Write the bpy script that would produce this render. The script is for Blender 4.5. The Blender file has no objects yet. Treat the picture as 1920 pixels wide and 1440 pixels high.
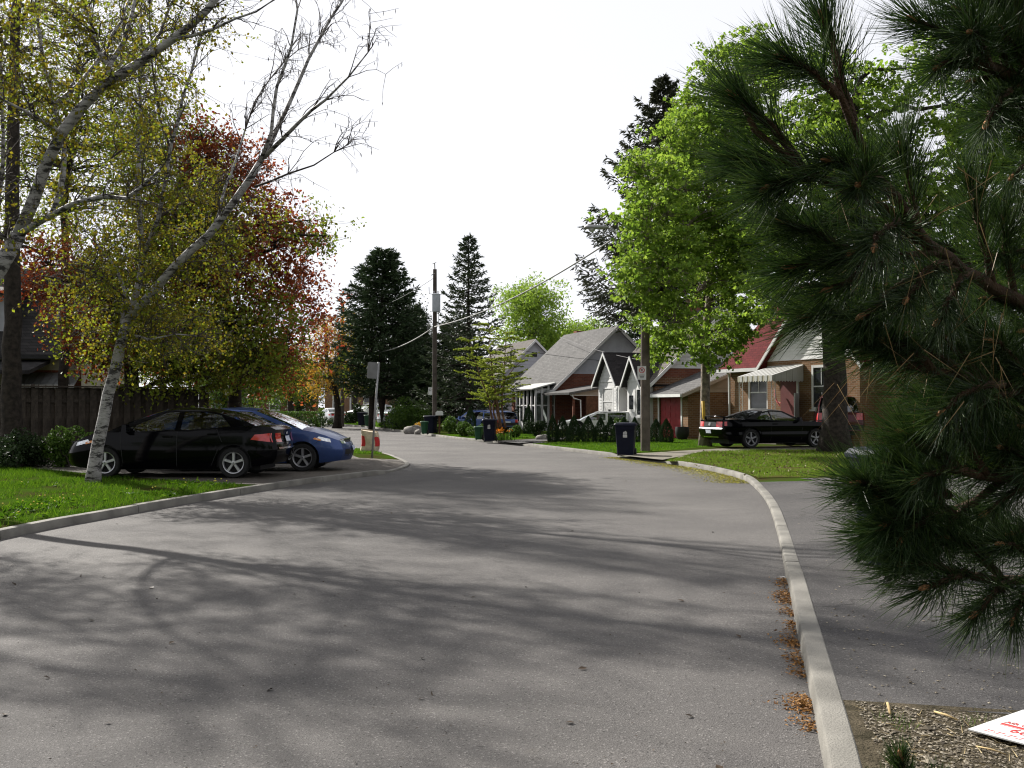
import bpy, math, random
import numpy as np
from mathutils import Vector, Matrix
from mathutils.geometry import tessellate_polygon

S = bpy.context.scene
COL = S.collection
PI = math.pi
R = math.radians

# ------------------------------------------------------------------ camera, sky, sun, exposure
F_PX, HOR, CAM_H = 1900.0, 762.0, 1.6
PITCH = math.atan((HOR - 720.0) / F_PX)
cd = bpy.data.cameras.new("camera"); cam = bpy.data.objects.new("camera", cd); COL.objects.link(cam)
cd.sensor_width = 36.0; cd.lens = 36.0 * F_PX / 1920.0
cd.clip_start = 0.05; cd.clip_end = 3000
cam.location = (0, 0, CAM_H); cam.rotation_euler = (PI / 2 + PITCH, 0, 0)
S.camera = cam

SUN_AZ = R(41)      # left of straight ahead
SUN_EL = R(34)
sun_dir = Vector((-math.sin(SUN_AZ) * math.cos(SUN_EL), math.cos(SUN_AZ) * math.cos(SUN_EL), math.sin(SUN_EL)))
w = bpy.data.worlds.new("World"); S.world = w; w.use_nodes = True
nt = w.node_tree; nt.nodes.clear()
out = nt.nodes.new("ShaderNodeOutputWorld"); bg = nt.nodes.new("ShaderNodeBackground")
sky = nt.nodes.new("ShaderNodeTexSky"); sky.sky_type = 'NISHITA'; sky.sun_disc = False
sky.sun_elevation = SUN_EL; sky.sun_rotation = -SUN_AZ
sky.air_density = 1.0; sky.dust_density = 1.5; sky.ozone_density = 1.0
# thin bright overcast veil over the blue: most of the sky colour is taken out, a trace is left
hsv = nt.nodes.new("ShaderNodeHueSaturation"); hsv.inputs['Saturation'].default_value = 0.22
mix = nt.nodes.new("ShaderNodeMixRGB"); mix.inputs[0].default_value = 0.78
mix.inputs[2].default_value = (6.5, 6.55, 6.95, 1)
nt.links.new(sky.outputs[0], hsv.inputs['Color']); nt.links.new(hsv.outputs[0], mix.inputs[1])
nt.links.new(mix.outputs[0], bg.inputs[0]); bg.inputs[1].default_value = 0.069
nt.links.new(bg.outputs[0], out.inputs[0])

sl = bpy.data.lights.new("sun", 'SUN'); sl.energy = 5.0; sl.angle = R(0.7); sl.color = (1.0, 0.955, 0.89)
so = bpy.data.objects.new("sun", sl); COL.objects.link(so)
so.rotation_euler = (-sun_dir).to_track_quat('-Z', 'Y').to_euler()

S.view_settings.view_transform = 'Standard'; S.view_settings.look = 'None'
S.view_settings.exposure = 1.2; S.view_settings.gamma = 1.0; S.view_settings.use_curve_mapping = False
S.cycles.max_bounces = 7; S.cycles.transparent_max_bounces = 12; S.cycles.diffuse_bounces = 3
S.cycles.glossy_bounces = 3; S.cycles.transmission_bounces = 4
S.cycles.use_denoising = True
S.cycles.pixel_filter_type = 'BLACKMAN_HARRIS'; S.cycles.filter_width = 1.15

# ------------------------------------------------------------------ pixel -> place
CP, SP = math.cos(PITCH), math.sin(PITCH)
def ray(px, py):
    x, y, z = px - 960.0, F_PX, -(py - 720.0)
    y2 = y * CP - z * SP; z2 = y * SP + z * CP
    return x / y2, z2 / y2
def P(px, py, d):
    rx, rz = ray(px, py); return np.array((rx * d, d, CAM_H + rz * d))
def G(px, py, z=0.0):
    rx, rz = ray(px, py); d = (z - CAM_H) / rz
    return np.array((rx * d, d, z))
def X(px, d): return ray(px, 762)[0] * d
def Z(py, d): return CAM_H + ray(960, py)[1] * d

# ------------------------------------------------------------------ mesh building
class MB:
    def __init__(s): s.v = []; s.f = []; s.n = 0
    def add(s, V, F):
        V = np.asarray(V, float).reshape(-1, 3)
        F = F if isinstance(F, np.ndarray) else [tuple(f) for f in F]
        if isinstance(F, np.ndarray): s.f.append((F.astype(np.int64) + s.n).reshape(len(F), -1))
        else:
            by = {}
            for f in F: by.setdefault(len(f), []).append(f)
            for k in by: s.f.append(np.array(by[k], np.int64) + s.n)
        s.v.append(V); s.n += len(V); return s
    def box(s, c, sz, rz=0.0, M=None, taper=1.0):
        hx, hy, hz = sz[0] / 2, sz[1] / 2, sz[2] / 2
        V = np.array([(-hx, -hy, -hz), (hx, -hy, -hz), (hx, hy, -hz), (-hx, hy, -hz),
                      (-hx * taper, -hy * taper, hz), (hx * taper, -hy * taper, hz), (hx * taper, hy * taper, hz), (-hx * taper, hy * taper, hz)])
        if rz:
            c_, s_ = math.cos(rz), math.sin(rz)
            V = np.stack([V[:, 0] * c_ - V[:, 1] * s_, V[:, 0] * s_ + V[:, 1] * c_, V[:, 2]], 1)
        if M is not None: V = V @ np.array(M.to_3x3()).T
        V = V + np.array(c)
        return s.add(V, [(0, 3, 2, 1), (4, 5, 6, 7), (0, 1, 5, 4), (1, 2, 6, 5), (2, 3, 7, 6), (3, 0, 4, 7)])
    def bx(s, x0, x1, y0, y1, z0, z1): return s.box(((x0 + x1) / 2, (y0 + y1) / 2, (z0 + z1) / 2), (x1 - x0, y1 - y0, z1 - z0))
    def grid(s, A, flip=False, closed=False):
        A = np.asarray(A, float); m, n = A.shape[:2]
        I = np.arange(m * n).reshape(m, n)
        if closed: I = np.concatenate([I, I[:, :1]], 1)
        q = np.stack([I[:-1, :-1], I[1:, :-1], I[1:, 1:], I[:-1, 1:]], -1).reshape(-1, 4)
        if flip: q = q[:, ::-1]
        return s.add(A.reshape(-1, 3), q)
    def tube(s, pts, rad, n=6, cap=True):
        p = np.asarray(pts, float); m = len(p)
        rad = np.broadcast_to(np.asarray(rad, float), (m,))
        t = np.gradient(p, axis=0); t /= np.linalg.norm(t, axis=1)[:, None] + 1e-9
        up = np.array((0.13, 0.21, 1.0)) if abs(t[:, 2]).mean() < 0.85 else np.array((1.0, 0.1, 0.05))
        a = np.cross(t, up); a /= np.linalg.norm(a, axis=1)[:, None] + 1e-9
        b = np.cross(t, a)
        th = np.arange(n) * 2 * PI / n
        V = p[:, None] + rad[:, None, None] * (a[:, None] * np.cos(th)[None, :, None] + b[:, None] * np.sin(th)[None, :, None])
        k0 = s.n
        s.grid(V, closed=True)
        if cap and n > 2:
            s.f.append(np.array([np.arange(n)[::-1] + k0])[:, ::-1]); s.f.append(np.array([np.arange(n) + k0 + (m - 1) * n])[:, ::-1])
        return s
    def lathe(s, prof, n=16, c=(0, 0, 0), axis='z', cap=True):
        prof = np.asarray(prof, float); th = np.arange(n) * 2 * PI / n
        r = prof[:, 0][:, None]; h = prof[:, 1][:, None] + 0 * th[None]
        x = r * np.cos(th); y = r * np.sin(th)
        V = np.stack([x, y, h], -1) if axis == 'z' else (np.stack([h, x, y], -1) if axis == 'x' else np.stack([x, -h, y], -1))
        V = V + np.array(c)
        k0 = s.n; s.grid(V, closed=True, flip=True)
        if cap:
            s.f.append(np.array([np.arange(n)[::-1] + k0])); s.f.append(np.array([np.arange(n) + k0 + (len(prof) - 1) * n]))
        return s
    def prism(s, poly, h0, h1, M=None):
        n = len(poly); V = [(x, y, h0) for x, y in poly] + [(x, y, h1) for x, y in poly]
        V = np.array(V, float)
        if M is not None:
            V = V @ np.array(M.to_3x3()).T + np.array(M.to_translation())
        tri = tessellate_polygon([[Vector((x, y, 0)) for x, y in poly]])
        F = [tuple(i + n for i in t) for t in tri] + [tuple(t[::-1]) for t in tri] + [(i, (i + 1) % n, (i + 1) % n + n, i + n) for i in range(n)]
        return s.add(V, F)
    def build(s, name, mat, parent=None, smooth=False, angle=None, loc=None, rz=0.0):
        me = bpy.data.meshes.new(name)
        V = np.concatenate(s.v) if s.v else np.zeros((0, 3))
        me.vertices.add(len(V)); me.vertices.foreach_set("co", V.ravel().astype(np.float32))
        if s.f:
            loops = np.concatenate([f.ravel() for f in s.f]); tot = np.concatenate([np.full(len(f), f.shape[1]) for f in s.f])
            st = np.concatenate([[0], np.cumsum(tot)[:-1]])
            me.loops.add(len(loops)); me.loops.foreach_set("vertex_index", loops.astype(np.int32))
            me.polygons.add(len(tot)); me.polygons.foreach_set("loop_start", st.astype(np.int32))
            try: me.polygons.foreach_set("loop_total", tot.astype(np.int32))
            except Exception: pass
            me.polygons.foreach_set("use_smooth", np.full(len(tot), bool(smooth)))
        me.update(calc_edges=True); me.validate()
        if angle is not None: me.set_sharp_from_angle(angle=R(angle))
        if mat is not None: me.materials.append(mat)
        o = bpy.data.objects.new(name, me); COL.objects.link(o)
        if parent is not None: o.parent = parent
        if loc is not None: o.location = loc
        if rz: o.rotation_euler.z = rz
        return o

def tag(o, label=None, cat=None, group=None, kind=None):
    if label: o["label"] = label
    if cat: o["category"] = cat
    if group: o["group"] = group
    if kind: o["kind"] = kind
    return o
def empty(name, loc=(0, 0, 0), rz=0.0):
    o = bpy.data.objects.new(name, None); COL.objects.link(o); o.location = tuple(float(c) for c in loc); o.rotation_euler.z = rz
    o.empty_display_size = 0.2
    return o
def thing(name, label, cat, loc=(0, 0, 0), rz=0.0, group=None): return tag(empty(name, loc, rz), label, cat, group)
def copy_tree(o, parent=None):
    c = o.copy(); COL.objects.link(c); c.parent = parent
    for ch in o.children: copy_tree(ch, c)
    return c

# ------------------------------------------------------------------ materials
def nodes(name):
    m = bpy.data.materials.new(name); m.use_nodes = True; t = m.node_tree; t.nodes.clear()
    o = t.nodes.new("ShaderNodeOutputMaterial"); return m, t, o
def N(t, typ, **kw):
    n = t.nodes.new(typ)
    for k, v in kw.items():
        if k in n.inputs: n.inputs[k].default_value = v
        else: setattr(n, k, v)
    return n
def c4(c, f=1.0): return (min(1, c[0] * f), min(1, c[1] * f), min(1, c[2] * f), 1)
def mat(name, col, rough=0.6, var=0.15, scale=6.0, bump=0.0, bscale=60.0, metal=0.0, spec=0.25, col2=None, detail=4.0, coat=0.0, amount=(0.35, 0.65)):
    m, t, o = nodes(name)
    b = N(t, "ShaderNodeBsdfPrincipled"); b.inputs['Roughness'].default_value = rough; b.inputs['Metallic'].default_value = metal
    b.inputs['Specular IOR Level'].default_value = spec; b.inputs['Coat Weight'].default_value = coat; b.inputs['Coat Roughness'].default_value = 0.04
    tc = N(t, "ShaderNodeTexCoord")
    if var > 0 or col2:
        nz = N(t, "ShaderNodeTexNoise"); nz.inputs['Scale'].default_value = scale; nz.inputs['Detail'].default_value = detail
        t.links.new(tc.outputs['Object'], nz.inputs['Vector'])
        r = N(t, "ShaderNodeValToRGB"); r.color_ramp.elements[0].position = amount[0]; r.color_ramp.elements[1].position = amount[1]
        r.color_ramp.elements[0].color = c4(col, 1 - var); r.color_ramp.elements[1].color = c4(col2) if col2 else c4(col, 1 + var)
        t.links.new(nz.outputs['Fac'], r.inputs[0]); t.links.new(r.outputs[0], b.inputs['Base Color'])
    else: b.inputs['Base Color'].default_value = c4(col)
    if bump > 0:
        n2 = N(t, "ShaderNodeTexNoise"); n2.inputs['Scale'].default_value = bscale; n2.inputs['Detail'].default_value = 5
        bp = N(t, "ShaderNodeBump"); bp.inputs['Strength'].default_value = bump; bp.inputs['Distance'].default_value = 0.02
        t.links.new(tc.outputs['Object'], n2.inputs['Vector']); t.links.new(n2.outputs['Fac'], bp.inputs['Height']); t.links.new(bp.outputs[0], b.inputs['Normal'])
    t.links.new(b.outputs[0], o.inputs[0]); return m
def foliage(name, a, b_, trans=0.4, tcol=None, rough=0.55, c=None, spec=0.12):
    m, t, o = nodes(name)
    g = N(t, "ShaderNodeNewGeometry"); r = N(t, "ShaderNodeValToRGB")
    r.color_ramp.elements[0].color = c4(a); r.color_ramp.elements[1].color = c4(b_)
    if c: e = r.color_ramp.elements.new(0.5); e.color = c4(c)
    t.links.new(g.outputs['Random Per Island'], r.inputs[0])
    b = N(t, "ShaderNodeBsdfPrincipled"); b.inputs['Roughness'].default_value = rough; b.inputs['Specular IOR Level'].default_value = spec
    t.links.new(r.outputs[0], b.inputs['Base Color'])
    if trans > 0:
        tr = N(t, "ShaderNodeBsdfTranslucent"); mx = N(t, "ShaderNodeMixShader"); mx.inputs[0].default_value = trans
        if tcol:
            mm = N(t, "ShaderNodeMixRGB", blend_type='MULTIPLY'); mm.inputs[0].default_value = 1.0; mm.inputs[2].default_value = (tcol[0], tcol[1], tcol[2], 1)
            t.links.new(r.outputs[0], mm.inputs[1]); t.links.new(mm.outputs[0], tr.inputs[0])
        else: t.links.new(r.outputs[0], tr.inputs[0])
        t.links.new(b.outputs[0], mx.inputs[1]); t.links.new(tr.outputs[0], mx.inputs[2]); t.links.new(mx.outputs[0], o.inputs[0])
    else: t.links.new(b.outputs[0], o.inputs[0])
    return m
def pane_glass(name, tint=(0.35, 0.4, 0.4), refl=0.10):
    m, t, o = nodes(name)
    tr = N(t, "ShaderNodeBsdfTransparent"); tr.inputs[0].default_value = (*tint, 1)
    gl = N(t, "ShaderNodeBsdfGlossy"); gl.inputs['Roughness'].default_value = 0.02; gl.inputs[0].default_value = (0.95, 0.97, 1, 1)
    fr = N(t, "ShaderNodeFresnel"); fr.inputs[0].default_value = 1.5
    ad = N(t, "ShaderNodeMath", operation='ADD'); ad.inputs[1].default_value = refl
    mx = N(t, "ShaderNodeMixShader")
    t.links.new(fr.outputs[0], ad.inputs[0]); t.links.new(ad.outputs[0], mx.inputs[0])
    t.links.new(tr.outputs[0], mx.inputs[1]); t.links.new(gl.outputs[0], mx.inputs[2]); t.links.new(mx.outputs[0], o.inputs[0]); return m
def brick_mat(name, a, b_, mortar, sc=1.0, bump=0.5):
    m, t, o = nodes(name)
    tc = N(t, "ShaderNodeTexCoord"); sx = N(t, "ShaderNodeSeparateXYZ"); ad = N(t, "ShaderNodeMath", operation='ADD'); cb = N(t, "ShaderNodeCombineXYZ")
    t.links.new(tc.outputs['Object'], sx.inputs[0]); t.links.new(sx.outputs[0], ad.inputs[0]); t.links.new(sx.outputs[1], ad.inputs[1])
    t.links.new(ad.outputs[0], cb.inputs[0]); t.links.new(sx.outputs[2], cb.inputs[1])
    br = N(t, "ShaderNodeTexBrick"); br.inputs['Scale'].default_value = sc
    br.inputs['Brick Width'].default_value = 0.24; br.inputs['Row Height'].default_value = 0.085; br.inputs['Mortar Size'].default_value = 0.008
    br.inputs['Color1'].default_value = c4(a); br.inputs['Color2'].default_value = c4(b_); br.inputs['Mortar'].default_value = c4(mortar)
    t.links.new(cb.outputs[0], br.inputs['Vector'])
    nz = N(t, "ShaderNodeTexNoise"); nz.inputs['Scale'].default_value = 1.3; nz.inputs['Detail'].default_value = 6; t.links.new(tc.outputs['Object'], nz.inputs['Vector'])
    rm = N(t, "ShaderNodeMapRange"); rm.inputs[3].default_value = 0.65; rm.inputs[4].default_value = 1.3; t.links.new(nz.outputs['Fac'], rm.inputs[0])
    mm = N(t, "ShaderNodeMixRGB", blend_type='MULTIPLY'); mm.inputs[0].default_value = 1; t.links.new(br.outputs[0], mm.inputs[1]); t.links.new(rm.outputs[0], mm.inputs[2])
    b = N(t, "ShaderNodeBsdfPrincipled"); b.inputs['Roughness'].default_value = 0.9; b.inputs['Specular IOR Level'].default_value = 0.08; t.links.new(mm.outputs[0], b.inputs['Base Color'])
    bp = N(t, "ShaderNodeBump"); bp.inputs['Strength'].default_value = bump; bp.inputs['Distance'].default_value = 0.01; bp.invert = True
    t.links.new(br.outputs['Fac'], bp.inputs['Height']); t.links.new(bp.outputs[0], b.inputs['Normal']); t.links.new(b.outputs[0], o.inputs[0]); return m
def shingle_mat(name, a, b_):
    m = brick_mat(name, a, b_, tuple(c * 0.55 for c in a), 1.0, 0.6)
    br = [n for n in m.node_tree.nodes if n.type == 'TEX_BRICK'][0]
    br.inputs['Brick Width'].default_value = 0.3; br.inputs['Row Height'].default_value = 0.11; br.inputs['Mortar Size'].default_value = 0.006
    return m

rng = np.random.default_rng(7)
random.seed(7)
# ------------------------------------------------------------------ ground materials
def asphalt(name, col, patch, light=0.55, crack=0.0):
    m, t, o = nodes(name)
    tc = N(t, "ShaderNodeTexCoord"); L = t.links.new
    big = N(t, "ShaderNodeTexNoise"); big.inputs['Scale'].default_value = 0.35; big.inputs['Detail'].default_value = 7; big.inputs['Roughness'].default_value = 0.62
    mid = N(t, "ShaderNodeTexNoise"); mid.inputs['Scale'].default_value = 90; mid.inputs['Detail'].default_value = 3
    vor = N(t, "ShaderNodeTexVoronoi"); vor.inputs['Scale'].default_value = 115
    for n in (big, mid, vor): L(tc.outputs['Object'], n.inputs['Vector'])
    r0 = N(t, "ShaderNodeValToRGB"); r0.color_ramp.elements[0].position = 0.36; r0.color_ramp.elements[1].position = 0.68
    r0.color_ramp.elements[0].color = c4(col); r0.color_ramp.elements[1].color = c4(patch)
    L(big.outputs['Fac'], r0.inputs[0])
    r1 = N(t, "ShaderNodeMapRange"); r1.inputs[1].default_value = 0.25; r1.inputs[2].default_value = 0.75; r1.inputs[3].default_value = 0.7; r1.inputs[4].default_value = 1.3
    L(mid.outputs['Fac'], r1.inputs[0])
    m1 = N(t, "ShaderNodeMixRGB", blend_type='MULTIPLY'); m1.inputs[0].default_value = 1; L(r0.outputs[0], m1.inputs[1]); L(r1.outputs[0], m1.inputs[2])
    # aggregate: a few stones pale, a few dark
    sep = N(t, "ShaderNodeSeparateColor"); L(vor.outputs['Color'], sep.inputs[0])
    r2 = N(t, "ShaderNodeValToRGB"); e = r2.color_ramp.elements; e[0].position = 0.0; e[0].color = (0.4, 0.4, 0.4, 1); e[1].position = 0.07; e[1].color = (1, 1, 1, 1)
    x = e.new(0.90); x.color = (1, 1, 1, 1); x = e.new(0.97); x.color = (1 + light, 1 + light, 1 + light, 1)
    L(sep.outputs[0], r2.inputs[0])
    m2 = N(t, "ShaderNodeMixRGB", blend_type='MULTIPLY'); m2.inputs[0].default_value = 1; L(m1.outputs[0], m2.inputs[1]); L(r2.outputs[0], m2.inputs[2])
    st = N(t, "ShaderNodeTexNoise"); st.inputs['Scale'].default_value = 1.7; st.inputs['Detail'].default_value = 9; st.inputs['Roughness'].default_value = 0.7; st.inputs['Distortion'].default_value = 0.6; L(tc.outputs['Object'], st.inputs['Vector'])
    sr_ = N(t, "ShaderNodeValToRGB"); se = sr_.color_ramp.elements; se[0].position = 0.30; se[0].color = (0.80, 0.80, 0.81, 1); se[1].position = 0.42; se[1].color = (1, 1, 1, 1); x = se.new(0.62); x.color = (1, 1, 1, 1); x = se.new(0.74); x.color = (1.16, 1.14, 1.09, 1)
    L(st.outputs['Fac'], sr_.inputs[0]); m25 = N(t, "ShaderNodeMixRGB", blend_type='MULTIPLY'); m25.inputs[0].default_value = 1; L(m2.outputs[0], m25.inputs[1]); L(sr_.outputs[0], m25.inputs[2]); m2 = m25
    last = m2
    if crack > 0:
        cv = N(t, "ShaderNodeTexVoronoi", feature='DISTANCE_TO_EDGE'); cv.inputs['Scale'].default_value = 0.22
        dn = N(t, "ShaderNodeTexNoise"); dn.inputs['Scale'].default_value = 1.4; dn.inputs['Detail'].default_value = 5; L(tc.outputs['Object'], dn.inputs['Vector'])
        mv = N(t, "ShaderNodeMixRGB", blend_type='ADD'); mv.inputs[0].default_value = 0.9; L(tc.outputs['Object'], mv.inputs[1]); L(dn.outputs['Color'], mv.inputs[2]); L(mv.outputs[0], cv.inputs['Vector'])
        cr = N(t, "ShaderNodeValToRGB"); cr.color_ramp.elements[0].position = 0.0; cr.color_ramp.elements[0].color = (0.42, 0.42, 0.42, 1); cr.color_ramp.elements[1].position = crack; cr.color_ramp.elements[1].color = (1, 1, 1, 1)
        L(cv.outputs[0], cr.inputs[0])
        m3 = N(t, "ShaderNodeMixRGB", blend_type='MULTIPLY'); m3.inputs[0].default_value = 0.8; L(m2.outputs[0], m3.inputs[1]); L(cr.outputs[0], m3.inputs[2]); last = m3
    b = N(t, "ShaderNodeBsdfPrincipled"); b.inputs['Roughness'].default_value = 0.85; b.inputs['Specular IOR Level'].default_value = 0.12
    L(last.outputs[0], b.inputs['Base Color'])
    bp = N(t, "ShaderNodeBump"); bp.inputs['Strength'].default_value = 0.55; bp.inputs['Distance'].default_value = 0.006
    L(vor.outputs['Distance'], bp.inputs['Height']); L(bp.outputs[0], b.inputs['Normal']); L(b.outputs[0], o.inputs[0]); return m

ROAD_M = asphalt("road_asphalt", (0.072, 0.068, 0.0655), (0.104, 0.098, 0.0925), 0.8, 0.0)
DRIVE_M = asphalt("drive_asphalt", (0.046, 0.044, 0.0435), (0.076, 0.072, 0.069), 0.9, 0.004)
DRIVE_L = asphalt("drive_asphalt_pale", (0.060, 0.054, 0.048), (0.10, 0.088, 0.074), 0.6, 0.004)
CONC_M = mat("kerb_concrete", (0.105, 0.100, 0.088), 0.85, 0.0, 2.2, 0.45, 90, col2=(0.185, 0.176, 0.155), detail=8)
CONC_D = mat("old_concrete", (0.10, 0.09, 0.07), 0.9, 0.0, 2.0, 0.4, 60, col2=(0.15, 0.135, 0.105), detail=8)
LAWN_M = mat("lawn_soil", (0.034, 0.030, 0.012), 0.95, 0.0, 0.9, 0.6, 25, col2=(0.028, 0.058, 0.006), detail=8, spec=0.0)
SOIL_M = mat("bare_soil", (0.030, 0.026, 0.016), 0.95, 0.0, 9.0, 0.9, 70, col2=(0.075, 0.062, 0.042), detail=8, spec=0.05)

# ------------------------------------------------------------------ road outline
def catmull(pts, step=0.5):
    p = [np.asarray(q, float) for q in pts]; p = [2 * p[0] - p[1]] + p + [2 * p[-1] - p[-2]]; outp = []
    for i in range(1, len(p) - 2):
        n = max(1, int(np.linalg.norm((p[i + 1] - p[i])[:2]) / step))
        for k in range(n):
            t = k / n
            outp.append(0.5 * ((2 * p[i]) + (-p[i - 1] + p[i + 1]) * t + (2 * p[i - 1] - 5 * p[i] + 4 * p[i + 1] - p[i + 2]) * t * t + (-p[i - 1] + 3 * p[i] - 3 * p[i + 1] + p[i + 2]) * t ** 3))
    outp.append(p[-2]); return np.array(outp)
H_FULL, H_LOW = 0.115, 0.035
def kerbpts(l): return [np.array((*G(a, b)[:2], h)) for a, b, h in l]
right_px = [(1545, 1440, H_FULL), (1520, 1310, H_FULL), (1497, 1200, H_FULL), (1480, 1110, H_FULL), (1473, 1080, 0.10), (1468, 1050, 0.06), (1457, 1000, 0.05), (1441, 950, 0.05), (1420, 920, 0.06), (1392, 900, H_FULL),
            (1330, 883, H_FULL), (1265, 872, H_FULL), (1235, 868, H_LOW), (1195, 863, H_LOW), (1160, 858, H_LOW), (1140, 855, H_FULL), (1090, 849, H_FULL), (1040, 843, H_FULL), (990, 837, H_FULL), (970, 835, H_LOW), (940, 832, H_LOW), (925, 830, H_FULL),
            (850, 823, H_FULL), (760, 811, H_FULL), (690, 802, H_FULL), (640, 798, H_FULL)]
left_px = [(0, 1012, H_FULL), (200, 972, H_FULL), (400, 936, H_FULL), (560, 910, H_FULL), (660, 897, H_FULL), (715, 890, H_FULL), (728, 887, 0.05), (750, 881, H_LOW), (767, 874, H_LOW), (766, 868, H_LOW), (748, 862, 0.08), (722, 855, H_FULL), (640, 836, H_FULL), (590, 810, H_FULL)]
RK = [np.array((-1.6, -30, H_FULL)), np.array((-0.9, -8, H_FULL)), np.array((0.42, 0.5, H_FULL))] + kerbpts(right_px) + [np.array((-26, 108, H_FULL)), np.array((-50, 145, H_FULL))]
LK = [np.array((-9.2, -30, H_FULL)), np.array((-8.0, -6, H_FULL)), np.array((-6.55, 5, H_FULL))] + kerbpts(left_px) + [np.array((-24, 92, H_FULL)), np.array((-55, 136, H_FULL))]
RK = catmull(RK, 0.4); LK = catmull(LK, 0.4)
RK[:, 2] = np.clip(RK[:, 2], H_LOW, H_FULL); LK[:, 2] = np.clip(LK[:, 2], H_LOW, H_FULL)
def normals(p):
    t = np.gradient(p[:, :2], axis=0); t /= np.linalg.norm(t, axis=1)[:, None]
    return np.stack([t[:, 1], -t[:, 0]], 1)      # to the right of travel
NR, NL = normals(RK), -normals(LK)
def smooth(a, k=9):
    b = np.pad(a, ((k, k), (0, 0)), mode='edge'); ker = np.ones(2 * k + 1) / (2 * k + 1)
    return np.stack([np.convolve(b[:, i], ker, 'valid') for i in range(a.shape[1])], 1)
NR, NL = smooth(NR), smooth(NL)

def poly_obj(name, pts, mat_, parent=None, **kw):
    tri = tessellate_polygon([[Vector((p[0], p[1], 0)) for p in pts]])
    V = np.array(pts, float); F = []
    for t in tri:
        a, b, c = (V[i] for i in t)
        F.append(t if np.cross(b - a, c - a)[2] > 0 else t[::-1])
    return MB().add(V, F).build(name, mat_, parent, **kw)

ground = MB().add([(-900, -300, -0.6), (900, -300, -0.6), (900, 1800, -0.6), (-900, 1800, -0.6)], [(0, 1, 2, 3)]).build("ground", LAWN_M); tag(ground, kind="structure")
road = MB()
KL = 0.03  # road runs a little under the kerbs
rr = RK[:, :2] + NR * KL; ll = LK[:, :2] + NL * KL
road_poly = [(*p, 0.0) for p in rr] + [(*p, 0.0) for p in ll[::-1]]
road = poly_obj("road", road_poly, ROAD_M); tag(road, kind="structure")
KW = 0.138
LAND_Z = 0.108
def land(name, K, NN, far):
    m = MB()
    e0 = np.concatenate([K[:, :2] + NN * (KW - 0.01), (K[:, 2] - 0.012)[:, None]], 1)
    e1 = np.concatenate([K[:, :2] + NN * 1.3, np.full((len(K), 1), LAND_Z)], 1)
    down = e0.copy(); down[:, 2] = -0.2
    m.grid(np.stack([down, e0, e1], 1), flip=(NN is NL))
    o = m.build(name + "_verge", LAWN_M); tag(o, kind="structure")
    poly = [tuple(p) for p in e1] + [(a, b, LAND_Z) for a, b in far]
    # drop points folded over by the offset
    p2 = [poly[0]]
    for p in poly[1:]:
        if math.hypot(p[0] - p2[-1][0], p[1] - p2[-1][1]) > 0.05: p2.append(p)
    o = poly_obj(name, p2, LAWN_M); tag(o, kind="structure")
land("lawn_right", RK, NR, [(-50, 600), (500, 600), (500, -30)])
land("lawn_left", LK, NL, [(-140, 600), (-500, 600), (-500, -30)])

# kerbs: every cast length is a piece of its own
def kerb(name, K, NN, d_max, seg=7):
    root = empty(name); tag(root, kind="structure")
    i = 0
    while i < len(K) - 1:
        j = min(i + seg, len(K) - 1); k, n = K[i:j + 1], NN[i:j + 1]
        if k[0][1] > d_max or k[-1][1] < -4: i = j; continue
        p = k[:, :2].copy(); hgt = k[:, 2].copy()
        t0 = p[1] - p[0]; p[0] += t0 / np.linalg.norm(t0) * 0.014
        prof = [(0.0, -0.08), (0.0, 0.0), (0.008, 0.86), (0.016, 0.965), (0.03, 1.0), (KW - 0.008, 1.0), (KW, 0.95), (KW, -0.08)]
        A = np.zeros((len(p), len(prof), 3)); wob = rng.normal(0, 0.003)
        for q, (off, hh) in enumerate(prof):
            A[:, q, :2] = p + n * off
            A[:, q, 2] = np.where(hh < 0, -0.08, hgt * hh + (wob if hh > 0.5 else 0))
        m = MB(); m.grid(A, flip=(NN is NR)); nn = len(prof)
        m.add(A[0], [tuple(range(nn))]); m.add(A[-1], [tuple(range(nn))[::-1]])
        m.build("kerb_stone", CONC_M, root, smooth=True, angle=35)
        i = j
kerb("kerb_right", RK, NR, 100)
kerb("kerb_left", LK, NL, 75)

# driveways and bare ground laid over the land sheet
def sheet(name, px, z, m, kind="structure", extra=()):
    pts = []
    for q in px: pts.append(tuple(G(q[0], q[1], z)) if len(q) == 2 else (q[0], q[1], z))
    o = poly_obj(name, pts, m); tag(o, kind=kind); return o
def along(K, NN, y0, y1, off, z):
    s = [(K[i, 0] + NN[i, 0] * off, K[i, 1] + NN[i, 1] * off, z) for i in range(len(K)) if y0 <= K[i, 1] <= y1]
    return s
lk = along(LK, NL, 19.4, 30.5, 1.32, 0)
left_drive = sheet("driveway_left", [(-700, 858), (-300, 866), (0, 872), (150, 886), (300, 898), (400, 906)] + [(a, b, 0) for a, b, c in lk] + [(660, 853), (500, 842), (120, 833), (-300, 828), (-700, 826)], LAND_Z + 0.006, DRIVE_L)
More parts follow.
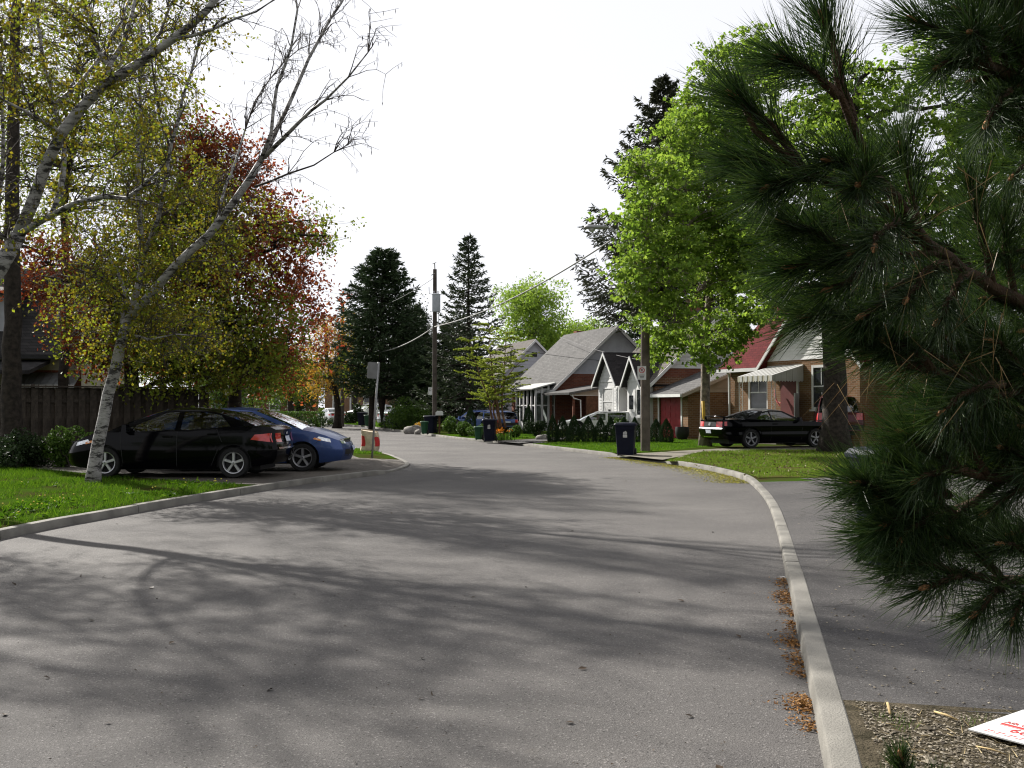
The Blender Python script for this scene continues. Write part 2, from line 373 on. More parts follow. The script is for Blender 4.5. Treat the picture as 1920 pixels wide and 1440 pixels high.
# its apron down to the low kerb
def apron(name, K, NN, y0, y1, m):
    idx = [i for i in range(len(K)) if y0 <= K[i, 1] <= y1]
    a = np.array([(*(K[i, :2] + NN[i] * (KW)), K[i, 2] - 0.006) for i in idx]); b = np.array([(*(K[i, :2] + NN[i] * 1.34), LAND_Z + 0.008) for i in idx])
    o = MB().grid(np.stack([a, b], 1), flip=(NN is NL)).build(name, m); tag(o, kind="structure")
apron("apron_left", LK, NL, 19.3, 29.6, DRIVE_L)
rk = along(RK, NR, 5.05, 20.6, 1.32, 0)
sheet("driveway_right", [(a, b, 0) for a, b, c in rk] + [(1500, 897), (1640, 893), (1900, 889), (2500, 884), (2600, 1350), (1920, 1341), (1790, 1332)], LAND_Z + 0.006, DRIVE_M)
apron("apron_right", RK, NR, 5.05, 20.8, DRIVE_M)
soil_k = along(RK, NR, 0.5, 5.3, 1.25, 0)
sheet("soil_bed", [(a, b, 0) for a, b, c in soil_k] + [(1760, 1331), (1920, 1341), (2300, 1348), (12.0, 4.2, 0), (12.0, 0.45, 0)], LAND_Z + 0.004, SOIL_M)
apron("soil_edge", RK, NR, -2, 5.3, SOIL_M)
sheet("concrete_drive", [(1153, 852), (1178, 855), (1242, 862), (1318, 847), (1420, 844), (1700, 841), (1700, 832), (1430, 837), (1310, 843), (1215, 849)], LAND_Z + 0.006, CONC_D)
apron("concrete_apron", RK, NR, G(1247, 869)[1], G(1152, 857)[1], CONC_D)
sheet("asphalt_drive_far", [(930, 827), (973, 831), (1030, 826), (1075, 822), (1060, 819), (1000, 823)], LAND_Z + 0.006, DRIVE_M)
apron("far_apron", RK, NR, G(975, 835)[1], G(930, 830)[1], DRIVE_M)
# ------------------------------------------------------------------ cars
def paint(name, col, rough=0.22, metal=0.3, coat=0.35): return mat(name, col, rough, 0.04, 3, 0, 60, metal, 0.15, coat=coat)
PAINT_K = mat("paint_black", (0.0012, 0.0012, 0.002), 0.1, 0.0, 3, 0, 60, 0.0, 0.10, coat=0.06)
PAINT_B = paint("paint_blue", (0.032, 0.058, 0.16), 0.3, 0.45)
PAINT_R = paint("paint_maroon", (0.05, 0.005, 0.009), 0.3, 0.3)
PAINT_S = paint("paint_silver", (0.42, 0.43, 0.44), 0.3, 0.6)
PAINT_W = paint("paint_white", (0.62, 0.62, 0.60), 0.35, 0.0)
PAINT_LB = paint("paint_light_blue", (0.05, 0.09, 0.26), 0.3, 0.4)
SOFT_TOP = mat("convertible_cloth", (0.012, 0.012, 0.013), 0.85, 0.2, 20)
RUBBER = mat("rubber", (0.014, 0.014, 0.014), 0.85, 0.2, 10)
PLASTIC = mat("black_plastic", (0.012, 0.012, 0.013), 0.55, 0.1, 10)
CHROME = mat("bright_metal", (0.62, 0.62, 0.64), 0.18, 0.03, 5, metal=1.0)
ALLOY = mat("alloy_wheel", (0.44, 0.44, 0.46), 0.32, 0.05, 5, metal=0.8)
DARK_ALLOY = mat("dark_alloy_wheel", (0.20, 0.20, 0.21), 0.35, 0.05, 5, metal=0.8)
GLASS = pane_glass("car_glass", (0.42, 0.47, 0.46), 0.05)
GLASS_D = pane_glass("dark_car_glass", (0.14, 0.16, 0.16), 0.08)
LAMP_R = mat("tail_lamp_red", (0.42, 0.012, 0.012), 0.15, 0.15, 20, coat=1.0)
LAMP_W = mat("head_lamp", (0.62, 0.64, 0.66), 0.12, 0.25, 30, metal=0.6, coat=1.0)
LAMP_A = mat("amber_lamp", (0.62, 0.20, 0.02), 0.2, 0.1, 20, coat=1.0)
PLATE = mat("licence_plate", (0.62, 0.64, 0.68), 0.45, 0.12, 26, col2=(0.40, 0.44, 0.58))
SEAT_M = mat("car_seat", (0.035, 0.035, 0.038), 0.9, 0.2, 10)

WHEEL_CACHE = {}
def wheel_meshes(Rw, width, rim_m, spokes):
    key = (Rw, width, rim_m.name, spokes)
    if key in WHEEL_CACHE: return WHEEL_CACHE[key]
    r1 = Rw * 0.70; hw = width / 2
    t = MB(); t.lathe([(r1, -hw * .8), (r1 * 1.05, -hw), (Rw * .94, -hw), (Rw, -hw * .7), (Rw, hw * .7), (Rw * .94, hw), (r1 * 1.05, hw), (r1, hw * .8), (r1 * .98, 0.0)], 28, axis='y', cap=False)
    t.lathe([(r1 * .99, 0), (0.01, 0)], 20, axis='y', cap=False)
    to = t.build("tyre", RUBBER, smooth=True, angle=50)
    m = MB(); m.lathe([(r1 * .90, hw * .55), (r1 * .93, hw * .92), (r1 * 1.0, hw * .96), (r1 * 1.02, hw * .8), (r1, hw * .2), (r1 * .9, hw * .2)], 28, axis='y', cap=False)
    for k in range(spokes):
        a = k * 2 * PI / spokes + PI / 2; ca, sa = math.cos(a), math.sin(a)
        pts = [(r1 * .12, -.13 * r1), (r1 * .93, -.16 * r1), (r1 * .93, .16 * r1), (r1 * .12, .13 * r1)]
        V = [];
        for dep in (hw * .45, hw * .82):
            for i, (u_, v_) in enumerate(pts):
                s_ = 1.0 if dep < hw * .6 else 0.72
                V.append((u_ * ca - v_ * s_ * sa, -(dep - (0.0 if u_ > r1 * .5 else -0.0)), u_ * sa + v_ * s_ * ca))
        m.add(np.array(V), [(0, 1, 2, 3), (7, 6, 5, 4), (0, 4, 5, 1), (1, 5, 6, 2), (2, 6, 7, 3), (3, 7, 4, 0)])
    m.lathe([(0.02, hw * .45), (r1 * .24, hw * .45), (r1 * .2, hw * .9), (0.012, hw * .93)], 14, axis='y', cap=False)
    ro = m.build("rim", rim_m, smooth=True, angle=35)
    r_ = (to.data, ro.data); bpy.data.objects.remove(to); bpy.data.objects.remove(ro); WHEEL_CACHE[key] = r_; return r_

def interp(tab, x): return np.interp(x, [a for a, b in tab], [b for a, b in tab])
def car(name, label, c, loc, heading, body_m, group=None, detail=2):
    """heading: direction of travel, radians from +x. local +x is the front."""
    root = thing(name, label, c.get('cat', 'car'), loc, heading, group)
    hw, xF, xR, Rw = c['hw'], c['xF'], c['xR'], c['Rw']; wf, wr = c['axles']
    top, plan, prof = c['top'], c['plan'], c['prof']
    zs = c.get('sill', 0.19)
    nose, tail = c.get('nose', [(0, 0), (2, 0)]), c.get('tail', [(0, 0), (2, 0)])
    sm = lambda t: np.clip(t, 0, 1) ** 2 * (3 - 2 * np.clip(t, 0, 1))
    def dx(x, z): return interp(nose, z) * sm((x - (xF - .6)) / .6) + interp(tail, z) * sm(((xR + .5) - x) / .5)
    def Y(x, z): return hw * interp(plan, x) * interp(prof, z)
    xs = np.unique(np.round(np.concatenate([np.linspace(xR, xF, 34)] + [a + (Rw + .06) * np.cos(np.linspace(0, PI, 17)) for a in (wf, wr)] + [[xF - .03, xF - .08, xF - .15, xR + .03, xR + .08, xR + .15]]), 4))
    xs = xs[(xs >= xR) & (xs <= xF)]
    def zb(x):
        z = interp(c['bot'], x) if 'bot' in c else zs
        for a in (wf, wr):
            q = (Rw + .055) ** 2 - (x - a) ** 2
            if q > 0: z = max(z, Rw + math.sqrt(q))
        return z
    T = np.linspace(0, 1, 13)
    def side(sgn, off=0.0):
        A = np.zeros((len(xs), len(T), 3))
        for i, x in enumerate(xs):
            z0, z1 = zb(x), interp(top, x); z = z0 + (z1 - z0) * T
            A[i, :, 0] = x + dx(x, z); A[i, :, 1] = sgn * (Y(x, z) + off); A[i, :, 2] = z
        return A
    b = MB(); Ls, Rs = side(1), side(-1)
    b.grid(Ls, flip=True); b.grid(Rs)
    # rolled-in arch lips and sills
    for A, s_ in ((Ls, 1), (Rs, -1)):
        e = A[:, 0].copy(); e2 = e.copy(); e2[:, 1] -= s_ * 0.16; e2[:, 2] += 0.01; b.grid(np.stack([e, e2], 1), flip=(s_ < 0))
    def endcap(i, bulge):
        l, r = Ls[i], Rs[i]; u_ = np.linspace(-1, 1, 11); A = np.zeros((len(u_), len(T), 3))
        for k, q in enumerate(u_):
            A[k] = r + (l - r) * (q + 1) / 2; A[k, :, 0] += bulge * (1 - q * q)
        return A
    CF = endcap(-1, c.get('bulgeF', .12)); CR = endcap(0, -c.get('bulgeR', .06))
    b.grid(CF, flip=True); b.grid(CR)
    b.build("body", body_m, root, smooth=True, angle=40)
    def deck(x0, x1, crown, nm, inset=0.0):
        xx = xs[(xs >= x0 - 1e-4) & (xs <= x1 + 1e-4)]; u_ = np.linspace(-1, 1, 13); A = np.zeros((len(xx), len(u_), 3))
        for i, x in enumerate(xx):
            z1 = interp(top, x); ye = Y(x, z1); e = 1.0
            A[i, :, 1] = u_ * ye; A[i, :, 2] = z1 + crown * (1 - np.abs(u_) ** 2.6)
            bz = 0.0
            if abs(x - xs[-1]) < 1e-4: bz = c.get('bulgeF', .12)
            if abs(x - xs[0]) < 1e-4: bz = -c.get('bulgeR', .06)
            A[i, :, 0] = x + dx(x, z1) + bz * (1 - u_ ** 2) * (1 if True else 0)
            if abs(x - xs[-1]) < 1e-4 or abs(x - xs[0]) < 1e-4: A[i, :, 2] = z1
        return MB().grid(A).build(nm, body_m, root, smooth=True, angle=40)
    xc, xd = c['cowl'], c['deck']
    hood = deck(xc - .25, xF, c.get('crownF', .05), "bonnet")
    if xd is not None: deck(xR, xd + .25, c.get('crownR', .04), "boot_lid")
    # cabin floor, dashboard, seats
    it = MB(); zt = interp(top, (xc + (xd if xd is not None else xR)) / 2)
    xi0, xi1 = (xd if xd is not None else xR + .12) + .0, xc
    it.bx(xi0 + .05, xi1 + .02, -hw * .86, hw * .86, .22, zt - .34); it.bx(xi1 - .35, xi1 + .05, -hw * .84, hw * .84, .5, zt - .04)
    it.bx(xR + .35, xF - .35, -hw * .66, hw * .66, .16, .5)
    if xd is not None: it.bx(xi0 - .02, xi0 + .3, -hw * .84, hw * .84, .5, zt - .03)
    it.build("interior", PLASTIC, root)
    if detail >= 2:
        for yy in (.36, -.36):
            s_ = MB(); x0 = c.get('seat', -.15); s_.bx(x0 - .15, x0 + .38, yy - .24, yy + .24, .4, .62)
            s_.box((x0 - .22, yy, .86), (.14, .46, .62), M=Matrix.Rotation(-.25, 4, 'Y'), taper=.85); s_.box((x0 - .34, yy, 1.24), (.09, .24, .17))
            s_.build("seat", SEAT_M, root)
        s_ = MB(); th = np.linspace(0, 2 * PI, 17)[:-1]; sx_ = c.get('seat', -.15) + .62
        ring = np.stack([sx_ + .08 * np.sin(th), .36 + .18 * np.cos(th), .93 + .17 * np.sin(th)], 1); s_.tube(np.concatenate([ring, ring[:2]]), .014, 5); s_.build("steering_wheel", PLASTIC, root)
        s_ = MB(); x0 = c.get('rear_seat', -1.05); s_.box((x0, 0, .88), (.16, 1.2, .55), taper=.9); s_.build("rear_seat", SEAT_M, root)
    # greenhouse pieces: ruled between two (x,z) lines on the body-side surface
    def ruled(lo, hi, off, sgn, n=6, solid=0.0):
        lo, hi = np.array(lo, float), np.array(hi, float)
        m = max(len(lo), len(hi)); tt = np.linspace(0, 1, max(m, 7))
        rs = lambda p: np.stack([np.interp(tt, np.linspace(0, 1, len(p)), p[:, k]) for k in (0, 1)], 1)
        lo, hi = rs(lo), rs(hi); v = np.linspace(0, 1, n)[None, :, None]; q = lo[:, None] * (1 - v) + hi[:, None] * v
        A = np.zeros(q.shape[:2] + (3,)); A[..., 0] = q[..., 0] + dx(q[..., 0], q[..., 1]); A[..., 2] = q[..., 1]; A[..., 1] = sgn * (Y(q[..., 0], q[..., 1]) + off); return A
    rm = c.get('roof_m', body_m)
    for sgn in (1, -1):
        pm = MB()
        for lo, hi in c['pillars']: pm.grid(ruled(lo, hi, 0.0, sgn), flip=(sgn < 0))
        pm.build("pillars", rm, root, smooth=True)
        for lo, hi in c['windows']: MB().grid(ruled(lo, hi, -0.006, sgn), flip=(sgn < 0)).build("side_window", c.get('glass', GLASS), root, smooth=True)
        if detail >= 1:
            for lo, hi, mm, nm in c.get('side_bits', []): MB().grid(ruled(lo, hi, 0.006, sgn, 4), flip=(sgn < 0)).build(nm, mm, root, smooth=True)
        if detail >= 2:
            for x0, z0, x1, z1 in c.get('seams', []): MB().grid(ruled([(x0 - .006, z0), (x1 - .006, z1)], [(x0 + .006, z0), (x1 + .006, z1)], .0025, sgn, 2) if abs(x1 - x0) < .5 else ruled([(x0, z0 - .006), (x1, z1 - .006)], [(x0, z0 + .006), (x1, z1 + .006)], .0025, sgn, 2)).build('door_seam', PLASTIC, root)
            
            for hx, hz in c.get('handles', []):
                MB().box((hx, sgn * (Y(hx, hz) + .02), hz), (.19, .035, .03)).build("door_handle", body_m, root)
            mx_, mz_ = c['mirror']; mo = MB(); yy = Y(mx_, mz_); mo.box((mx_, sgn * (yy + .13), mz_ + .05), (.11, .2, .15), taper=.75); mo.box((mx_, sgn * (yy + .02), mz_ - .01), (.05, .09, .04)); mo.build("mirror", body_m, root, smooth=True, angle=60)
    # roof
    rl = c['roof']; xx = np.linspace(rl[-1][0], rl[0][0], 15); u_ = np.linspace(-1, 1, 11); A = np.zeros((15, 11, 3)); rt = sorted(rl)
    for i, x in enumerate(xx):
        z1 = interp(rt, x); A[i, :, 0] = x; A[i, :, 1] = u_ * Y(x, z1); A[i, :, 2] = z1 + c.get('crownT', .05) * (1 - np.abs(u_) ** 2.4)
    MB().grid(A).build("roof", rm, root, smooth=True)
    def screen(x0, z0, x1, z1, bow0, bow1, nm, m_, c0=.0, inset=.05, off=0.0):
        v = np.linspace(0, 1, 8); u_ = np.linspace(-1, 1, 11); A = np.zeros((8, 11, 3))
        for i, q in enumerate(v):
            x = x0 + (x1 - x0) * q; z = z0 + (z1 - z0) * q + math.sin(q * PI) * c.get('arc', .03); ye = Y(x, z) - inset; bw = bow0 + (bow1 - bow0) * q
            A[i, :, 1] = u_ * ye; A[i, :, 0] = x + bw * (1 - u_ ** 2); A[i, :, 2] = z + c.get('crownT', .05) * q * (1 - np.abs(u_) ** 2.4)
        return MB().grid(A).build(nm, m_, root, smooth=True)
    fx, fz = rl[0]; bx_, bz_ = rl[-1]
    screen(xc, interp(top, xc) + .01, fx, fz, .16, .04, "windscreen", GLASS)
    if xd is not None: screen(xd, interp(top, xd) + .01, bx_, bz_, -.10, -.03, "rear_window", c.get('rear_glass', GLASS_D))
    else: screen(c['hatch'][0], c['hatch'][1], bx_, bz_, -.06, -.03, "rear_window", GLASS_D, inset=.08)
    # front / rear pieces set on the rounded ends: (y0,z0,y1,z1)
    def endpiece(bits, cap, i, fwd):
        for y0, z0, y1, z1, mm, nm, proud in bits:
            q = np.linspace(y0, y1, 7); zz = np.linspace(z0, z1, 4); A = np.zeros((7, 4, 3))
            zrow = cap[0, :, 2]
            for a, yv in enumerate(q):
                for e, zv in enumerate(zz):
                    tcol = np.interp(zv, zrow, np.arange(len(zrow))); k0 = int(min(len(zrow) - 2, tcol)); f = tcol - k0
                    row = cap[:, k0] * (1 - f) + cap[:, k0 + 1] * f
                    A[a, e] = (np.interp(yv, row[:, 1], row[:, 0]) + (proud if fwd else -proud), yv, zv)
            MB().grid(A, flip=fwd).build(nm, mm, root, smooth=True)
    if detail >= 1: endpiece(c.get('front_bits', []), CF, -1, True); endpiece(c.get('rear_bits', []), CR, 0, False)
    # wheels
    tw = c.get('tyre', .205); td, rd = wheel_meshes(Rw, tw, c.get('rim_m', ALLOY), c.get('spokes', 5))
    for ax in (wf, wr):
        for s_ in (-1, 1):
            o = bpy.data.objects.new("wheel", td); COL.objects.link(o); o.parent = root; o.location = (ax, s_ * (Y(ax, Rw + .15) - tw / 2 - .015), Rw)
            if s_ > 0: o.rotation_euler.z = PI
            r_ = bpy.data.objects.new("rim", rd); COL.objects.link(r_); r_.parent = o
    return root

def sedan():
    roofp = [(0.22, 1.375), (0.0, 1.405), (-0.3, 1.415), (-0.7, 1.395), (-1.02, 1.34)]
    c = dict(hw=.875, xF=2.16, xR=-2.2, Rw=.318, axles=(1.34, -1.36), cowl=1.32, deck=-1.78, cat='car',
        top=[(-2.2, 1.0), (-2.1, 1.055), (-1.9, 1.075), (-1.5, 1.06), (-.6, .985), (.6, .945), (1.0, .94), (1.32, .945), (1.6, .90), (1.9, .82), (2.08, .745), (2.16, .70)],
        plan=[(-2.2, .80), (-2.12, .88), (-1.95, .945), (-1.6, .985), (-.8, 1.0), (.8, 1.0), (1.5, .985), (1.8, .94), (2.0, .86), (2.1, .77), (2.16, .68)],
        prof=[(.15, .92), (.25, .965), (.4, .99), (.55, 1.0), (.72, .99), (.88, .965), (.96, .945), (1.06, .90), (1.25, .79), (1.38, .69), (1.45, .60)],
        bot=[(-2.2, .30), (-1.8, .24), (-1.2, .19), (1.2, .19), (1.8, .20), (2.16, .24)],
        nose=[(.2, -.02), (.35, .05), (.5, .07), (.62, .03), (.75, -.06), (.95, -.1)], tail=[(.25, .10), (.4, -.02), (.6, -.05), (.72, -.02), (.85, .03), (1.05, .0)],
        bulgeF=.13, bulgeR=.07, crownF=.07, crownR=.03, roof=roofp, arc=.035,
        pillars=[([(1.32, .945), (1.05, .94)], [(.22, 1.375), (.10, 1.36)]),                                    # A
                 ([(-.12, .975), (-.24, .98)], [(-.16, 1.375), (-.27, 1.378)]),                                   # B
                 ([(-1.30, 1.06), (-1.6, 1.075), (-1.80, 1.08)], [(-1.02, 1.325), (-1.02, 1.335), (-1.02, 1.34)]),                              # C
                 ([(.12, 1.355), (-.15, 1.375), (-.5, 1.372), (-.8, 1.35), (-1.04, 1.30)], [(.22, 1.375), (-.15, 1.41), (-.5, 1.41), (-.8, 1.385), (-1.02, 1.34)]),
                 ([(1.05, .925), (-.4, .96), (-1.4, 1.045)], [(1.05, .955), (-.4, .995), (-1.35, 1.075)])],
        windows=[([(1.03, .955), (.82, .955)], [(.74, 1.09), (.70, 1.115)]), ([(.80, .955), (-.12, .985)], [(.66, 1.135), (.12, 1.357), (-.16, 1.375)]), ([(-.24, .99), (-.95, 1.035)], [(-.27, 1.376), (-.92, 1.33)]), ([(-.97, 1.04), (-1.32, 1.07)], [(-.94, 1.325), (-1.06, 1.28)])],
        side_bits=[([(1.98, .66), (1.66, .74)], [(2.0, .74), (1.72, .80)], LAMP_W, "headlight"), ([(1.76, .695), (1.58, .74)], [(1.78, .745), (1.62, .775)], LAMP_A, "turn_signal"),
                   ([(-1.72, .80), (-2.15, .74)], [(-1.80, .90), (-2.15, .93)], LAMP_R, "tail_light")],
        front_bits=[(-.40, .66, .40, .72, PLASTIC, "grille", .006), (-.42, .72, .42, .745, CHROME, "grille_bar", .012), (-.50, .34, .50, .50, PLASTIC, "air_intake", .004), (-.15, .47, .15, .575, PLATE, "licence_plate", .03),
                    (.40, .63, .57, .74, LAMP_W, "headlight", .008), (-.57, .63, -.40, .74, LAMP_W, "headlight", .008), (-.05, .675, .05, .735, CHROME, "badge", .02)],
        rear_bits=[(.40, .74, .66, .93, LAMP_R, "tail_light", .006), (-.66, .74, -.40, .93, LAMP_R, "tail_light", .006), (-.16, .75, .16, .86, PLATE, "licence_plate", .02), (-.64, .60, .64, .635, CHROME, "bumper_trim", .012), (-.06, .90, .06, .96, CHROME, "badge", .012)],
        seams=[(.95, .30, 1.02, .93), (-.18, .24, -.18, .96), (-1.12, .75, -1.0, 1.02), (1.6, .62, 1.72, .70), (-.9, .26, -1.05, .6)], handles=[(.02, .86), (-.92, .91)], mirror=(.86, .98), seat=-.1, rear_seat=-1.15)
    return c
civ = sedan()
d = 21.3
car("sedan_car", "black sedan parked side-on behind the birch trunk", civ, (X(328, d), d + .55, LAND_Z + .008), PI - .04, PAINT_K)
d = 23.3
car("sedan_car", "blue sedan parked nose to the street beside the black one", civ, (X(462, d) , d + .7, LAND_Z + .008), -.02, PAINT_B)

def coupe():
    roofp = [(0.20, 1.31), (-.1, 1.345), (-.45, 1.345), (-.8, 1.29)]
    return dict(hw=.93, xF=2.33, xR=-2.36, Rw=.345, axles=(1.48, -1.26), cowl=.92, deck=-1.45,
        top=[(-2.36, .985), (-2.2, 1.015), (-1.8, 1.03), (-1.45, 1.03), (-.9, 1.02), (0, .965), (.92, .945), (1.5, .93), (2.0, .89), (2.25, .83), (2.33, .80)],
        plan=[(-2.36, .86), (-2.28, .91), (-2.0, .95), (-1.3, .985), (-.3, .96), (.8, .965), (1.5, .985), (2.0, .95), (2.25, .88), (2.33, .82)],
        prof=[(.15, .90), (.28, .95), (.45, .985), (.62, .97), (.78, 1.0), (.92, .975), (1.02, .93), (1.15, .84), (1.3, .72), (1.38, .64)],
        bot=[(-2.36, .34), (-1.9, .26), (-1.2, .2), (1.2, .2), (1.9, .2), (2.33, .26)], nose=[(.2, .0), (.4, .04), (.6, .03), (.8, .0), (1, -.02)], tail=[(.3, .10), (.5, -.02), (.68, -.06), (.72, .0), (.95, .02), (1.05, -.02)],
        bulgeF=.10, bulgeR=.07, crownF=.06, crownR=.03, roof=roofp, roof_m=SOFT_TOP, arc=.02, rim_m=DARK_ALLOY, tyre=.235, rear_glass=GLASS,
        pillars=[([(.92, .945), (.78, .945)], [(.20, 1.31), (.12, 1.29)]), ([(-1.05, 1.02), (-1.3, 1.03), (-1.47, 1.03)], [(-.72, 1.24), (-.8, 1.27), (-.8, 1.29)]),
                 ([(.12, 1.28), (-.3, 1.30), (-.74, 1.23)], [(.20, 1.31), (-.3, 1.345), (-.8, 1.29)]), ([(.8, .935), (-.5, .98), (-1.06, 1.015)], [(.78, .955), (-.5, 1.0), (-1.05, 1.03)]), ([(-.36, .98), (-.42, .985)], [(-.37, 1.295), (-.43, 1.295)])],
        windows=[([(.76, .955), (-.36, .99)], [(.12, 1.285), (-.37, 1.297)]), ([(-.42, .995), (-1.02, 1.025)], [(-.43, 1.295), (-.74, 1.235)])],
        side_bits=[([(-2.24, .80), (-2.33, .80)], [(-2.24, .95), (-2.33, .95)], LAMP_R, "tail_light")],
        front_bits=[(-.5, .55, .5, .75, PLASTIC, "grille", .005), (.52, .58, .72, .75, LAMP_W, "headlight", .005), (-.72, .58, -.52, .75, LAMP_W, "headlight", .005)],
        rear_bits=[(.42, .76, .74, .945, LAMP_R, "tail_light", .008), (-.74, .76, -.42, .945, LAMP_R, "tail_light", .008), (-.42, .77, .42, .935, PLASTIC, "rear_panel", .004), (-.07, .80, .07, .91, CHROME, "badge", .02), (-.17, .53, .17, .655, PLATE, "licence_plate", .02), (-.76, .695, .76, .745, PAINT_S, "bumper_trim", .02), (-.5, .38, .5, .42, CHROME, "valance_trim", .012)],
        seams=[(.85, .3, .88, .93), (-.45, .26, -.42, .98)], handles=[(-.28, .86)], mirror=(.68, .97), seat=-.35, rear_seat=-.95)
cp = coupe()
mus = car("convertible_car", "black convertible with dark cloth top parked in front of the red-roofed house", cp, (9.35, 37.1, LAND_Z + .008), R(20), PAINT_K)
sp = MB(); sp.tube([(-2.2, -.72, 1.10), (-2.28, -.5, 1.125), (-2.31, 0, 1.13), (-2.28, .5, 1.125), (-2.2, .72, 1.10)], .022, 6); sp.box((-2.22, .62, 1.06), (.06, .05, .1)); sp.box((-2.22, -.62, 1.06), (.06, .05, .1)); sp.build("spoiler", PAINT_K, mus, smooth=True)

def suv(h=1.75, hw=.92):
    roofp = [(.42, h - .12), (.1, h - .05), (-.8, h - .05), (-1.6, h - .08), (-2.05, h - .16)]
    k = h / 1.75
    return dict(hw=hw, xF=2.2, xR=-2.25, Rw=.36, axles=(1.35, -1.35), cowl=1.2, deck=None, hatch=(-2.2, 1.08 * k), cat='car',
        top=[(-2.25, 1.06 * k), (-1, 1.06 * k), (0, 1.04 * k), (1.2, 1.06 * k), (1.7, 1.03 * k), (2.1, .92 * k), (2.2, .85 * k)],
        plan=[(-2.25, .88), (-2.15, .94), (-1.8, .98), (0, 1), (1.5, .985), (2.0, .92), (2.2, .80)], prof=[(.2, .93), (.4, .98), (.7, 1.0), (.95, .985), (1.1, .955), (1.35, .88), (h - .15, .78), (h, .7)],
        bot=[(-2.25, .38), (-1.2, .28), (1.2, .28), (2.2, .32)], bulgeF=.12, bulgeR=.06, crownF=.06, roof=roofp, tail=[(.4, -.03), (.7, -.02), (1.0, .02)],
        pillars=[([(1.2, 1.06 * k), (.98, 1.05 * k)], [(.42, h - .12), (.30, h - .15)]), ([(-.1, 1.05 * k), (-.22, 1.05 * k)], [(-.1, h - .1), (-.22, h - .1)]), ([(-1.15, 1.06 * k), (-1.28, 1.06 * k)], [(-1.15, h - .1), (-1.28, h - .1)]), ([(-2.0, 1.06 * k), (-2.25, 1.06 * k)], [(-1.86, h - .14), (-2.05, h - .16)]),
                 ([(.32, h - .16), (-.8, h - .1), (-1.9, h - .17)], [(.42, h - .12), (-.8, h - .05), (-2.05, h - .16)]), ([(1.0, 1.03 * k), (-2.2, 1.04 * k)], [(.98, 1.07 * k), (-2.22, 1.075 * k)])],
        windows=[([(.96, 1.07 * k), (-.1, 1.07 * k)], [(.30, h - .15), (-.1, h - .1)]), ([(-.22, 1.07 * k), (-1.15, 1.07 * k)], [(-.22, h - .1), (-1.15, h - .1)]), ([(-1.28, 1.07 * k), (-2.0, 1.07 * k)], [(-1.28, h - .1), (-1.86, h - .15)])], glass=GLASS_D,
        side_bits=[([(-2.05, .78 * k), (-2.22, .78 * k)], [(-2.05, 1.03 * k), (-2.22, 1.03 * k)], LAMP_R, "tail_light"), ([(1.95, .70 * k), (1.75, .78 * k)], [(2.0, .82 * k), (1.75, .88 * k)], LAMP_W, "headlight")],
        rear_bits=[(.56, .78 * k, .78, 1.03 * k, LAMP_R, "tail_light", .006), (-.78, .78 * k, -.56, 1.03 * k, LAMP_R, "tail_light", .006), (-.2, .80 * k, .2, .91 * k, PLATE, "licence_plate", .02), (-.8, .42, .8, .60, PLASTIC, "bumper", .02)],
        front_bits=[(-.45, .62, .45, .78, PLASTIC, "grille", .006)], seams=[(-.16, .3, -.16, 1.03 * k), (1.0, .3, 1.02, 1.0 * k)], handles=[(.02, .95 * k), (-1.05, .95 * k)], mirror=(.85, 1.08 * k), seat=.0, rear_seat=-.95, rim_m=DARK_ALLOY)
sv = car("suv_car", "maroon sport utility vehicle half hidden behind the thick maple trunk", suv(1.78), (X(1597, 38.5), 40.3, 0.30), R(76), PAINT_R)
rk_ = MB()
for s_ in (-.62, .62): rk_.tube([(.2, s_, 1.74), (.1, s_, 1.82), (-1.5, s_, 1.82), (-1.6, s_, 1.74)], .02, 5)
for x in (-.2, -1.2): rk_.tube([(x, -.62, 1.83), (x, .62, 1.83)], .018, 5)
rk_.build("roof_rack", PLASTIC, sv)

# --- cars further down the street
def far_sedan(h=1.42):
    c = sedan(); return c
dd = 92; car("sedan_car", "silver sedan seen from behind at the far bend of the street", sedan(), (X(614, dd) , dd + 2.2, 0.005), R(116), PAINT_S, detail=2)
dd = 96; car("hatchback_car", "white hatchback parked beneath the big dark pine", suv(1.55, .88), (X(694, dd), dd, LAND_Z + .2), R(228), PAINT_W, detail=2)
dd = 74; car("sedan_car", "pale green-grey car almost buried behind dark shrubs", sedan(), (X(765, dd), dd, LAND_Z + .01), R(40), mat("paint_pale_green", (0.36, 0.42, 0.40), .3, .04, 3, metal=.4, coat=1.0), detail=1)
dd = 55; car("hatchback_car", "light blue hatchback in the drive beside the white sunroom", suv(1.28, .84), (X(902, dd), dd + 2.2, LAND_Z + .01), R(128), PAINT_LB, detail=2)
dd = 52; car("hatchback_car", "white hatchback in the carport behind the row of cedars", suv(1.26, .82), (X(1132, dd), dd + .6, LAND_Z + .01), R(178), PAINT_W, detail=2)
# ------------------------------------------------------------------ houses
BRICK_BR = brick_mat("brown_brick", (0.13, 0.065, 0.036), (0.18, 0.092, 0.05), (0.24, 0.20, 0.16))
BRICK_RD = brick_mat("red_brick", (0.13, 0.045, 0.03), (0.19, 0.07, 0.042), (0.15, 0.11, 0.09))
BRICK_OR = brick_mat("orange_brick", (0.135, 0.072, 0.038), (0.185, 0.105, 0.055), (0.20, 0.165, 0.125))
WHITE_P = mat("white_paint", (0.50, 0.50, 0.49), 0.55, 0.06, 3, 0.1, 30)
CREAM_P = mat("cream_paint", (0.288, 0.266, 0.202), 0.6, 0.08, 3)
GREY_P = mat("grey_siding", (0.33, 0.34, 0.37), 0.6, 0.06, 3)
BEIGE_P = mat("beige_siding", (0.274, 0.238, 0.194), 0.6, 0.06, 3)
RED_DOOR = mat("red_garage_paint", (0.22, 0.022, 0.026), 0.5, 0.12, 4)
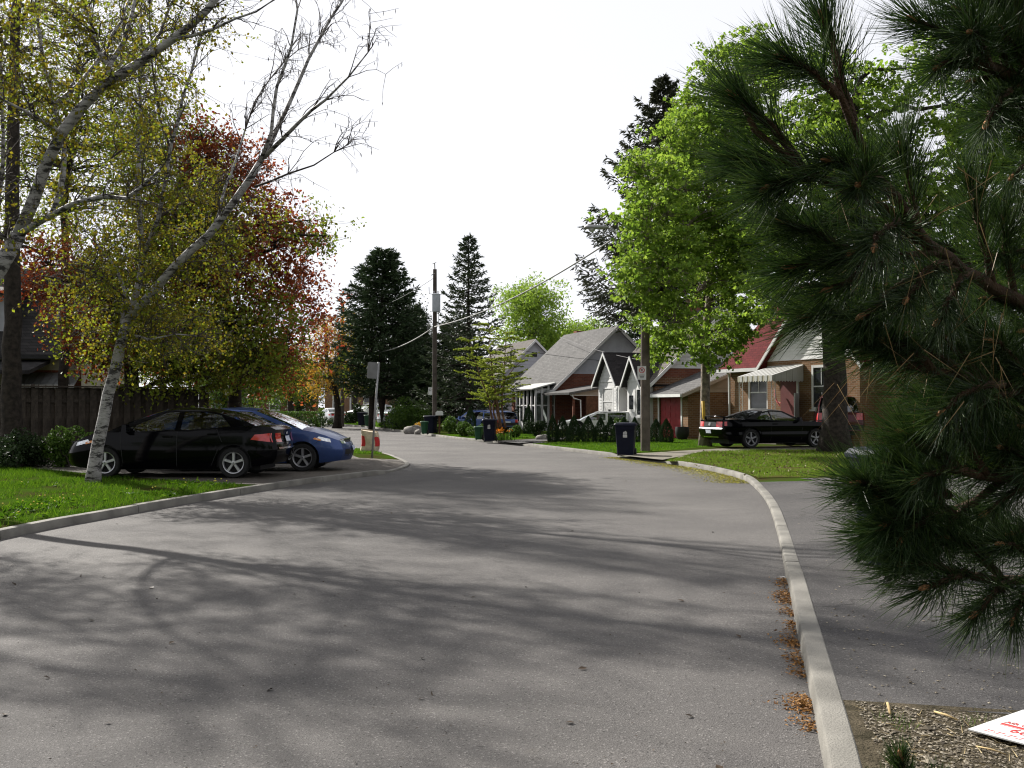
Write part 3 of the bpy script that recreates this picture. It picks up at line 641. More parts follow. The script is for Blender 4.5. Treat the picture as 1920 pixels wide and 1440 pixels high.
SH_GREY = shingle_mat("grey_shingle", (0.088, 0.086, 0.084), (0.112, 0.109, 0.106))
SH_DARK = shingle_mat("dark_shingle", (0.024, 0.022, 0.023), (0.037, 0.034, 0.034))
SH_SLATE = shingle_mat("slate_shingle", (0.0288, 0.0276, 0.0288), (0.0450, 0.0426, 0.0426))
SH_RED = shingle_mat("red_shingle", (0.062, 0.008, 0.009), (0.090, 0.013, 0.013))
SH_BEIGE = shingle_mat("beige_shingle", (0.088, 0.080, 0.072), (0.112, 0.102, 0.092))
METAL_W = mat("white_metal", (0.374, 0.374, 0.360), 0.4, 0.05, 5, spec=0.4)
METAL_GREY = mat("grey_metal", (0.216, 0.223, 0.230), 0.45, 0.1, 6, metal=0.5)
WOOD_BR = mat("brown_wood", (0.10, 0.05, 0.028), 0.8, 0.25, 8, 0.3, 40)
WOOD_F = mat("weathered_fence", (0.042, 0.034, 0.027), 0.9, 0.3, 7, 0.4, 50)
CURTAIN = mat("curtain", (0.33, 0.33, 0.32), 0.9, 0.2, 9)
def window_glass():
    m, t, o = nodes("window_glass"); b = N(t, "ShaderNodeBsdfPrincipled"); b.inputs['Base Color'].default_value = (0.018, 0.021, 0.024, 1); b.inputs['Roughness'].default_value = 0.06; b.inputs['Specular IOR Level'].default_value = 0.6
    t.links.new(b.outputs[0], o.inputs[0]); return m
WGLASS = window_glass()
CLEAR = pane_glass("sunroom_glass", (0.80, 0.85, 0.83), 0.22)

def ob(m, o, u, n, a0, a1, b0, b1, c0, c1):
    """box: a along u, b up, c along the outward normal n, from point o"""
    o, u, n = (np.array(q, float) for q in (o, u, n)); zz = np.array((0, 0, 1.0))
    V = [o + u * a + zz * b + n * c for c in (c0, c1) for b in (b0, b1) for a in (a0, a1)]
    F = [(0, 1, 3, 2), (4, 6, 7, 5), (0, 4, 5, 1), (2, 3, 7, 6), (0, 2, 6, 4), (1, 5, 7, 3)]
    if np.dot(np.cross(u, zz), n) < 0: F = [f[::-1] for f in F]
    return m.add(np.array(V), [f[::-1] for f in F])
FR = ((1, 0, 0), (0, -1, 0)); NEAR = ((0, 1, 0), (1, 0, 0)); BACKW = ((-1, 0, 0), (0, 1, 0)); FARW = ((0, -1, 0), (-1, 0, 0))
def window(parent, o, fc, w_, h, fr=0.07, mid=True, bars=0, fm=None, gl=None, curtain=False, sill=True):
    u, n = fc; fm = fm or WHITE_P; m = MB()
    ob(m, o, u, n, -w_ / 2, -w_ / 2 + fr, 0, h, -.02, .045); ob(m, o, u, n, w_ / 2 - fr, w_ / 2, 0, h, -.02, .045)
    ob(m, o, u, n, -w_ / 2 + fr, w_ / 2 - fr, h - fr, h, -.02, .043); ob(m, o, u, n, -w_ / 2 + fr, w_ / 2 - fr, 0, fr, -.02, .043)
    if mid: ob(m, o, u, n, -w_ / 2 + fr, w_ / 2 - fr, h * .52 - .025, h * .52 + .025, -.02, .036)
    for k in range(bars): x = -w_ / 2 + w_ * (k + 1) / (bars + 1); ob(m, o, u, n, x - .012, x + .012, h * .545, h - fr, -.01, .026)
    wo = m.build("window", fm, parent)
    ob(MB(), o, u, n, -w_ / 2 + fr * .6, w_ / 2 - fr * .6, fr * .6, h - fr * .6, -.01, .008); g = MB(); ob(g, o, u, n, -w_ / 2 + fr * .6, w_ / 2 - fr * .6, fr * .6, h - fr * .6, -.01, .008); g.build("pane", gl or WGLASS, wo)
    if curtain:
        g = MB(); ob(g, o, u, n, -w_ / 2 + fr * 1.2, w_ / 2 - fr * 1.2, h * .16, h - fr, .009, .013); g.build("blind", CURTAIN, wo)
    if sill: g = MB(); ob(g, o, u, n, -w_ / 2 - .06, w_ / 2 + .06, -.07, -.002, -.02, .10); g.build("sill", fm, wo)
    return wo
def siding(parent, o, fc, z0, z1, ext, bh, m_, nm="siding_board"):
    """clapboards between z0 and z1; ext(z) -> (a0,a1) along u"""
    u, n = (np.array(q, float) for q in fc); o = np.array(o, float); z = z0
    while z < z1 - .02:
        zt = min(z + bh, z1); (a0, a1), (b0, b1) = ext(z), ext(zt)
        if a1 - a0 > .05:
            k = np.array((0, 0, 1.0)); V = [o + u * a0 + k * z + n * .03, o + u * a1 + k * z + n * .03, o + u * b1 + k * (zt + .006) + n * .006, o + u * b0 + k * (zt + .006) + n * .006]
            V += [o + u * a0 + k * z + n * -.01, o + u * a1 + k * z + n * -.01, o + u * b1 + k * (zt + .006) + n * -.01, o + u * b0 + k * (zt + .006) + n * -.01]
            F = [(0, 1, 2, 3), (4, 7, 6, 5), (0, 4, 5, 1), (3, 2, 6, 7), (0, 3, 7, 4), (1, 5, 6, 2)]
            if np.dot(np.cross(u, k), n) < 0: F = [f[::-1] for f in F]
            MB().add(np.array(V), F).build(nm, m_, parent)
        z = zt
def slab(parent, nm, m_, p0, p1, ext0, ext1, axis, th=.12):
    """roof slope: from line p0=(s,z) to p1=(s,z) in the cross direction, extruded between ext0 and ext1 along axis ('x' or 'y')"""
    s0, z0 = p0; s1, z1 = p1; L = math.hypot(s1 - s0, z1 - z0); nx, nz = -(z1 - z0) / L, (s1 - s0) / L
    if nz < 0: nx, nz = -nx, -nz
    sec = [(s0, z0), (s1, z1), (s1 - nx * th, z1 - nz * th), (s0 - nx * th, z0 - nz * th)]
    V = [((e, s, z) if axis == 'x' else (s, e, z)) for e in (ext0, ext1) for s, z in sec]
    F = [(0, 1, 2, 3), (7, 6, 5, 4)] + [(i, i + 4, (i + 1) % 4 + 4, (i + 1) % 4) for i in range(4)]
    o = MB().add(np.array(V, float), F); me = o.build(nm, m_, parent)
    import bmesh
    bm = bmesh.new(); bm.from_mesh(me.data); bmesh.ops.recalc_face_normals(bm, faces=bm.faces); bm.to_mesh(me.data); bm.free(); return me
def fascia(parent, pts, w_=.04, h=.18, m_=None, nm="fascia"):
    m = MB(); p = [np.array(q, float) for q in pts]
    for a, b_ in zip(p[:-1], p[1:]):
        d_ = unit_(b_ - a); s = np.cross(d_, (0, 0, 1.0)); s /= np.linalg.norm(s) + 1e-9; k = np.array((0, 0, 1.0))
        V = [a - s * w_ / 2, a + s * w_ / 2, a + s * w_ / 2 - k * h, a - s * w_ / 2 - k * h, b_ - s * w_ / 2, b_ + s * w_ / 2, b_ + s * w_ / 2 - k * h, b_ - s * w_ / 2 - k * h]
        m.add(np.array(V), [(0, 1, 2, 3)[::-1], (4, 5, 6, 7), (0, 4, 5, 1)[::-1], (1, 5, 6, 2)[::-1], (2, 6, 7, 3)[::-1], (3, 7, 4, 0)[::-1]])
    return m.build(nm, m_ or WHITE_P, parent)
def unit_(v): return v / (np.linalg.norm(v) + 1e-9)
def downspout(parent, pts, r=.04): MB().tube(pts, r, 6).build("downspout", WHITE_P, parent)
def front_gable(parent, xa, xb, yf, yb, ze, za, wall_m, shingle, zb_=0.0, ov=.25, rise=None):
    """gabled bay facing the street: wall box, boarded gable, two roof slopes, white rakes"""
    xm = (xa + xb) / 2; g = MB().bx(xa, xb, yf, yb, zb_, ze); bay = g.build("bay_wall", wall_m, parent)
    tri = MB(); V = [(xa, yf + .03, ze), (xb, yf + .03, ze), (xm, yf + .03, za - .1)]; tri.add(np.array(V), [(0, 1, 2)]); tri.build("gable_backing", WHITE_P, bay)
    sl_ = (za - ze) / (xm - xa)
    siding(bay, (xm, yf, 0), FR, ze, za - .12, lambda z: (-(za - .02 - z) / sl_, (za - .02 - z) / sl_), .19, WHITE_P)
    slab(bay, "roof_slope", shingle, (xa - ov, ze - ov * sl_ + .1), (xm, za + .1), yf - .3, yb + 1.6, 'y', .10)
    slab(bay, "roof_slope", shingle, (xb + ov, ze - ov * sl_ + .1), (xm, za + .1), yf - .3, yb + 1.6, 'y', .10)
    fascia(bay, [(xa - ov, yf - .32, ze - ov * sl_ + .085), (xm, yf - .32, za + .085), (xb + ov, yf - .32, ze - ov * sl_ + .085)], .05, .17, WHITE_P, "rake_board")
    return bay

TH = -R(72)
# ---- A: white-gabled brick house with the red garage door
A = thing("house", "brick bungalow with white front gables and a red garage door", "house", (8.16, 47.0, LAND_Z), TH)
xA0, xA1, dA, eA, rA = -9.4, -3.45, 8.0, 2.95, 6.6
w_ = MB().bx(xA0, xA1, 0, dA, -.2, eA).build("wall", BRICK_BR, A)
gw = MB().add(np.array([(xA1, 0, eA), (xA1, dA, eA), (xA1, dA / 2, rA - .12)]), [(0, 1, 2)]).build("gable_wall", BRICK_RD, A)
sl_ = (rA - eA) / (dA / 2)
siding(gw, (xA1, 0, 0), NEAR, eA + .45, rA - .15, lambda z: ((z - eA) / sl_ + .02, dA - (z - eA) / sl_ - .02), .2, WHITE_P)
fw = MB().add(np.array([(xA0, 0, eA), (xA0, dA, eA), (xA0, dA / 2, rA - .12)]), [(0, 2, 1)]).build("gable_wall", GREY_P, A)
window(A, (xA1, 4.1, 4.15), NEAR, .95, 1.35, bars=2)
slab(A, "roof_slope", SH_BEIGE, (-.4, eA - .4 * sl_ + .06), (dA / 2, rA + .06), xA0 - .3, xA1 + .3, 'x'); slab(A, "roof_slope", SH_BEIGE, (dA + .4, eA - .4 * sl_ + .06), (dA / 2, rA + .06), xA0 - .3, xA1 + .3, 'x')
fascia(A, [(xA1 + .32, -.4, eA - .4 * sl_ + .04), (xA1 + .32, dA / 2, rA + .04), (xA1 + .32, dA + .4, eA - .4 * sl_ + .04)], .05, .2, WHITE_P, "rake_board")
fascia(A, [(xA0, -.43, eA - .4 * sl_ + .06), (xA1 + .3, -.43, eA - .4 * sl_ + .06)], .1, .13, WHITE_P, "gutter")
ch = MB().bx(xA0 + 2.2, xA0 + 2.9, dA / 2 - .3, dA / 2 + .3, rA - .5, rA + .75).build("chimney", BRICK_RD, A)
b1 = front_gable(A, -9.2, -6.5, -.6, 0.3, 2.8, 4.3, WHITE_P, SH_DARK)
window(b1, (-7.85, -.6, .95), FR, 1.4, 1.55, curtain=True)
for s_ in (-1.05, 1.05):
    sh = MB(); ob(sh, (-7.85 + s_ * .92, -.6, .95), *FR, -.22, .22, 0, 1.55, -.01, .035); so_ = sh.build("shutter", WHITE_P, b1)
    for k in range(9): g = MB(); ob(g, (-7.85 + s_ * .92, -.6, .95), *FR, -.17, .17, .08 + k * .16, .18 + k * .16, .03, .05); g.build("slat", WHITE_P, so_)
b2 = front_gable(A, -5.5, -3.65, -.55, .3, 2.75, 3.95, WHITE_P, SH_DARK)
dr = MB(); ob(dr, (-4.95, -.55, .25), *FR, -.48, .48, 0, 2.1, -.02, .05); do = dr.build("door", WHITE_P, b2); g = MB(); ob(g, (-4.95, -.55, 1.35), *FR, -.25, .25, 0, .7, .04, .058); g.build("pane", WGLASS, do); MB().lathe([(.0, 0), (.03, 0.01), (.03, .05), (0, .06)], 8, (-4.6, -.61, 1.2), 'y').build("handle", CHROME, do)
window(b2, (-4.1, -.55, 1.0), FR, .55, 1.4, mid=False)
fb = MB(); ob(fb, (-4.1, -.55, .62), *FR, -.36, .36, 0, .3, .0, .28); fb.build("flower_box", WHITE_P, b2)
lm = MB(); lm.box((-6.0, -.12, 1.75), (.14, .16, .3), taper=.6); lm.build("wall_lantern", PLASTIC, A)
downspout(A, [(-6.3, -.4, 2.5), (-6.3, -.12, 2.25), (-6.3, -.1, .1)])
st_ = MB().bx(-5.8, -4.5, -1.4, -.56, -.1, .24).build("step", CONC_D, A)
# garage
gx0, gx1, gd, ge = -3.45, 0.0, 4.0, 2.15; gr = 0.40
gm = MB(); gm.bx(gx0, gx0 + .42, 0, .3, -.2, ge); gm.bx(gx1 - .62, gx1, 0, .3, -.2, ge); gm.bx(gx0 + .42, gx1 - .62, .02, .3, 1.95, ge); gm.bx(gx1 - .25, gx1, .3, gd, -.2, ge); gm.bx(gx0, gx1, gd - .2, gd, -.2, ge)
GW = gm.build("garage_wall", BRICK_OR, A)
for x in (gx0 + .42, gx1 - .62): q = MB(); ob(q, (x, .0, -.1), *FR, -.06, .06, 0, 2.1, -.01, .03); q.build("door_jamb", WHITE_P, GW)
gdoor = MB().bx(gx0 + .48, gx1 - .68, .10, .16, -.1, 1.95).build("garage_door", RED_DOOR, A)
ph = 2.02 / 6
for k in range(6):
    q = MB(); ob(q, (0, .10, -.08 + k * ph), *FR, gx0 + .5, gx1 - .7, .012, ph - .012, .0, .03); po = q.build("door_panel", RED_DOOR, gdoor)
    for j in range(4):
        a = gx0 + .5 + (gx1 - gx0 - 1.2) * (j + .12) / 4; q = MB(); ob(q, (0, .10, -.08 + k * ph), *FR, a, a + (gx1 - gx0 - 1.2) * .19, .07, ph - .07, .03, .045); q.build("raised_field", RED_DOOR, po)
gsd = MB().add(np.array([(gx1, .0, ge), (gx1, gd, ge), (gx1, gd, ge + gd * gr)]), [(0, 1, 2)]).build("garage_gable", BEIGE_P, A)
siding(gsd, (gx1, 0, 0), NEAR, ge, ge + gd * gr - .05, lambda z: ((z - ge) / gr + .02, gd), .2, BEIGE_P)
slab(A, "roof_slope", SH_GREY, (-.45, ge - .45 * gr + .1), (gd + .2, ge + (gd + .2) * gr + .1), gx0 - .1, gx1 + .25, 'x')
fascia(A, [(gx1 + .27, -.45, ge - .45 * gr + .08), (gx1 + .27, gd, ge + gd * gr + .08)], .05, .16, BEIGE_P, "rake_board"); fascia(A, [(gx0, -.49, ge - .45 * gr + .1), (gx1 + .25, -.49, ge - .45 * gr + .1)], .1, .14, WHITE_P, "gutter")

# ---- C: grey-roofed house with sunroom and carport
def saltbox(root, x0, x1, dp, ze, zr, shingle, wall_m, gable_m, brick_to, boards=.22, ov=.4):
    MB().bx(x0, x1, 0, dp, -.2, ze).build("wall", wall_m, root); s_ = (zr - ze) / (dp / 2)
    gw = MB().add(np.array([(x1, 0, ze), (x1, dp, ze), (x1, dp / 2, zr - .12)]), [(0, 1, 2)]).build("gable_wall", wall_m, root)
    siding(gw, (x1, 0, 0), NEAR, brick_to, zr - .15, lambda z: ((z - ze) / s_ + .02, dp - (z - ze) / s_ - .02), boards, gable_m)
    MB().add(np.array([(x0, 0, ze), (x0, dp, ze), (x0, dp / 2, zr - .12)]), [(0, 2, 1)]).build("gable_wall", gable_m, root)
    slab(root, "roof_slope", shingle, (-ov, ze - ov * s_ + .06), (dp / 2, zr + .06), x0 - .3, x1 + .3, 'x'); slab(root, "roof_slope", shingle, (dp + ov, ze - ov * s_ + .06), (dp / 2, zr + .06), x0 - .3, x1 + .3, 'x')
    fascia(root, [(x1 + .32, -ov, ze - ov * s_ + .04), (x1 + .32, dp / 2, zr + .04), (x1 + .32, dp + ov, ze - ov * s_ + .04)], .05, .22, WHITE_P, "rake_board")
    fascia(root, [(x0, -ov - .03, ze - ov * s_ + .06), (x1 + .3, -ov - .03, ze - ov * s_ + .06)], .1, .13, WHITE_P, "gutter"); return gw
C = thing("house", "grey-roofed brick house with a glazed white sunroom and a carport", "house", (2.7, 62.0, LAND_Z), TH)
gC = saltbox(C, -8.8, 0, 8.0, 2.8, 6.5, SH_GREY, BRICK_RD, GREY_P, 3.5)
mt = MB(); mt.tube([(.06, 3.6, 3.0), (.06, 3.6, 4.35)], .03, 6); mt.tube([(.06, 3.6, 4.3), (.2, 3.4, 4.2), (.12, 3.0, 4.35), (.08, 2.6, 4.3)], .015, 5); mt.build("service_mast", METAL_GREY, C)
sr = MB()   # sunroom frame
sx0, sx1, sy0, sh_ = -3.9, -.25, -1.25, 2.55
for x in np.linspace(sx0, sx1, 6): sr.bx(x - .06, x + .06, sy0 - .06, sy0 + .06, -.1, sh_)
for y in np.linspace(sy0, 0, 4)[1:]: sr.bx(sx1 - .06, sx1 + .06, y - .06, y + .06, -.1, sh_ + (y - sy0) * .3)
for z in (.5, 1.55, sh_): sr.bx(sx0, sx1, sy0 - .03, sy0 + .03, z - .035, z + .035); sr.bx(sx1 - .03, sx1 + .03, sy0, 0, z - .035, z + .035)
SR = sr.build("sunroom_frame", WHITE_P, C)
pw = MB().bx(sx0, sx1, sy0 - .02, sy0 + .02, -.1, .47); pw.bx(sx1 - .02, sx1 + .02, sy0, 0, -.1, .47); pw.build("sunroom_panel", WHITE_P, SR)
xsn = np.linspace(sx0, sx1, 6)
for i in range(5):
    for za, zb_ in ((.54, 1.51), (1.59, sh_ - .04)): MB().bx(xsn[i] + .05, xsn[i + 1] - .05, sy0 - .006, sy0 + .006, za, zb_).build("pane", CLEAR, SR)
ysn = np.linspace(sy0, 0, 4)
for i in range(3):
    for za, zb_ in ((.54, 1.51), (1.59, sh_ - .04)): MB().bx(sx1 - .006, sx1 + .006, ysn[i] + .05, ysn[i + 1] - .05, za, zb_).build("pane", CLEAR, SR)
slab(C, "sunroom_roof", METAL_W, (sy0 - .3, sh_ + .02), (.0, sh_ + .42), sx0 - .2, sx1 + .2, 'x', .07)
MB().bx(sx0 + .3, sx1 - .3, -.03, -.01, .4, 2.3).build("sunroom_wall", WHITE_P, C)
# carport
for x_ in (.35, 4.1): MB().bx(x_, x_ + .12, -.55, -.43, -.1, 2.3).build("carport_post", BRICK_RD, C)
slab(C, "carport_roof", SH_GREY, (-.95, 2.28), (4.6, 3.25), .1, 4.6, 'x', .12)
gs = MB().bx(4.38, 4.42, -.8, 4.5, 2.1, 2.2).build("carport_beam", WHITE_P, C)
siding(gs, (4.42, 0, 0), NEAR, 2.15, 3.15, lambda z: (max(-.75, (z - 2.22) / .175 - .8), 4.5), .2, BEIGE_P)
MB().bx(4.3, 4.4, .2, 4.5, -.1, 2.1).build("carport_wall", WOOD_BR, C); MB().bx(.2, 4.4, 4.4, 4.5, -.1, 2.2).build("carport_wall", WOOD_BR, C); q = MB().bx(4.4, 4.5, 3.2, 3.32, -.1, 2.1).build("carport_post", WOOD_BR, C)
downspout(C, [(4.5, -.75, 2.15), (4.5, -.6, 1.95), (4.5, -.2, 1.85), (4.5, -.15, .1)])
window(C, (-6.5, 0, 1.0), FR, 1.4, 1.4)
chC = MB().bx(-8.0, -7.4, 4.3, 4.9, 5.9, 6.75).build("chimney", BRICK_RD, C)

# ---- D: further grey-white house
Dh = thing("house", "far white-gabled house with a satellite dish, beyond the grey-roofed one", "house", (-1.9, 76.5, LAND_Z), TH)
saltbox(Dh, -9, 0, 7.6, 2.9, 6.6, SH_BEIGE, GREY_P, GREY_P, 2.95)
vt = MB().bx(.02, .08, 3.6, 4.0, 5.3, 5.65).build("attic_vent", PLASTIC, Dh); window(Dh, (0, 5.0, 3.2), NEAR, 1.1, 1.1)
ds = MB(); ds.lathe([(0.02, 0), (.25, .03), (.42, .11), (.44, .13), (.24, .06), (.02, .03)], 18, (.5, 2.6, 3.7), 'x'); ds.tube([(.05, 2.6, 3.4), (.5, 2.6, 3.6)], .025, 5); ds.build("satellite_dish", mat("dish_grey", (.16, .17, .17), .6, .1, 5), Dh)
# ---- far houses closing the street
E1 = thing("house", "distant brick house with white window surrounds behind the big pine", "house", (X(728, 112), 112, LAND_Z), -R(20))
MB().bx(-8, 0, 0, 8, -.2, 4.0).build("wall", BRICK_BR, E1); slab(E1, "roof_slope", SH_DARK, (-.4, 3.9), (4, 6.4), -8.4, .4, 'x'); slab(E1, "roof_slope", SH_DARK, (8.4, 3.9), (4, 6.4), -8.4, .4, 'x')
for x in (-6.5, -4.3, -2.6, -1.0): window(E1, (x, 0, .9), FR, 1.0, 1.9, fr=.14)
E2 = thing("house", "distant white-gabled house just left of the transformer pole", "house", (X(828, 104), 104, LAND_Z), -R(30))
MB().bx(-6, 0, 0, 8, -.2, 3.0).build("wall", BRICK_BR, E2); front_gable(E2, -5.2, -2.2, -.5, .3, 2.9, 4.9, WHITE_P, SH_DARK); slab(E2, "roof_slope", SH_DARK, (-.4, 2.9), (4, 5.6), -6.4, .4, 'x'); slab(E2, "roof_slope", SH_DARK, (8.4, 2.9), (4, 5.6), -6.4, .4, 'x'); window(E2, (-1.1, 0, 1), FR, 1.2, 1.4)
E3 = thing("house", "distant dark brick house beyond the clipped hedge", "house", (X(590, 128), 128, LAND_Z), R(8))
MB().bx(-14, 0, 0, 9, -.2, 4.4).build("wall", BRICK_RD, E3); slab(E3, "roof_slope", SH_DARK, (-.4, 4.3), (4.5, 7), -14.4, .4, 'x'); slab(E3, "roof_slope", SH_DARK, (9.4, 4.3), (4.5, 7), -14.4, .4, 'x')
for x in (-12, -8.5, -5, -1.8): window(E3, (x, 0, 1.0), FR, 1.3, 1.5, fr=.12)

# ---- B: red-roofed house
B_ = thing("house", "brown brick house with a red shingle roof and white striped door awning", "house", (9.93, 46.0, LAND_Z + .42), -R(64))
bw_, bd_, be_, br_ = 9.5, 8.0, 3.05, 6.7
MB().bx(0, bw_, 0, bd_, -.7, be_).build("wall", BRICK_OR, B_)
sB = (br_ - be_) / (bd_ / 2)
slab(B_, "roof_slope", SH_RED, (-.45, be_ - .45 * sB + .1), (bd_ / 2, br_ + .1), -.35, bw_ + .35, 'x'); slab(B_, "roof_slope", SH_RED, (bd_ + .45, be_ - .45 * sB + .1), (bd_ / 2, br_ + .1), -.35, bw_ + .35, 'x')
for xx, f_ in ((0, (0, 2, 1)), (bw_, (0, 1, 2))): MB().add(np.array([(xx, 0, be_), (xx, bd_, be_), (xx, bd_ / 2, br_ - .1)]), [f_]).build("gable_wall", WHITE_P, B_)
fascia(B_, [(-.35, -.48, be_ - .45 * sB + .1), (3.1, -.48, be_ - .45 * sB + .1)], .1, .15, WHITE_P, "gutter"); MB().bx(-.3, 3.1, -.4, -.01, be_ - .42, be_ - .38).build("soffit", WHITE_P, B_); MB().bx(-.02, 3.1, -.03, -.005, be_ - .38, be_ - .02).build("frieze", CREAM_P, B_)
bb = front_gable(B_, 3.4, 8.6, -.75, .3, 2.95, 5.7, BRICK_OR, SH_RED, zb_=-.6, ov=.35)
window(B_, (1.95, 0, .85), FR, 1.35, 1.6, mid=True, fr=.12, bars=1)
window(bb, (6.6, -.75, .95), FR, 1.05, 1.75, fr=.1, bars=1)
dr = MB(); ob(dr, (4.75, -.75, .35), *FR, -.5, .5, 0, 2.1, -.02, .04); do = dr.build("door", mat("dark_red_door", (.09, .02, .018), .5, .1, 5), bb)
g = MB(); ob(g, (5.25, -.75, .35), *FR, 0, .07, 0, 2.1, .0, .08); g.build("door_jamb", WHITE_P, bb)
g = MB(); ob(g, (5.3, -.77, .35), (math.cos(-.9), math.sin(-.9), 0), (math.sin(-.9), -math.cos(-.9), 0), 0, .85, 0, 1.25, 0, .03); g.build("storm_door", WHITE_P, bb)
# awning: sloped striped slats, side cheeks, scalloped valance, iron posts
aw0, aw1, ay, az1, az0 = 3.45, 5.6, -2.35, 2.72, 2.30
AW = MB(); AW.bx(aw0, aw1, -.80, -.755, az1 - .02, az1 + .04); AWo = AW.build("awning", METAL_W, B_)
ns = 14
for k in range(ns):
    x0 = aw0 + (aw1 - aw0) * k / ns; x1 = aw0 + (aw1 - aw0) * (k + 1) / ns - .006; lift = .012 if k % 2 else 0
    mm_ = METAL_W if k % 2 else METAL_GREY
    V = [(x0, -.77, az1 + lift), (x1, -.77, az1 + lift), (x1, ay, az0 + lift), (x0, ay, az0 + lift)]; V += [(a, b_, c_ - .012) for a, b_, c_ in V]
    MB().add(np.array(V), [(0, 3, 2, 1), (4, 5, 6, 7), (0, 1, 5, 4), (1, 2, 6, 5), (2, 3, 7, 6), (3, 0, 4, 7)]).build("awning_slat", METAL_W, AWo)
    xm = (x0 + x1) / 2; V = [(x0, ay - .01 - lift, az0), (x1, ay - .01 - lift, az0), (x1, ay - .01 - lift, az0 - .2), (xm, ay - .01 - lift, az0 - .25), (x0, ay - .01 - lift, az0 - .2)]
    MB().add(np.array(V + [(a, b_ + .008, c_) for a, b_, c_ in V]), [(0, 4, 3, 2, 1), (5, 6, 7, 8, 9), (0, 1, 6, 5), (1, 2, 7, 6), (2, 3, 8, 7), (3, 4, 9, 8), (4, 0, 5, 9)]).build("valance_scallop", mm_ if k % 2 else CREAM_P, AWo)
nc = 11
for k in range(nc):
    y0 = ay + (-.77 - ay) * k / nc; y1 = ay + (-.77 - ay) * (k + 1) / nc - .006; zt0 = az0 + (az1 - az0) * k / nc; zt1 = az0 + (az1 - az0) * (k + 1) / nc; ym = (y0 + y1) / 2; of = .008 if k % 2 else 0
    V = [(aw1 + of, y0, zt0), (aw1 + of, y1, zt1), (aw1 + of, y1, az0 - .2), (aw1 + of, ym, az0 - .25), (aw1 + of, y0, az0 - .2)]
    MB().add(np.array(V + [(a - .008, b_, c_) for a, b_, c_ in V]), [(0, 4, 3, 2, 1), (5, 6, 7, 8, 9), (0, 1, 6, 5), (1, 2, 7, 6), (2, 3, 8, 7), (3, 4, 9, 8), (4, 0, 5, 9)]).build("awning_cheek", METAL_W, AWo)
for x in (aw0 + .08, aw1 - .08):
    pm = MB()
    for o_ in (-.11, .11): pm.tube([(x + o_, ay + .1, -.1), (x + o_, ay + .1, az0)], .016, 5)
    for k in range(7): z0 = .1 + k * .31; pm.tube([(x - .11, ay + .1, z0), (x + .08, ay + .1, z0 + .1), (x - .08, ay + .1, z0 + .2), (x + .11, ay + .1, z0 + .31)], .011, 4)
    pm.build("iron_post", METAL_W, AWo)
MB().bx(3.3, 5.9, -2.45, -.77, -.6, .3).build("porch_step", CONC_D, B_)
# hanging ribbon decoration by the door
rb = MB(); rb.tube([(4.1, -.95, 1.75), (4.15, -1.0, 1.5), (4.3, -1.0, 1.25), (4.45, -1.0, 1.1)], .03, 5); rb.tube([(4.05, -.95, 1.75), (4.2, -1.0, 1.6), (4.22, -1.0, 1.3), (4.5, -1.0, 1.2)], .022, 5)
tag(rb.build("ribbon", mat("pink_ribbon", (.42, .10, .10), .7, .3, 9)), "limp red and white ribbon hanging under the striped awning", "ribbon"); rbo = bpy.data.objects["ribbon"]
rbo.location = B_.location; rbo.rotation_euler = B_.rotation_euler
downspout(B_, [(.04, -.42, be_ - .3), (.04, -.12, be_ - .55), (.04, -.1, -.4)], .05)

# ---- left: house behind the fence
Fh = thing("house", "shaded house with a dark grey roof and metal awnings behind the fence", "house", (X(152, 34), 34, LAND_Z), R(9))
MB().bx(-13, 0, 0, 8, -.2, 3.25).build("wall", CREAM_P, Fh); MB().bx(-1.6, .004, -.012, -.002, -.2, 2.7).build("brick_facing", BRICK_RD, Fh)
slab(Fh, "roof_slope", SH_SLATE, (-.5, 3.2), (4, 6.6), -13.5, .45, 'x'); slab(Fh, "roof_slope", SH_SLATE, (8.5, 3.2), (4, 6.6), -13.5, .45, 'x')
fascia(Fh, [(-13.5, -.52, 3.2), (.45, -.52, 3.2)], .08, .14, PLASTIC, "gutter"); MB().add(np.array([(0, 0, 3.2), (0, 8, 3.2), (0, 4, 6.5)]), [(0, 1, 2)]).build("gable_wall", GREY_P, Fh)
dm_ = MB().bx(-4.6, -2.6, .6, 3.2, 3.4, 5.4).build("dormer", GREY_P, Fh); window(dm_, (-3.6, .6, 4.2), FR, .9, 1.0); slab(dm_, "dormer_roof", SH_SLATE, (.2, 5.35), (3.6, 5.9), -4.9, -2.3, 'x')
cn = slab(Fh, "canopy_roof", SH_SLATE, (-2.2, 2.62), (0, 3.05), -6.5, -1.0, 'x', .12); MB().bx(-2.9, -2.8, -2.0, -1.9, 0, 2.55).build("canopy_post", PLASTIC, Fh); MB().bx(-1.5, -1.44, -2.0, -1.94, 0, 2.55).build("canopy_post", PLASTIC, Fh); MB().bx(-4.5, -4.2, -.1, -.01, 0, 2.6).build("pilaster", mat("yellow_trim", (.22, .18, .05), .7, .1, 5), Fh)
na = 10
for k in range(na):
    x0 = -2.2 + 2.2 * k / na; V = [(x0, -.02, 2.62), (x0 + .21, -.02, 2.62), (x0 + .26, -1.0, 2.2), (x0 + .05, -1.0, 2.2)]; V += [(a, b_, c_ - .02) for a, b_, c_ in V]
    MB().add(np.array(V), [(0, 3, 2, 1), (4, 5, 6, 7), (0, 1, 5, 4), (1, 2, 6, 5), (2, 3, 7, 6), (3, 0, 4, 7)]).build("awning_slat", METAL_GREY, Fh)
    MB().bx(x0 + .06, x0 + .25, -1.02, -1.0, 2.06, 2.2).build("valance_scallop", METAL_W, Fh)
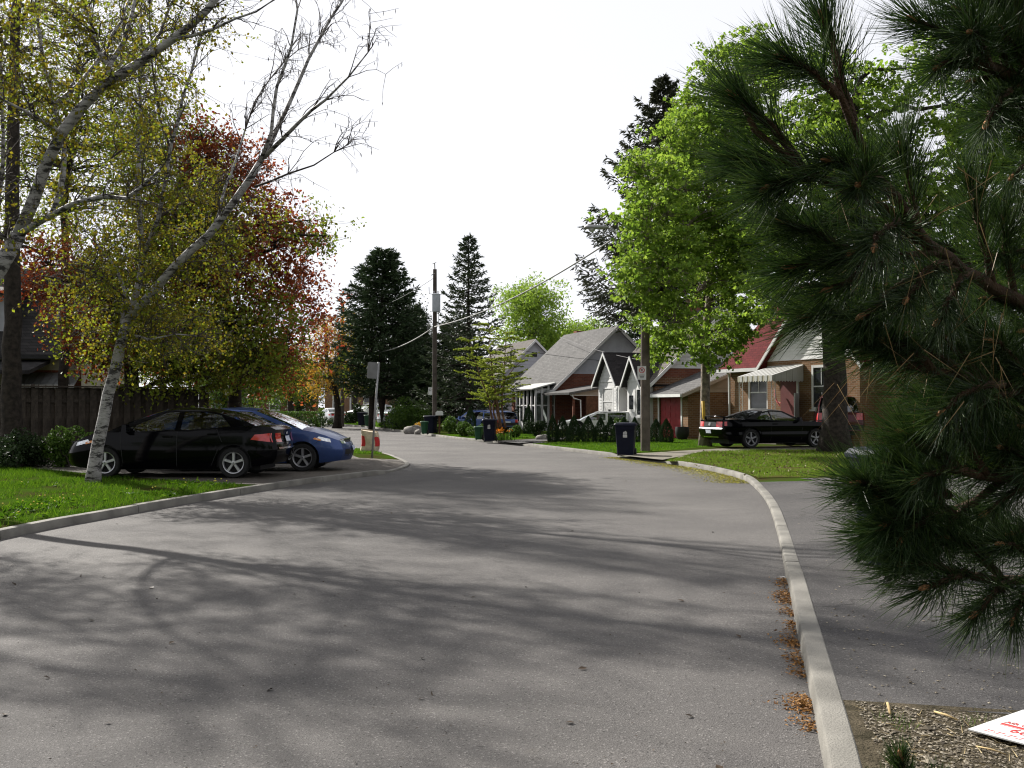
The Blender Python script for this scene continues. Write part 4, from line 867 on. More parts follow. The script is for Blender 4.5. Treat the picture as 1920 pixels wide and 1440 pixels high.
window(Fh, (-1.1, 0, .9), FR, 1.3, 1.2); dr = MB(); ob(dr, (-3.6, 0, .1), *FR, -.5, .5, 0, 2.1, -.02, .04); dr.build("door", WOOD_BR, Fh); window(Fh, (-6.4, 0, 1.0), FR, 1.4, 1.3); window(Fh, (-10, 0, 1.0), FR, 1.6, 1.3)

# ---- board fence on the left
FN = thing("board_fence", "weathered vertical-board fence behind the black sedan", "fence", (X(-120, 26.4), 26.4, LAND_Z))
f0 = np.array((X(-120, 26.4), 26.4)); f1 = np.array((X(388, 30.0), 30.0)); fl = np.linalg.norm(f1 - f0); fd = (f1 - f0) / fl; fa = math.atan2(fd[1], fd[0]); FN.rotation_euler.z = fa
q = MB().bx(0, fl, .03, .07, .4, .49).build("rail", WOOD_F, FN); MB().bx(0, fl, .03, .07, 1.6, 1.69).build("rail", WOOD_F, FN); MB().bx(0, fl, -.07, .10, 2.02, 2.06).build("cap_rail", WOOD_F, FN)
nb = int(fl / .15); b0 = None
for k in range(nb):
    if b0 is None: b0 = MB().box((0, 0, 1.02), (.168, .022, 1.99)).build("board", WOOD_F, FN); o = b0
    else: o = b0.copy(); COL.objects.link(o)
    o.location = (.08 + k * .15 + random.uniform(-.006, .006), 0.018 if k % 2 else .088, random.uniform(-.015, .0)); o.rotation_euler.y = random.uniform(-.006, .006)
for x in (0.0, fl * .33, fl * .66, fl - .05): MB().box((x, .17, 1.05), (.1, .1, 2.1)).build("post", WOOD_F, FN)
# ------------------------------------------------------------------ trees
BARK_BIRCH = None
def birch_bark():
    m, t, o = nodes("birch_bark"); L = t.links.new
    tc = N(t, "ShaderNodeTexCoord"); mp = N(t, "ShaderNodeMapping"); mp.inputs['Scale'].default_value = (3.0, 3.0, 9.0); L(tc.outputs['Object'], mp.inputs[0])
    nz = N(t, "ShaderNodeTexNoise"); nz.inputs['Scale'].default_value = 1.5; nz.inputs['Detail'].default_value = 6; nz.inputs['Roughness'].default_value = 0.7; L(mp.outputs[0], nz.inputs['Vector'])
    r = N(t, "ShaderNodeValToRGB"); e = r.color_ramp.elements; e[0].position = 0.435; e[0].color = (0.018, 0.016, 0.015, 1); e[1].position = 0.485; e[1].color = (0.21, 0.20, 0.195, 1)
    x = e.new(0.7); x.color = (0.36, 0.35, 0.34, 1)
    L(nz.outputs['Fac'], r.inputs[0]); b = N(t, "ShaderNodeBsdfPrincipled"); b.inputs['Roughness'].default_value = 0.7; L(r.outputs[0], b.inputs['Base Color'])
    bp = N(t, "ShaderNodeBump"); bp.inputs['Strength'].default_value = 0.5; bp.inputs['Distance'].default_value = 0.02; L(nz.outputs['Fac'], bp.inputs['Height']); L(bp.outputs[0], b.inputs['Normal'])
    L(b.outputs[0], o.inputs[0]); return m
BIRCH = birch_bark()
BARK_D = mat("dark_bark", (0.024, 0.019, 0.015), 0.95, 0.45, 9, 0.9, 30)
BARK_G = mat("grey_bark", (0.15, 0.125, 0.10), 0.95, 0.4, 9, 0.8, 35)
BARK_R = mat("reddish_bark", (0.12, 0.07, 0.04), 0.9, 0.35, 9, 0.6, 35)
TWIG_D = mat("dark_twig", (0.055, 0.045, 0.04), 0.9, 0.3, 5)

def unit(v): return v / (np.linalg.norm(v, axis=-1, keepdims=True) + 1e-9)
def leaves(mb, C, size, rg, wid=0.55, fold=0.25, up=0.3, ori=None):
    """one leaf (two triangles, folded along the rib) at every row of C"""
    C = np.asarray(C, float); n = len(C)
    t = rg.normal(size=(n, 3)) if ori is None else ori + rg.normal(size=(n, 3)) * 0.45
    t[:, 2] -= 0.25; t = unit(t)
    nn = rg.normal(size=(n, 3)); nn[:, 2] += up; nn = unit(nn - t * (nn * t).sum(1)[:, None])
    w_ = np.cross(t, nn); sz = (np.asarray(size) * rg.uniform(0.6, 1.35, n))[:, None]
    base = C - t * sz * 0.4; mid = base + t * sz * 0.48; tip = base + t * sz + nn * sz * 0.1
    a = mid + w_ * sz * wid * 0.5 + nn * sz * fold * 0.5; b = mid - w_ * sz * wid * 0.5 + nn * sz * fold * 0.5
    V = np.stack([base, a, tip, b], 1).reshape(-1, 3); k = np.arange(n)[:, None] * 4
    F = np.concatenate([k + np.array([[0, 1, 2]]), k + np.array([[0, 2, 3]])])
    mb.add(V, F)
def blades(mb, B, D, W, rg, curve=0.0):
    """thin needle / grass strips from B along D (row vectors with length)"""
    B = np.asarray(B, float); D = np.asarray(D, float); n = len(B)
    s = unit(np.cross(D, rg.normal(size=(n, 3)))) * (np.asarray(W).reshape(-1, 1) * 0.5)
    V = np.stack([B - s, B + s, B + D], 1)
    if curve: V[:, 2, 2] -= curve * np.linalg.norm(D, axis=1)
    mb.add(V.reshape(-1, 3), np.arange(n * 3).reshape(n, 3))
def bend(a, b, rg, sag=0.1, n=5, jit=0.04):
    t = np.linspace(0, 1, n)[:, None]; L = np.linalg.norm(b - a)
    p = a + (b - a) * t; p[:, 2] += (np.sin(t[:, 0] * PI)) * L * sag
    p[1:-1] += rg.normal(size=(n - 2, 3)) * L * jit
    return p
def smooth_path(pts, rg, step=0.5, jit=0.02):
    p = catmull3(np.asarray(pts, float), step); p[1:-1] += rg.normal(size=(len(p) - 2, 3)) * jit; return p
def catmull3(p, step):
    p = [np.asarray(q, float) for q in p]; p = [2 * p[0] - p[1]] + p + [2 * p[-1] - p[-2]]; outp = []
    for i in range(1, len(p) - 2):
        n = max(1, int(np.linalg.norm(p[i + 1] - p[i]) / step))
        for k in range(n):
            t = k / n
            outp.append(0.5 * ((2 * p[i]) + (-p[i - 1] + p[i + 1]) * t + (2 * p[i - 1] - 5 * p[i] + 4 * p[i + 1] - p[i + 2]) * t * t + (-p[i - 1] + 3 * p[i] - 3 * p[i + 1] + p[i + 2]) * t ** 3))
    outp.append(p[-2]); return np.array(outp)
def in_lobes(lobes, n, rg, shell=0.55):
    wt = np.array([l[1][0] * l[1][1] * l[1][2] for l in lobes]) ** 0.85; k = rg.choice(len(lobes), n, p=wt / wt.sum())
    d = unit(rg.normal(size=(n, 3))); r = rg.uniform(0, 1, n) ** (1 / 3.0); r = np.where(rg.uniform(size=n) < shell, 0.72 + 0.3 * rg.uniform(size=n), r)
    return np.array([lobes[i][0] for i in k]) + d * r[:, None] * np.array([lobes[i][1] for i in k])

def broadleaf(name, label, base, trunk, r0, lobes, clumps, per, lsize, bark, leafm, seed, group=None, spread=0.4, shell=0.55, cat="tree", sides=9, twigs=5, limb_r=0.45, wid=0.6, flat=0.7, minz=None, extra=None, up=0.3):
    """trunk: world points; lobes: (centre, radii) world; everything is stored relative to base"""
    rg = np.random.default_rng(seed); base = np.asarray(base, float)
    root = thing(name, label, cat, base, 0, group)
    tm, cm = MB(), MB()
    tp = smooth_path(trunk, rg, 0.6, 0.012); n = len(tp)
    rad = r0 * (1 - 0.72 * np.linspace(0, 1, n) ** 0.9); hz = tp[:, 2] - tp[0, 2]; rad *= 1 + 0.45 * np.exp(-hz / 0.28)
    tm.tube(tp - base, rad, sides)
    nodes_p = [tp[n // 3:]]; nodes_r = [rad[n // 3:]]
    for c, rr_ in lobes:
        c = np.asarray(c, float); d = np.linalg.norm(tp - c, axis=1) + np.maximum(0, tp[:, 2] - c[2] + 0.4) * 2.5; d[: n // 4] += 50
        i = int(np.argmin(d)); a = tp[i]
        if np.linalg.norm(c - a) < 0.4: continue
        lp = bend(a, c + rg.normal(size=3) * 0.15, rg, 0.08, max(5, int(np.linalg.norm(c - a) / 0.5)), 0.035)
        lr = np.linspace(min(rad[i] * 0.62, r0 * limb_r), 0.02, len(lp)); tm.tube(lp - base, lr, 6); nodes_p.append(lp[1:]); nodes_r.append(lr[1:])
    if extra:
        for pts, ra, rb in extra:
            lp = smooth_path(pts, rg, 0.4, 0.02); lr = np.linspace(ra, rb, len(lp)); tm.tube(lp - base, lr, 6); nodes_p.append(lp); nodes_r.append(lr)
    NP = np.concatenate(nodes_p); NRd = np.concatenate(nodes_r)
    C = in_lobes(lobes, clumps, rg, shell)
    if minz is not None: C = C[C[:, 2] > minz]
    LC = []
    for c in C:
        d = np.linalg.norm(NP - c, axis=1) + np.maximum(0, NP[:, 2] - c[2]) * 0.8
        i = int(np.argmin(d)); bp = bend(NP[i], c, rg, 0.06, 4, 0.05)
        tm.tube(bp - base, np.linspace(max(0.008, min(NRd[i] * 0.45, 0.035)), 0.005, 4), 4, cap=False)
        for _ in range(twigs):
            e = c + rg.normal(size=3) * spread * np.array([1.15, 1.15, 1.15 * flat]); tm.tube(np.array([bp[2], (bp[2] + e) / 2 + rg.normal(size=3) * 0.04, e]) - base, np.array([0.007, 0.005, 0.003]), 3, cap=False)
            LC.append(e + rg.normal(size=(per // twigs, 3)) * spread * 0.42 * np.array([1, 1, flat]))
    LC = np.concatenate(LC)
    if minz is not None: LC = LC[LC[:, 2] > minz - 0.3]
    leaves(cm, LC - base, lsize, rg, wid, up=up)
    tm.build("trunk", bark, root, smooth=True); cm.build("crown", leafm, root)
    return root

def conifer(name, label, base, H, Rd, seed, leafm, bark, r0=0.22, nbr=150, droop=0.25, up=0.25, shoots=14, bl=0.22, bw=0.05, zmin=0.08, power=0.8, hang=0.0, per=5, group=None, lean=(0, 0), trunks=None, thin=None, pw=0.9):
    rg = np.random.default_rng(seed); base = np.asarray(base, float)
    root = thing(name, label, "tree", base, 0, group); tm, cm = MB(), MB()
    z = np.linspace(-0.1, H, 14); tr = np.stack([lean[0] * (z / H) ** 1.5, lean[1] * (z / H) ** 1.5, z], 1)
    tm.tube(tr, np.maximum(0.012, r0 * (1 - np.clip(z / H, 0, 1)) ** 0.9 + 0.012), 8)
    if trunks:
        for dx, dy, hh, rr_ in trunks:
            zz = np.linspace(-0.1, hh, 8); tm.tube(np.stack([dx + 0 * zz, dy + 0 * zz, zz], 1), rr_ * (1 - 0.8 * np.linspace(0, 1, 8)), 8)
    B, D = [], []
    for k in range(nbr):
        f = zmin + (1 - zmin) * ((k + rg.uniform()) / nbr) ** pw; zz = f * H; az = k * 2.39996 + rg.normal() * 0.3
        L = Rd * (1 - f) ** power * rg.uniform(0.72, 1.12) + 0.12
        if thin is not None and rg.uniform() < thin: L *= 0.6
        d = np.array((math.cos(az), math.sin(az), 0.0)); m = 7; s = np.linspace(0, 1, m)
        x0 = np.interp(zz, z, tr[:, 0]); y0 = np.interp(zz, z, tr[:, 1])
        p = np.array((x0, y0, zz)) + d * (s * L)[:, None]; fdr = droop * (1 - 0.55 * f)
        p[:, 2] += L * (-fdr * np.sin(s * PI * 0.62) * 1.1 + up * s ** 2.4) ; p[1:] += rg.normal(size=(m - 1, 3)) * 0.03 * L
        tm.tube(p, np.linspace(0.012 + 0.018 * L, 0.006, m), 4, cap=False)
        ns = max(4, int(shoots * (0.35 + L / Rd)))
        sid = np.cross(d, (0, 0, 1.0))
        for q in range(ns):
            u = 0.12 + 0.88 * (q + rg.uniform()) / ns; i = min(m - 2, int(u * (m - 1))); a = u * (m - 1) - i; c = p[i] * (1 - a) + p[i + 1] * a
            sl_ = L * 0.34 * (1.12 - u) * rg.uniform(0.6, 1.2) + 0.10
            sd = unit(d * rg.uniform(0.5, 1.0) + sid * (1 if q % 2 else -1) * rg.uniform(0.5, 1.1) * (1.15 - u) + np.array((0, 0, rg.normal() * 0.12 - hang + up * 0.4 * u)))
            w_ = np.linspace(0, 1, per); B.append(c + sd * (sl_ * w_)[:, None] + rg.normal(size=(per, 3)) * 0.02); D.append(unit(sd + rg.normal(size=(per, 3)) * 0.45 + np.array((0, 0, -hang * 0.5))) * bl * rg.uniform(0.7, 1.25, (per, 1)))
            # clothe the branch itself
            B.append(c[None]); D.append(unit(d + rg.normal(size=(1, 3)) * 0.6) * bl)
    B = np.concatenate(B); D = np.concatenate(D)
    n = len(B); s = unit(np.cross(D, rg.normal(size=(n, 3)))) * bw * 0.5
    V = np.stack([B, B + D * 0.45 + s, B + D, B + D * 0.45 - s], 1).reshape(-1, 3); k = np.arange(n)[:, None] * 4
    cm.add(V, np.concatenate([k + np.array([[0, 1, 2]]), k + np.array([[0, 2, 3]])]))
    tm.build("trunk", bark, root, smooth=True); cm.build("crown", leafm, root)
    return root

L_BIRCH = foliage("birch_leaf", (0.15, 0.115, 0.014), (0.15, 0.21, 0.020), 0.5, (1.4, 1.35, 0.9), c=(0.16, 0.155, 0.018))
L_RED = foliage("copper_leaf", (0.11, 0.026, 0.014), (0.20, 0.085, 0.025), 0.46, (1.5, 1.15, 0.95), c=(0.16, 0.042, 0.020))
L_OLIVE = foliage("olive_leaf", (0.11, 0.10, 0.014), (0.13, 0.19, 0.020), 0.46, (1.3, 1.3, 0.9))
L_MAPLE = foliage("maple_leaf", (0.080, 0.150, 0.018), (0.19, 0.275, 0.050), 0.48, (1.45, 1.35, 0.95), c=(0.125, 0.21, 0.030))
L_BG = foliage("background_leaf", (0.11, 0.19, 0.026), (0.20, 0.28, 0.045), 0.45, (1.3, 1.3, 0.9))
L_ORANGE = foliage("orange_leaf", (0.27, 0.17, 0.025), (0.24, 0.22, 0.035), 0.48, (1.4, 1.25, 0.9), c=(0.29, 0.15, 0.022))
L_LARCH = foliage("larch_leaf", (0.15, 0.20, 0.028), (0.24, 0.28, 0.05), 0.45, (1.3, 1.3, 0.9))
L_PINE = foliage("pine_needle_far", (0.018, 0.034, 0.015), (0.042, 0.064, 0.026), 0.12)
L_SPRUCE = foliage("spruce_needle", (0.022, 0.036, 0.017), (0.046, 0.062, 0.028), 0.12)
L_SPRUCE_B = foliage("brown_spruce_needle", (0.026, 0.033, 0.017), (0.052, 0.056, 0.030), 0.12)
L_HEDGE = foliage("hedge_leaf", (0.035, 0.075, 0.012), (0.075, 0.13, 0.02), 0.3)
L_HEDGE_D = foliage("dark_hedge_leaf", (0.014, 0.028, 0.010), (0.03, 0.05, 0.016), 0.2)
L_YELLOW = foliage("yellow_leaf", (0.35, 0.27, 0.02), (0.50, 0.40, 0.03), 0.4)
L_CEDAR = foliage("cedar_leaf", (0.012, 0.026, 0.010), (0.028, 0.05, 0.018), 0.1)
L_LITTER = foliage("litter", (0.16, 0.07, 0.02), (0.30, 0.15, 0.05), 0.0)

def lob(px, py, d, rx, rz, ry=None):
    s = d / F_PX; return (P(px, py, d), (rx * s, (ry if ry else (rx + rz) / 2) * s, rz * s))

# --- the two birches on the left: limbs follow the photograph
def birch(name, label, base, d0, paths, foliage_lobes, clumps, per, seed, bare, lsize=0.062, spread=0.30):
    rg = np.random.default_rng(seed); base = np.asarray(base, float)
    root = thing(name, label, "tree", base)
    wm, tm, cm, km = MB(), MB(), MB(), MB()
    NP, NRr = [], []
    for pts, ra, rb in paths:
        w3 = [P(a, b, d0 + dd) for a, b, dd in pts]
        sp = smooth_path(w3, rg, 0.35, 0.014); r = np.linspace(ra, rb, len(sp))
        if ra > 0.12: hz = sp[:, 2] - sp[0, 2]; r = r * (1 + 0.38 * np.exp(-hz / 0.25))
        (wm if ra > 0.028 else tm).tube(sp - base, r, 10 if ra > 0.06 else 6); NP.append(sp); NRr.append(r)
        if ra < 0.12:      # side branchlets along every limb
            ln = len(sp)
            for k in range(int(ln * 2.3)):
                i = rg.integers(1, ln); dr = unit(sp[min(i + 1, ln - 1)] - sp[i - 1]); o_ = unit(rg.normal(size=3)); o_ -= dr * o_.dot(dr)
                L = rg.uniform(0.3, 0.95); e = sp[i] + unit(dr * 0.9 + o_ * 0.9 + np.array((0, 0, 0.15))) * L
                q = bend(sp[i], e, rg, 0.07, 5, 0.025); q[-1, 2] -= 0.08 * L; tm.tube(q - base, np.linspace(0.011, 0.003, 5), 4, cap=False); NP.append(q[1:]); NRr.append(np.full(4, 0.008))
                for _ in range(4):
                    j = rg.integers(1, 5); e2 = q[j] + unit(rg.normal(size=3) + dr * 0.8) * rg.uniform(0.2, 0.6); e2[2] -= 0.08
                    tm.tube(np.array([q[j], (q[j] + e2) / 2 + rg.normal(size=3) * 0.02, e2]) - base, np.array([0.005, 0.004, 0.0025]), 3, cap=False)
                    if bare(e2):
                        for _ in range(rg.integers(0, 3)):   # catkins hanging from the bare tips
                            c = q[j] + (e2 - q[j]) * rg.uniform(0.3, 1); h = rg.uniform(0.05, 0.09)
                            km.tube(np.array([c, c + (0.004, 0, -h * 0.5), c + (0.0, 0.004, -h)]) - base, np.array([0.004, 0.006, 0.003]), 4, cap=False)
    A = np.concatenate(NP); C = in_lobes(foliage_lobes, clumps, rg, 0.35); LC = []
    for c in C:
        i = int(np.argmin(np.linalg.norm(A - c, axis=1) + np.maximum(0, A[:, 2] - c[2]) * 0.5))
        if np.linalg.norm(A[i] - c) > 2.2: c = A[i] + (c - A[i]) * 2.2 / np.linalg.norm(A[i] - c)
        q = bend(A[i], c, rg, 0.08, 5, 0.06); tm.tube(q - base, np.linspace(0.010, 0.003, 5), 4, cap=False)
        for _ in range(5):
            st = q[rg.integers(1, 5)]; e = st + rg.normal(size=3) * (.34, .34, .2); e[2] -= rg.uniform(.0, .35); md = (st + e) / 2 + (0, 0, .08); tm.tube(np.array([st, md, e]) - base, np.array([0.004, 0.003, 0.002]), 3, cap=False)
            k5 = per // 5; u5 = rg.uniform(0.15, 1.05, (k5, 1)); LC.append(np.where(u5 < .5, st + (md - st) * u5 * 2, md + (e - md) * (u5 - .5) * 2) + rg.normal(size=(k5, 3)) * .035)
    leaves(cm, np.concatenate(LC) - base, lsize, rg, 0.7)
    wm.build("trunk", BIRCH, root, smooth=True); tm.build("branches", TWIG_D, root, smooth=True); cm.build("crown", L_BIRCH, root)
    if km.n: tag(km.build("catkins", TWIG_D, root), kind="stuff")
    return root

B1 = G(175, 905, LAND_Z); d1 = B1[1]
birch("birch_tree", "white-barked leaning birch with bare upper limbs on the grass beside the black sedan", B1, d1, [
    ([(174, 912, 0), (176, 880, 0), (184, 835, 0), (194, 785, 0), (204, 740, 0), (216, 690, 0), (224, 650, 0), (240, 600, 0)], 0.125, 0.10),
    ([(240, 600, 0), (275, 560, -.2), (330, 500, -.4), (390, 440, -.6), (432, 385, -.7), (470, 335, -.8), (487, 305, -.8)], 0.092, 0.062),
    ([(487, 305, -.8), (508, 250, -.9), (520, 160, -1.0), (545, 90, -1.1), (556, 20, -1.2), (550, -60, -1.2)], 0.04, 0.014),
    ([(487, 305, -.8), (522, 240, -.6), (560, 150, -.4), (600, 70, -.3), (640, 5, -.2), (670, -50, 0)], 0.05, 0.018),
    ([(495, 295, -.8), (560, 232, -1.3), (610, 185, -1.6), (655, 145, -1.9), (690, 98, -2.0)], 0.05, 0.012),
    ([(478, 350, -.8), (540, 328, -1.2), (590, 312, -1.5), (625, 285, -1.7), (652, 272, -1.8)], 0.026, 0.006),
    ([(400, 425, -.6), (440, 300, 0.4), (480, 190, .8), (530, 115, 1.0), (590, 80, 1.3)], 0.032, 0.008),
    ([(228, 640, 0), (229, 590, .1), (234, 545, .3), (215, 500, .6), (180, 455, .8)], 0.05, 0.014),
    ([(243, 595, 0), (258, 545, .2), (268, 480, .3), (262, 410, .5), (258, 330, .7), (262, 200, .9), (266, 60, 1.0), (268, -60, 1.1)], 0.065, 0.016),
    ([(266, 490, .3), (296, 410, .2), (312, 340, .1), (322, 270, 0), (345, 180, -.2), (372, 90, -.3), (400, -20, -.4)], 0.05, 0.014),
    ([(320, 280, 0), (300, 220, .4), (285, 120, .6), (275, -30, .7)], 0.028, 0.01),
    ([(250, 630, 0), (290, 635, -.8), (330, 628, -1.2), (370, 630, -1.5)], 0.032, 0.008),
    ([(236, 560, .2), (190, 520, -.5), (140, 505, -.9), (100, 520, -1.1)], 0.026, 0.006),
    ([(300, 405, .2), (345, 380, .9), (400, 350, 1.3), (460, 330, 1.7)], 0.028, 0.008),
], [lob(210, 560, d1, 120, 120, 110), lob(340, 600, d1, 130, 90, 110), lob(330, 400, d1 + .4, 130, 130, 120), lob(200, 420, d1 + .5, 110, 110, 120), lob(450, 470, d1 + .3, 100, 110, 110), lob(280, 220, d1 + .8, 110, 120, 110), lob(140, 600, d1 - .3, 70, 60, 80), lob(300, 60, d1 + 1, 110, 80, 100)],
    380, 50, 11, lambda p: p[2] > 5.2)

d2 = 15.6
B2 = np.array((X(-175, d2), d2, LAND_Z))
birch("birch_tree", "thick white birch limb reaching in over the lawn from beyond the picture edge", B2, d2, [
    ([(-178, 945, 0), (-165, 850, 0), (-120, 700, 0), (-60, 580, 0), (0, 500, 0), (35, 440, 0)], 0.15, 0.115),
    ([(35, 440, 0), (62, 375, 0), (88, 310, -.1), (115, 250, -.2), (150, 200, -.3), (195, 158, -.4), (255, 118, -.6), (320, 75, -.8), (385, 20, -1), (425, -30, -1.1)], 0.10, 0.045),
    ([(35, 440, 0), (85, 405, -.3), (140, 382, -.6), (195, 373, -.9), (240, 372, -1.1), (268, 352, -1.2), (300, 318, -1.3)], 0.055, 0.016),
    ([(100, 400, -.2), (112, 360, 0), (118, 280, .3), (100, 200, .6), (84, 120, .8), (70, 30, 1), (62, -60, 1.1)], 0.05, 0.018),
    ([(195, 158, -.4), (205, 120, -.2), (230, 80, 0), (250, 20, .2), (262, -50, .3)], 0.05, 0.02),
    ([(205, 125, -.2), (180, 80, .3), (165, 20, .6), (150, -50, .8)], 0.035, 0.014),
    ([(260, 115, -.6), (300, 60, -.2), (340, -30, 0)], 0.035, 0.014),
    ([(320, 75, -.8), (400, 52, -1.4), (480, 20, -1.8), (520, -5, -2)], 0.03, 0.008),
    ([(-30, 535, 0), (-10, 420, .4), (5, 300, .6), (2, 160, .9), (20, 20, 1.1)], 0.045, 0.014),
    ([(30, 450, 0), (-20, 430, -.8), (-80, 350, -1.2), (-120, 260, -1.5)], 0.045, 0.014),
    ([(115, 250, -.2), (60, 215, -1.0), (10, 190, -1.6), (-60, 120, -2)], 0.034, 0.01),
    ([(-120, 700, 0), (-220, 560, .4), (-300, 380, .9), (-330, 180, 1.2), (-320, -80, 1.4)], 0.055, 0.02),
    ([(-300, 380, .9), (-420, 250, 0), (-500, 80, -.6)], 0.05, 0.015),
    ([(-100, 330, -1.2), (-160, 150, -1.8), (-150, -60, -2.2)], 0.04, 0.012),
    ([(100, 200, .6), (180, 120, 1.6), (240, 10, 2.2), (280, -120, 2.6)], 0.04, 0.012),
], [lob(60, 250, d2, 120, 140, 120), lob(150, 100, d2, 140, 120, 140), lob(260, 170, d2 - .4, 110, 110, 110), lob(0, 60, d2 + .5, 130, 120, 130), lob(-150, 150, d2, 150, 180, 150), lob(120, 420, d2 - .3, 110, 60, 90), lob(300, 10, d2 - .8, 120, 80, 110), lob(-300, 200, d2 + .5, 160, 180, 160), lob(280, -130, d2 + .5, 160, 100, 150), lob(-220, -60, d2, 120, 90, 120)],
    400, 45, 12, lambda p: False)

# --- trees of the left gardens
def ground_at(px, d, z=LAND_Z): return np.array((X(px, d), d, z))
b = ground_at(22, 25.5)
broadleaf("garden_tree", "tall tree with a straight dark trunk in front of the board fence", b, [b - (0, 0, .1), P(22, 700, 25.5), P(24, 560, 25.5), P(22, 400, 25.5), P(26, 200, 25.6), P(30, 0, 25.8), P(34, -200, 26)], 0.27,
    [lob(90, 0, 25.5, 120, 110), lob(-60, 60, 25.5, 140, 140), lob(30, -150, 26, 170, 120), lob(150, 200, 27, 110, 90)], 100, 35, 0.085, BARK_D, L_OLIVE, 21, spread=0.4)
b = ground_at(246, 29.5)
broadleaf("copper_tree", "tree with dark copper-red leaves and a stout trunk behind the black sedan", b, [b - (0, 0, .1), P(246, 740, 29.5), P(248, 640, 29.5), P(262, 540, 29.6), P(300, 420, 29.8), P(345, 330, 30), P(380, 270, 30)], 0.26,
    [lob(400, 290, 30, 70, 60), lob(450, 380, 30.5, 80, 90), lob(520, 470, 31, 75, 90), lob(550, 570, 31, 55, 70), lob(420, 540, 30, 90, 90), lob(120, 520, 29.5, 80, 75), lob(290, 640, 30, 90, 60), lob(470, 660, 31, 80, 50), lob(180, 640, 29, 60, 55), lob(330, 470, 31, 90, 90), lob(70, 500, 30, 40, 50), lob(500, 690, 31, 70, 40), lob(570, 640, 31.5, 50, 50)],
    520, 60, 0.12, BARK_D, L_RED, 22, spread=0.34, limb_r=0.3)
b = ground_at(446, 31.5)
broadleaf("olive_tree", "broad tree in fresh olive-green leaf overlapping the copper-red crown", b, [b - (0, 0, .1), P(440, 720, 31.5), P(436, 640, 31.5), P(420, 520, 31.5), P(400, 380, 31.5), P(390, 280, 31.5)], 0.24,
    [lob(300, 520, 29.5, 130, 110), lob(360, 430, 29.5, 90, 90), lob(470, 610, 29, 90, 70), lob(380, 640, 29, 130, 70), lob(570, 430, 30.5, 50, 30), lob(240, 640, 29.5, 110, 60), lob(300, 300, 31, 100, 90), lob(610, 450, 29.5, 40, 20), lob(470, 690, 28.5, 110, 45), lob(330, 690, 28.5, 120, 40), lob(550, 690, 29, 60, 30)],
    600, 55, 0.115, BARK_D, L_OLIVE, 23, spread=0.38, extra=[([P(520, 560, 31.5), P(580, 480, 31.5), P(620, 455, 31.5), P(655, 445, 31.5)], .035, .006)])
b = ground_at(120, 33)
broadleaf("olive_tree", "leafy green tree behind the left end of the board fence", b, [b - (0, 0, .1), P(120, 700, 33), P(130, 560, 33), P(120, 400, 33), P(140, 240, 33), P(150, 100, 33)], 0.2,
    [lob(120, 300, 33, 130, 130), lob(220, 200, 33, 120, 130), lob(0, 220, 33, 110, 140), lob(150, 60, 33, 150, 100), lob(-60, 460, 33, 90, 100)], 380, 50, 0.105, BARK_D, L_OLIVE, 24, spread=0.42)

# --- background trees
def bg_tree(px, pyt, pyb, d, w_, seed, leafm, label, name="leafy_tree", n=150, per=44, ls=0.16, bark=BARK_D, shell=0.6, spread=0.55, trunk_px=None, gz=LAND_Z, group=None):
    b = ground_at(trunk_px or px, d, gz); h = (pyb - pyt); rg = np.random.default_rng(seed); L = []
    for k in range(9):
        a = k * 2.4; f = rg.uniform(0.05, 0.95); ww = w_ * (0.42 + 0.5 * math.sin(PI * min(0.95, f + 0.08))) * 0.62
        L.append(lob(px + math.cos(a) * ww * 0.75, pyt + h * (0.18 + 0.72 * f), d + math.sin(a) * ww * d / F_PX, w_ * 0.32, h * 0.20))
    L.append(lob(px, pyt + h * 0.22, d, w_ * 0.33, h * 0.2))
    return broadleaf(name, label, b, [b - (0, 0, .2), P(trunk_px or px, (pyb + 762) / 2 if pyb < 740 else pyb, d), P(px, pyt + h * 0.55, d), P(px, pyt + h * 0.2, d)], 0.004 * d, L, n, per, ls, bark, leafm, seed, spread=spread, shell=shell, group=group)
bg_tree(997, 528, 672, 92, 105, 31, L_BG, "round light-green tree rising behind the grey roofs", n=230, per=60, ls=0.24, spread=0.62)
bg_tree(1085, 600, 660, 98, 90, 32, L_BG, "low light-green treetop just over the grey gabled roof", n=150, per=50, ls=0.24)
bg_tree(1035, 618, 690, 100, 40, 33, L_BG, "small light-green tree between the two grey roofs", n=80, per=50, ls=0.22)
bg_tree(612, 585, 735, 74, 85, 34, L_ORANGE, "small spreading tree in orange-green young leaf beside the silver car", name="ornamental_tree", n=210, per=42, ls=0.14, trunk_px=632, spread=0.5)
bg_tree(545, 640, 740, 88, 80, 35, L_OLIVE, "yellow-green tree behind the low clipped hedge", n=150, per=40, ls=0.18)
bg_tree(470, 650, 745, 66, 70, 36, L_BG, "green tree seen over the roofs of the parked sedans", n=140, per=44, ls=0.15)
bg_tree(665, 600, 740, 100, 60, 37, L_OLIVE, "pale olive tree behind the thin far utility pole", n=110, per=40, ls=0.2)
bg_tree(420, 690, 760, 48, 60, 38, L_HEDGE, "bushy green tree at the end of the board fence", n=140, per=44, ls=0.10, spread=0.4)
bg_tree(770, 560, 720, 84, 60, 39, L_SPRUCE, "dull green tree standing behind the transformer pole", n=140, per=50, ls=0.2)
bg_tree(330, 560, 740, 60, 130, 40, L_OLIVE, "big olive tree deep in the left-hand gardens", n=200, per=44, ls=0.16)
bg_tree(560, 690, 760, 120, 120, 41, L_HEDGE, "dark green tree mass at the far end of the street", n=150, per=44, ls=0.3, spread=0.9)
bg_tree(160, 480, 740, 55, 160, 42, L_OLIVE, "wide olive tree behind the house with awnings", n=180, per=44, ls=0.18)

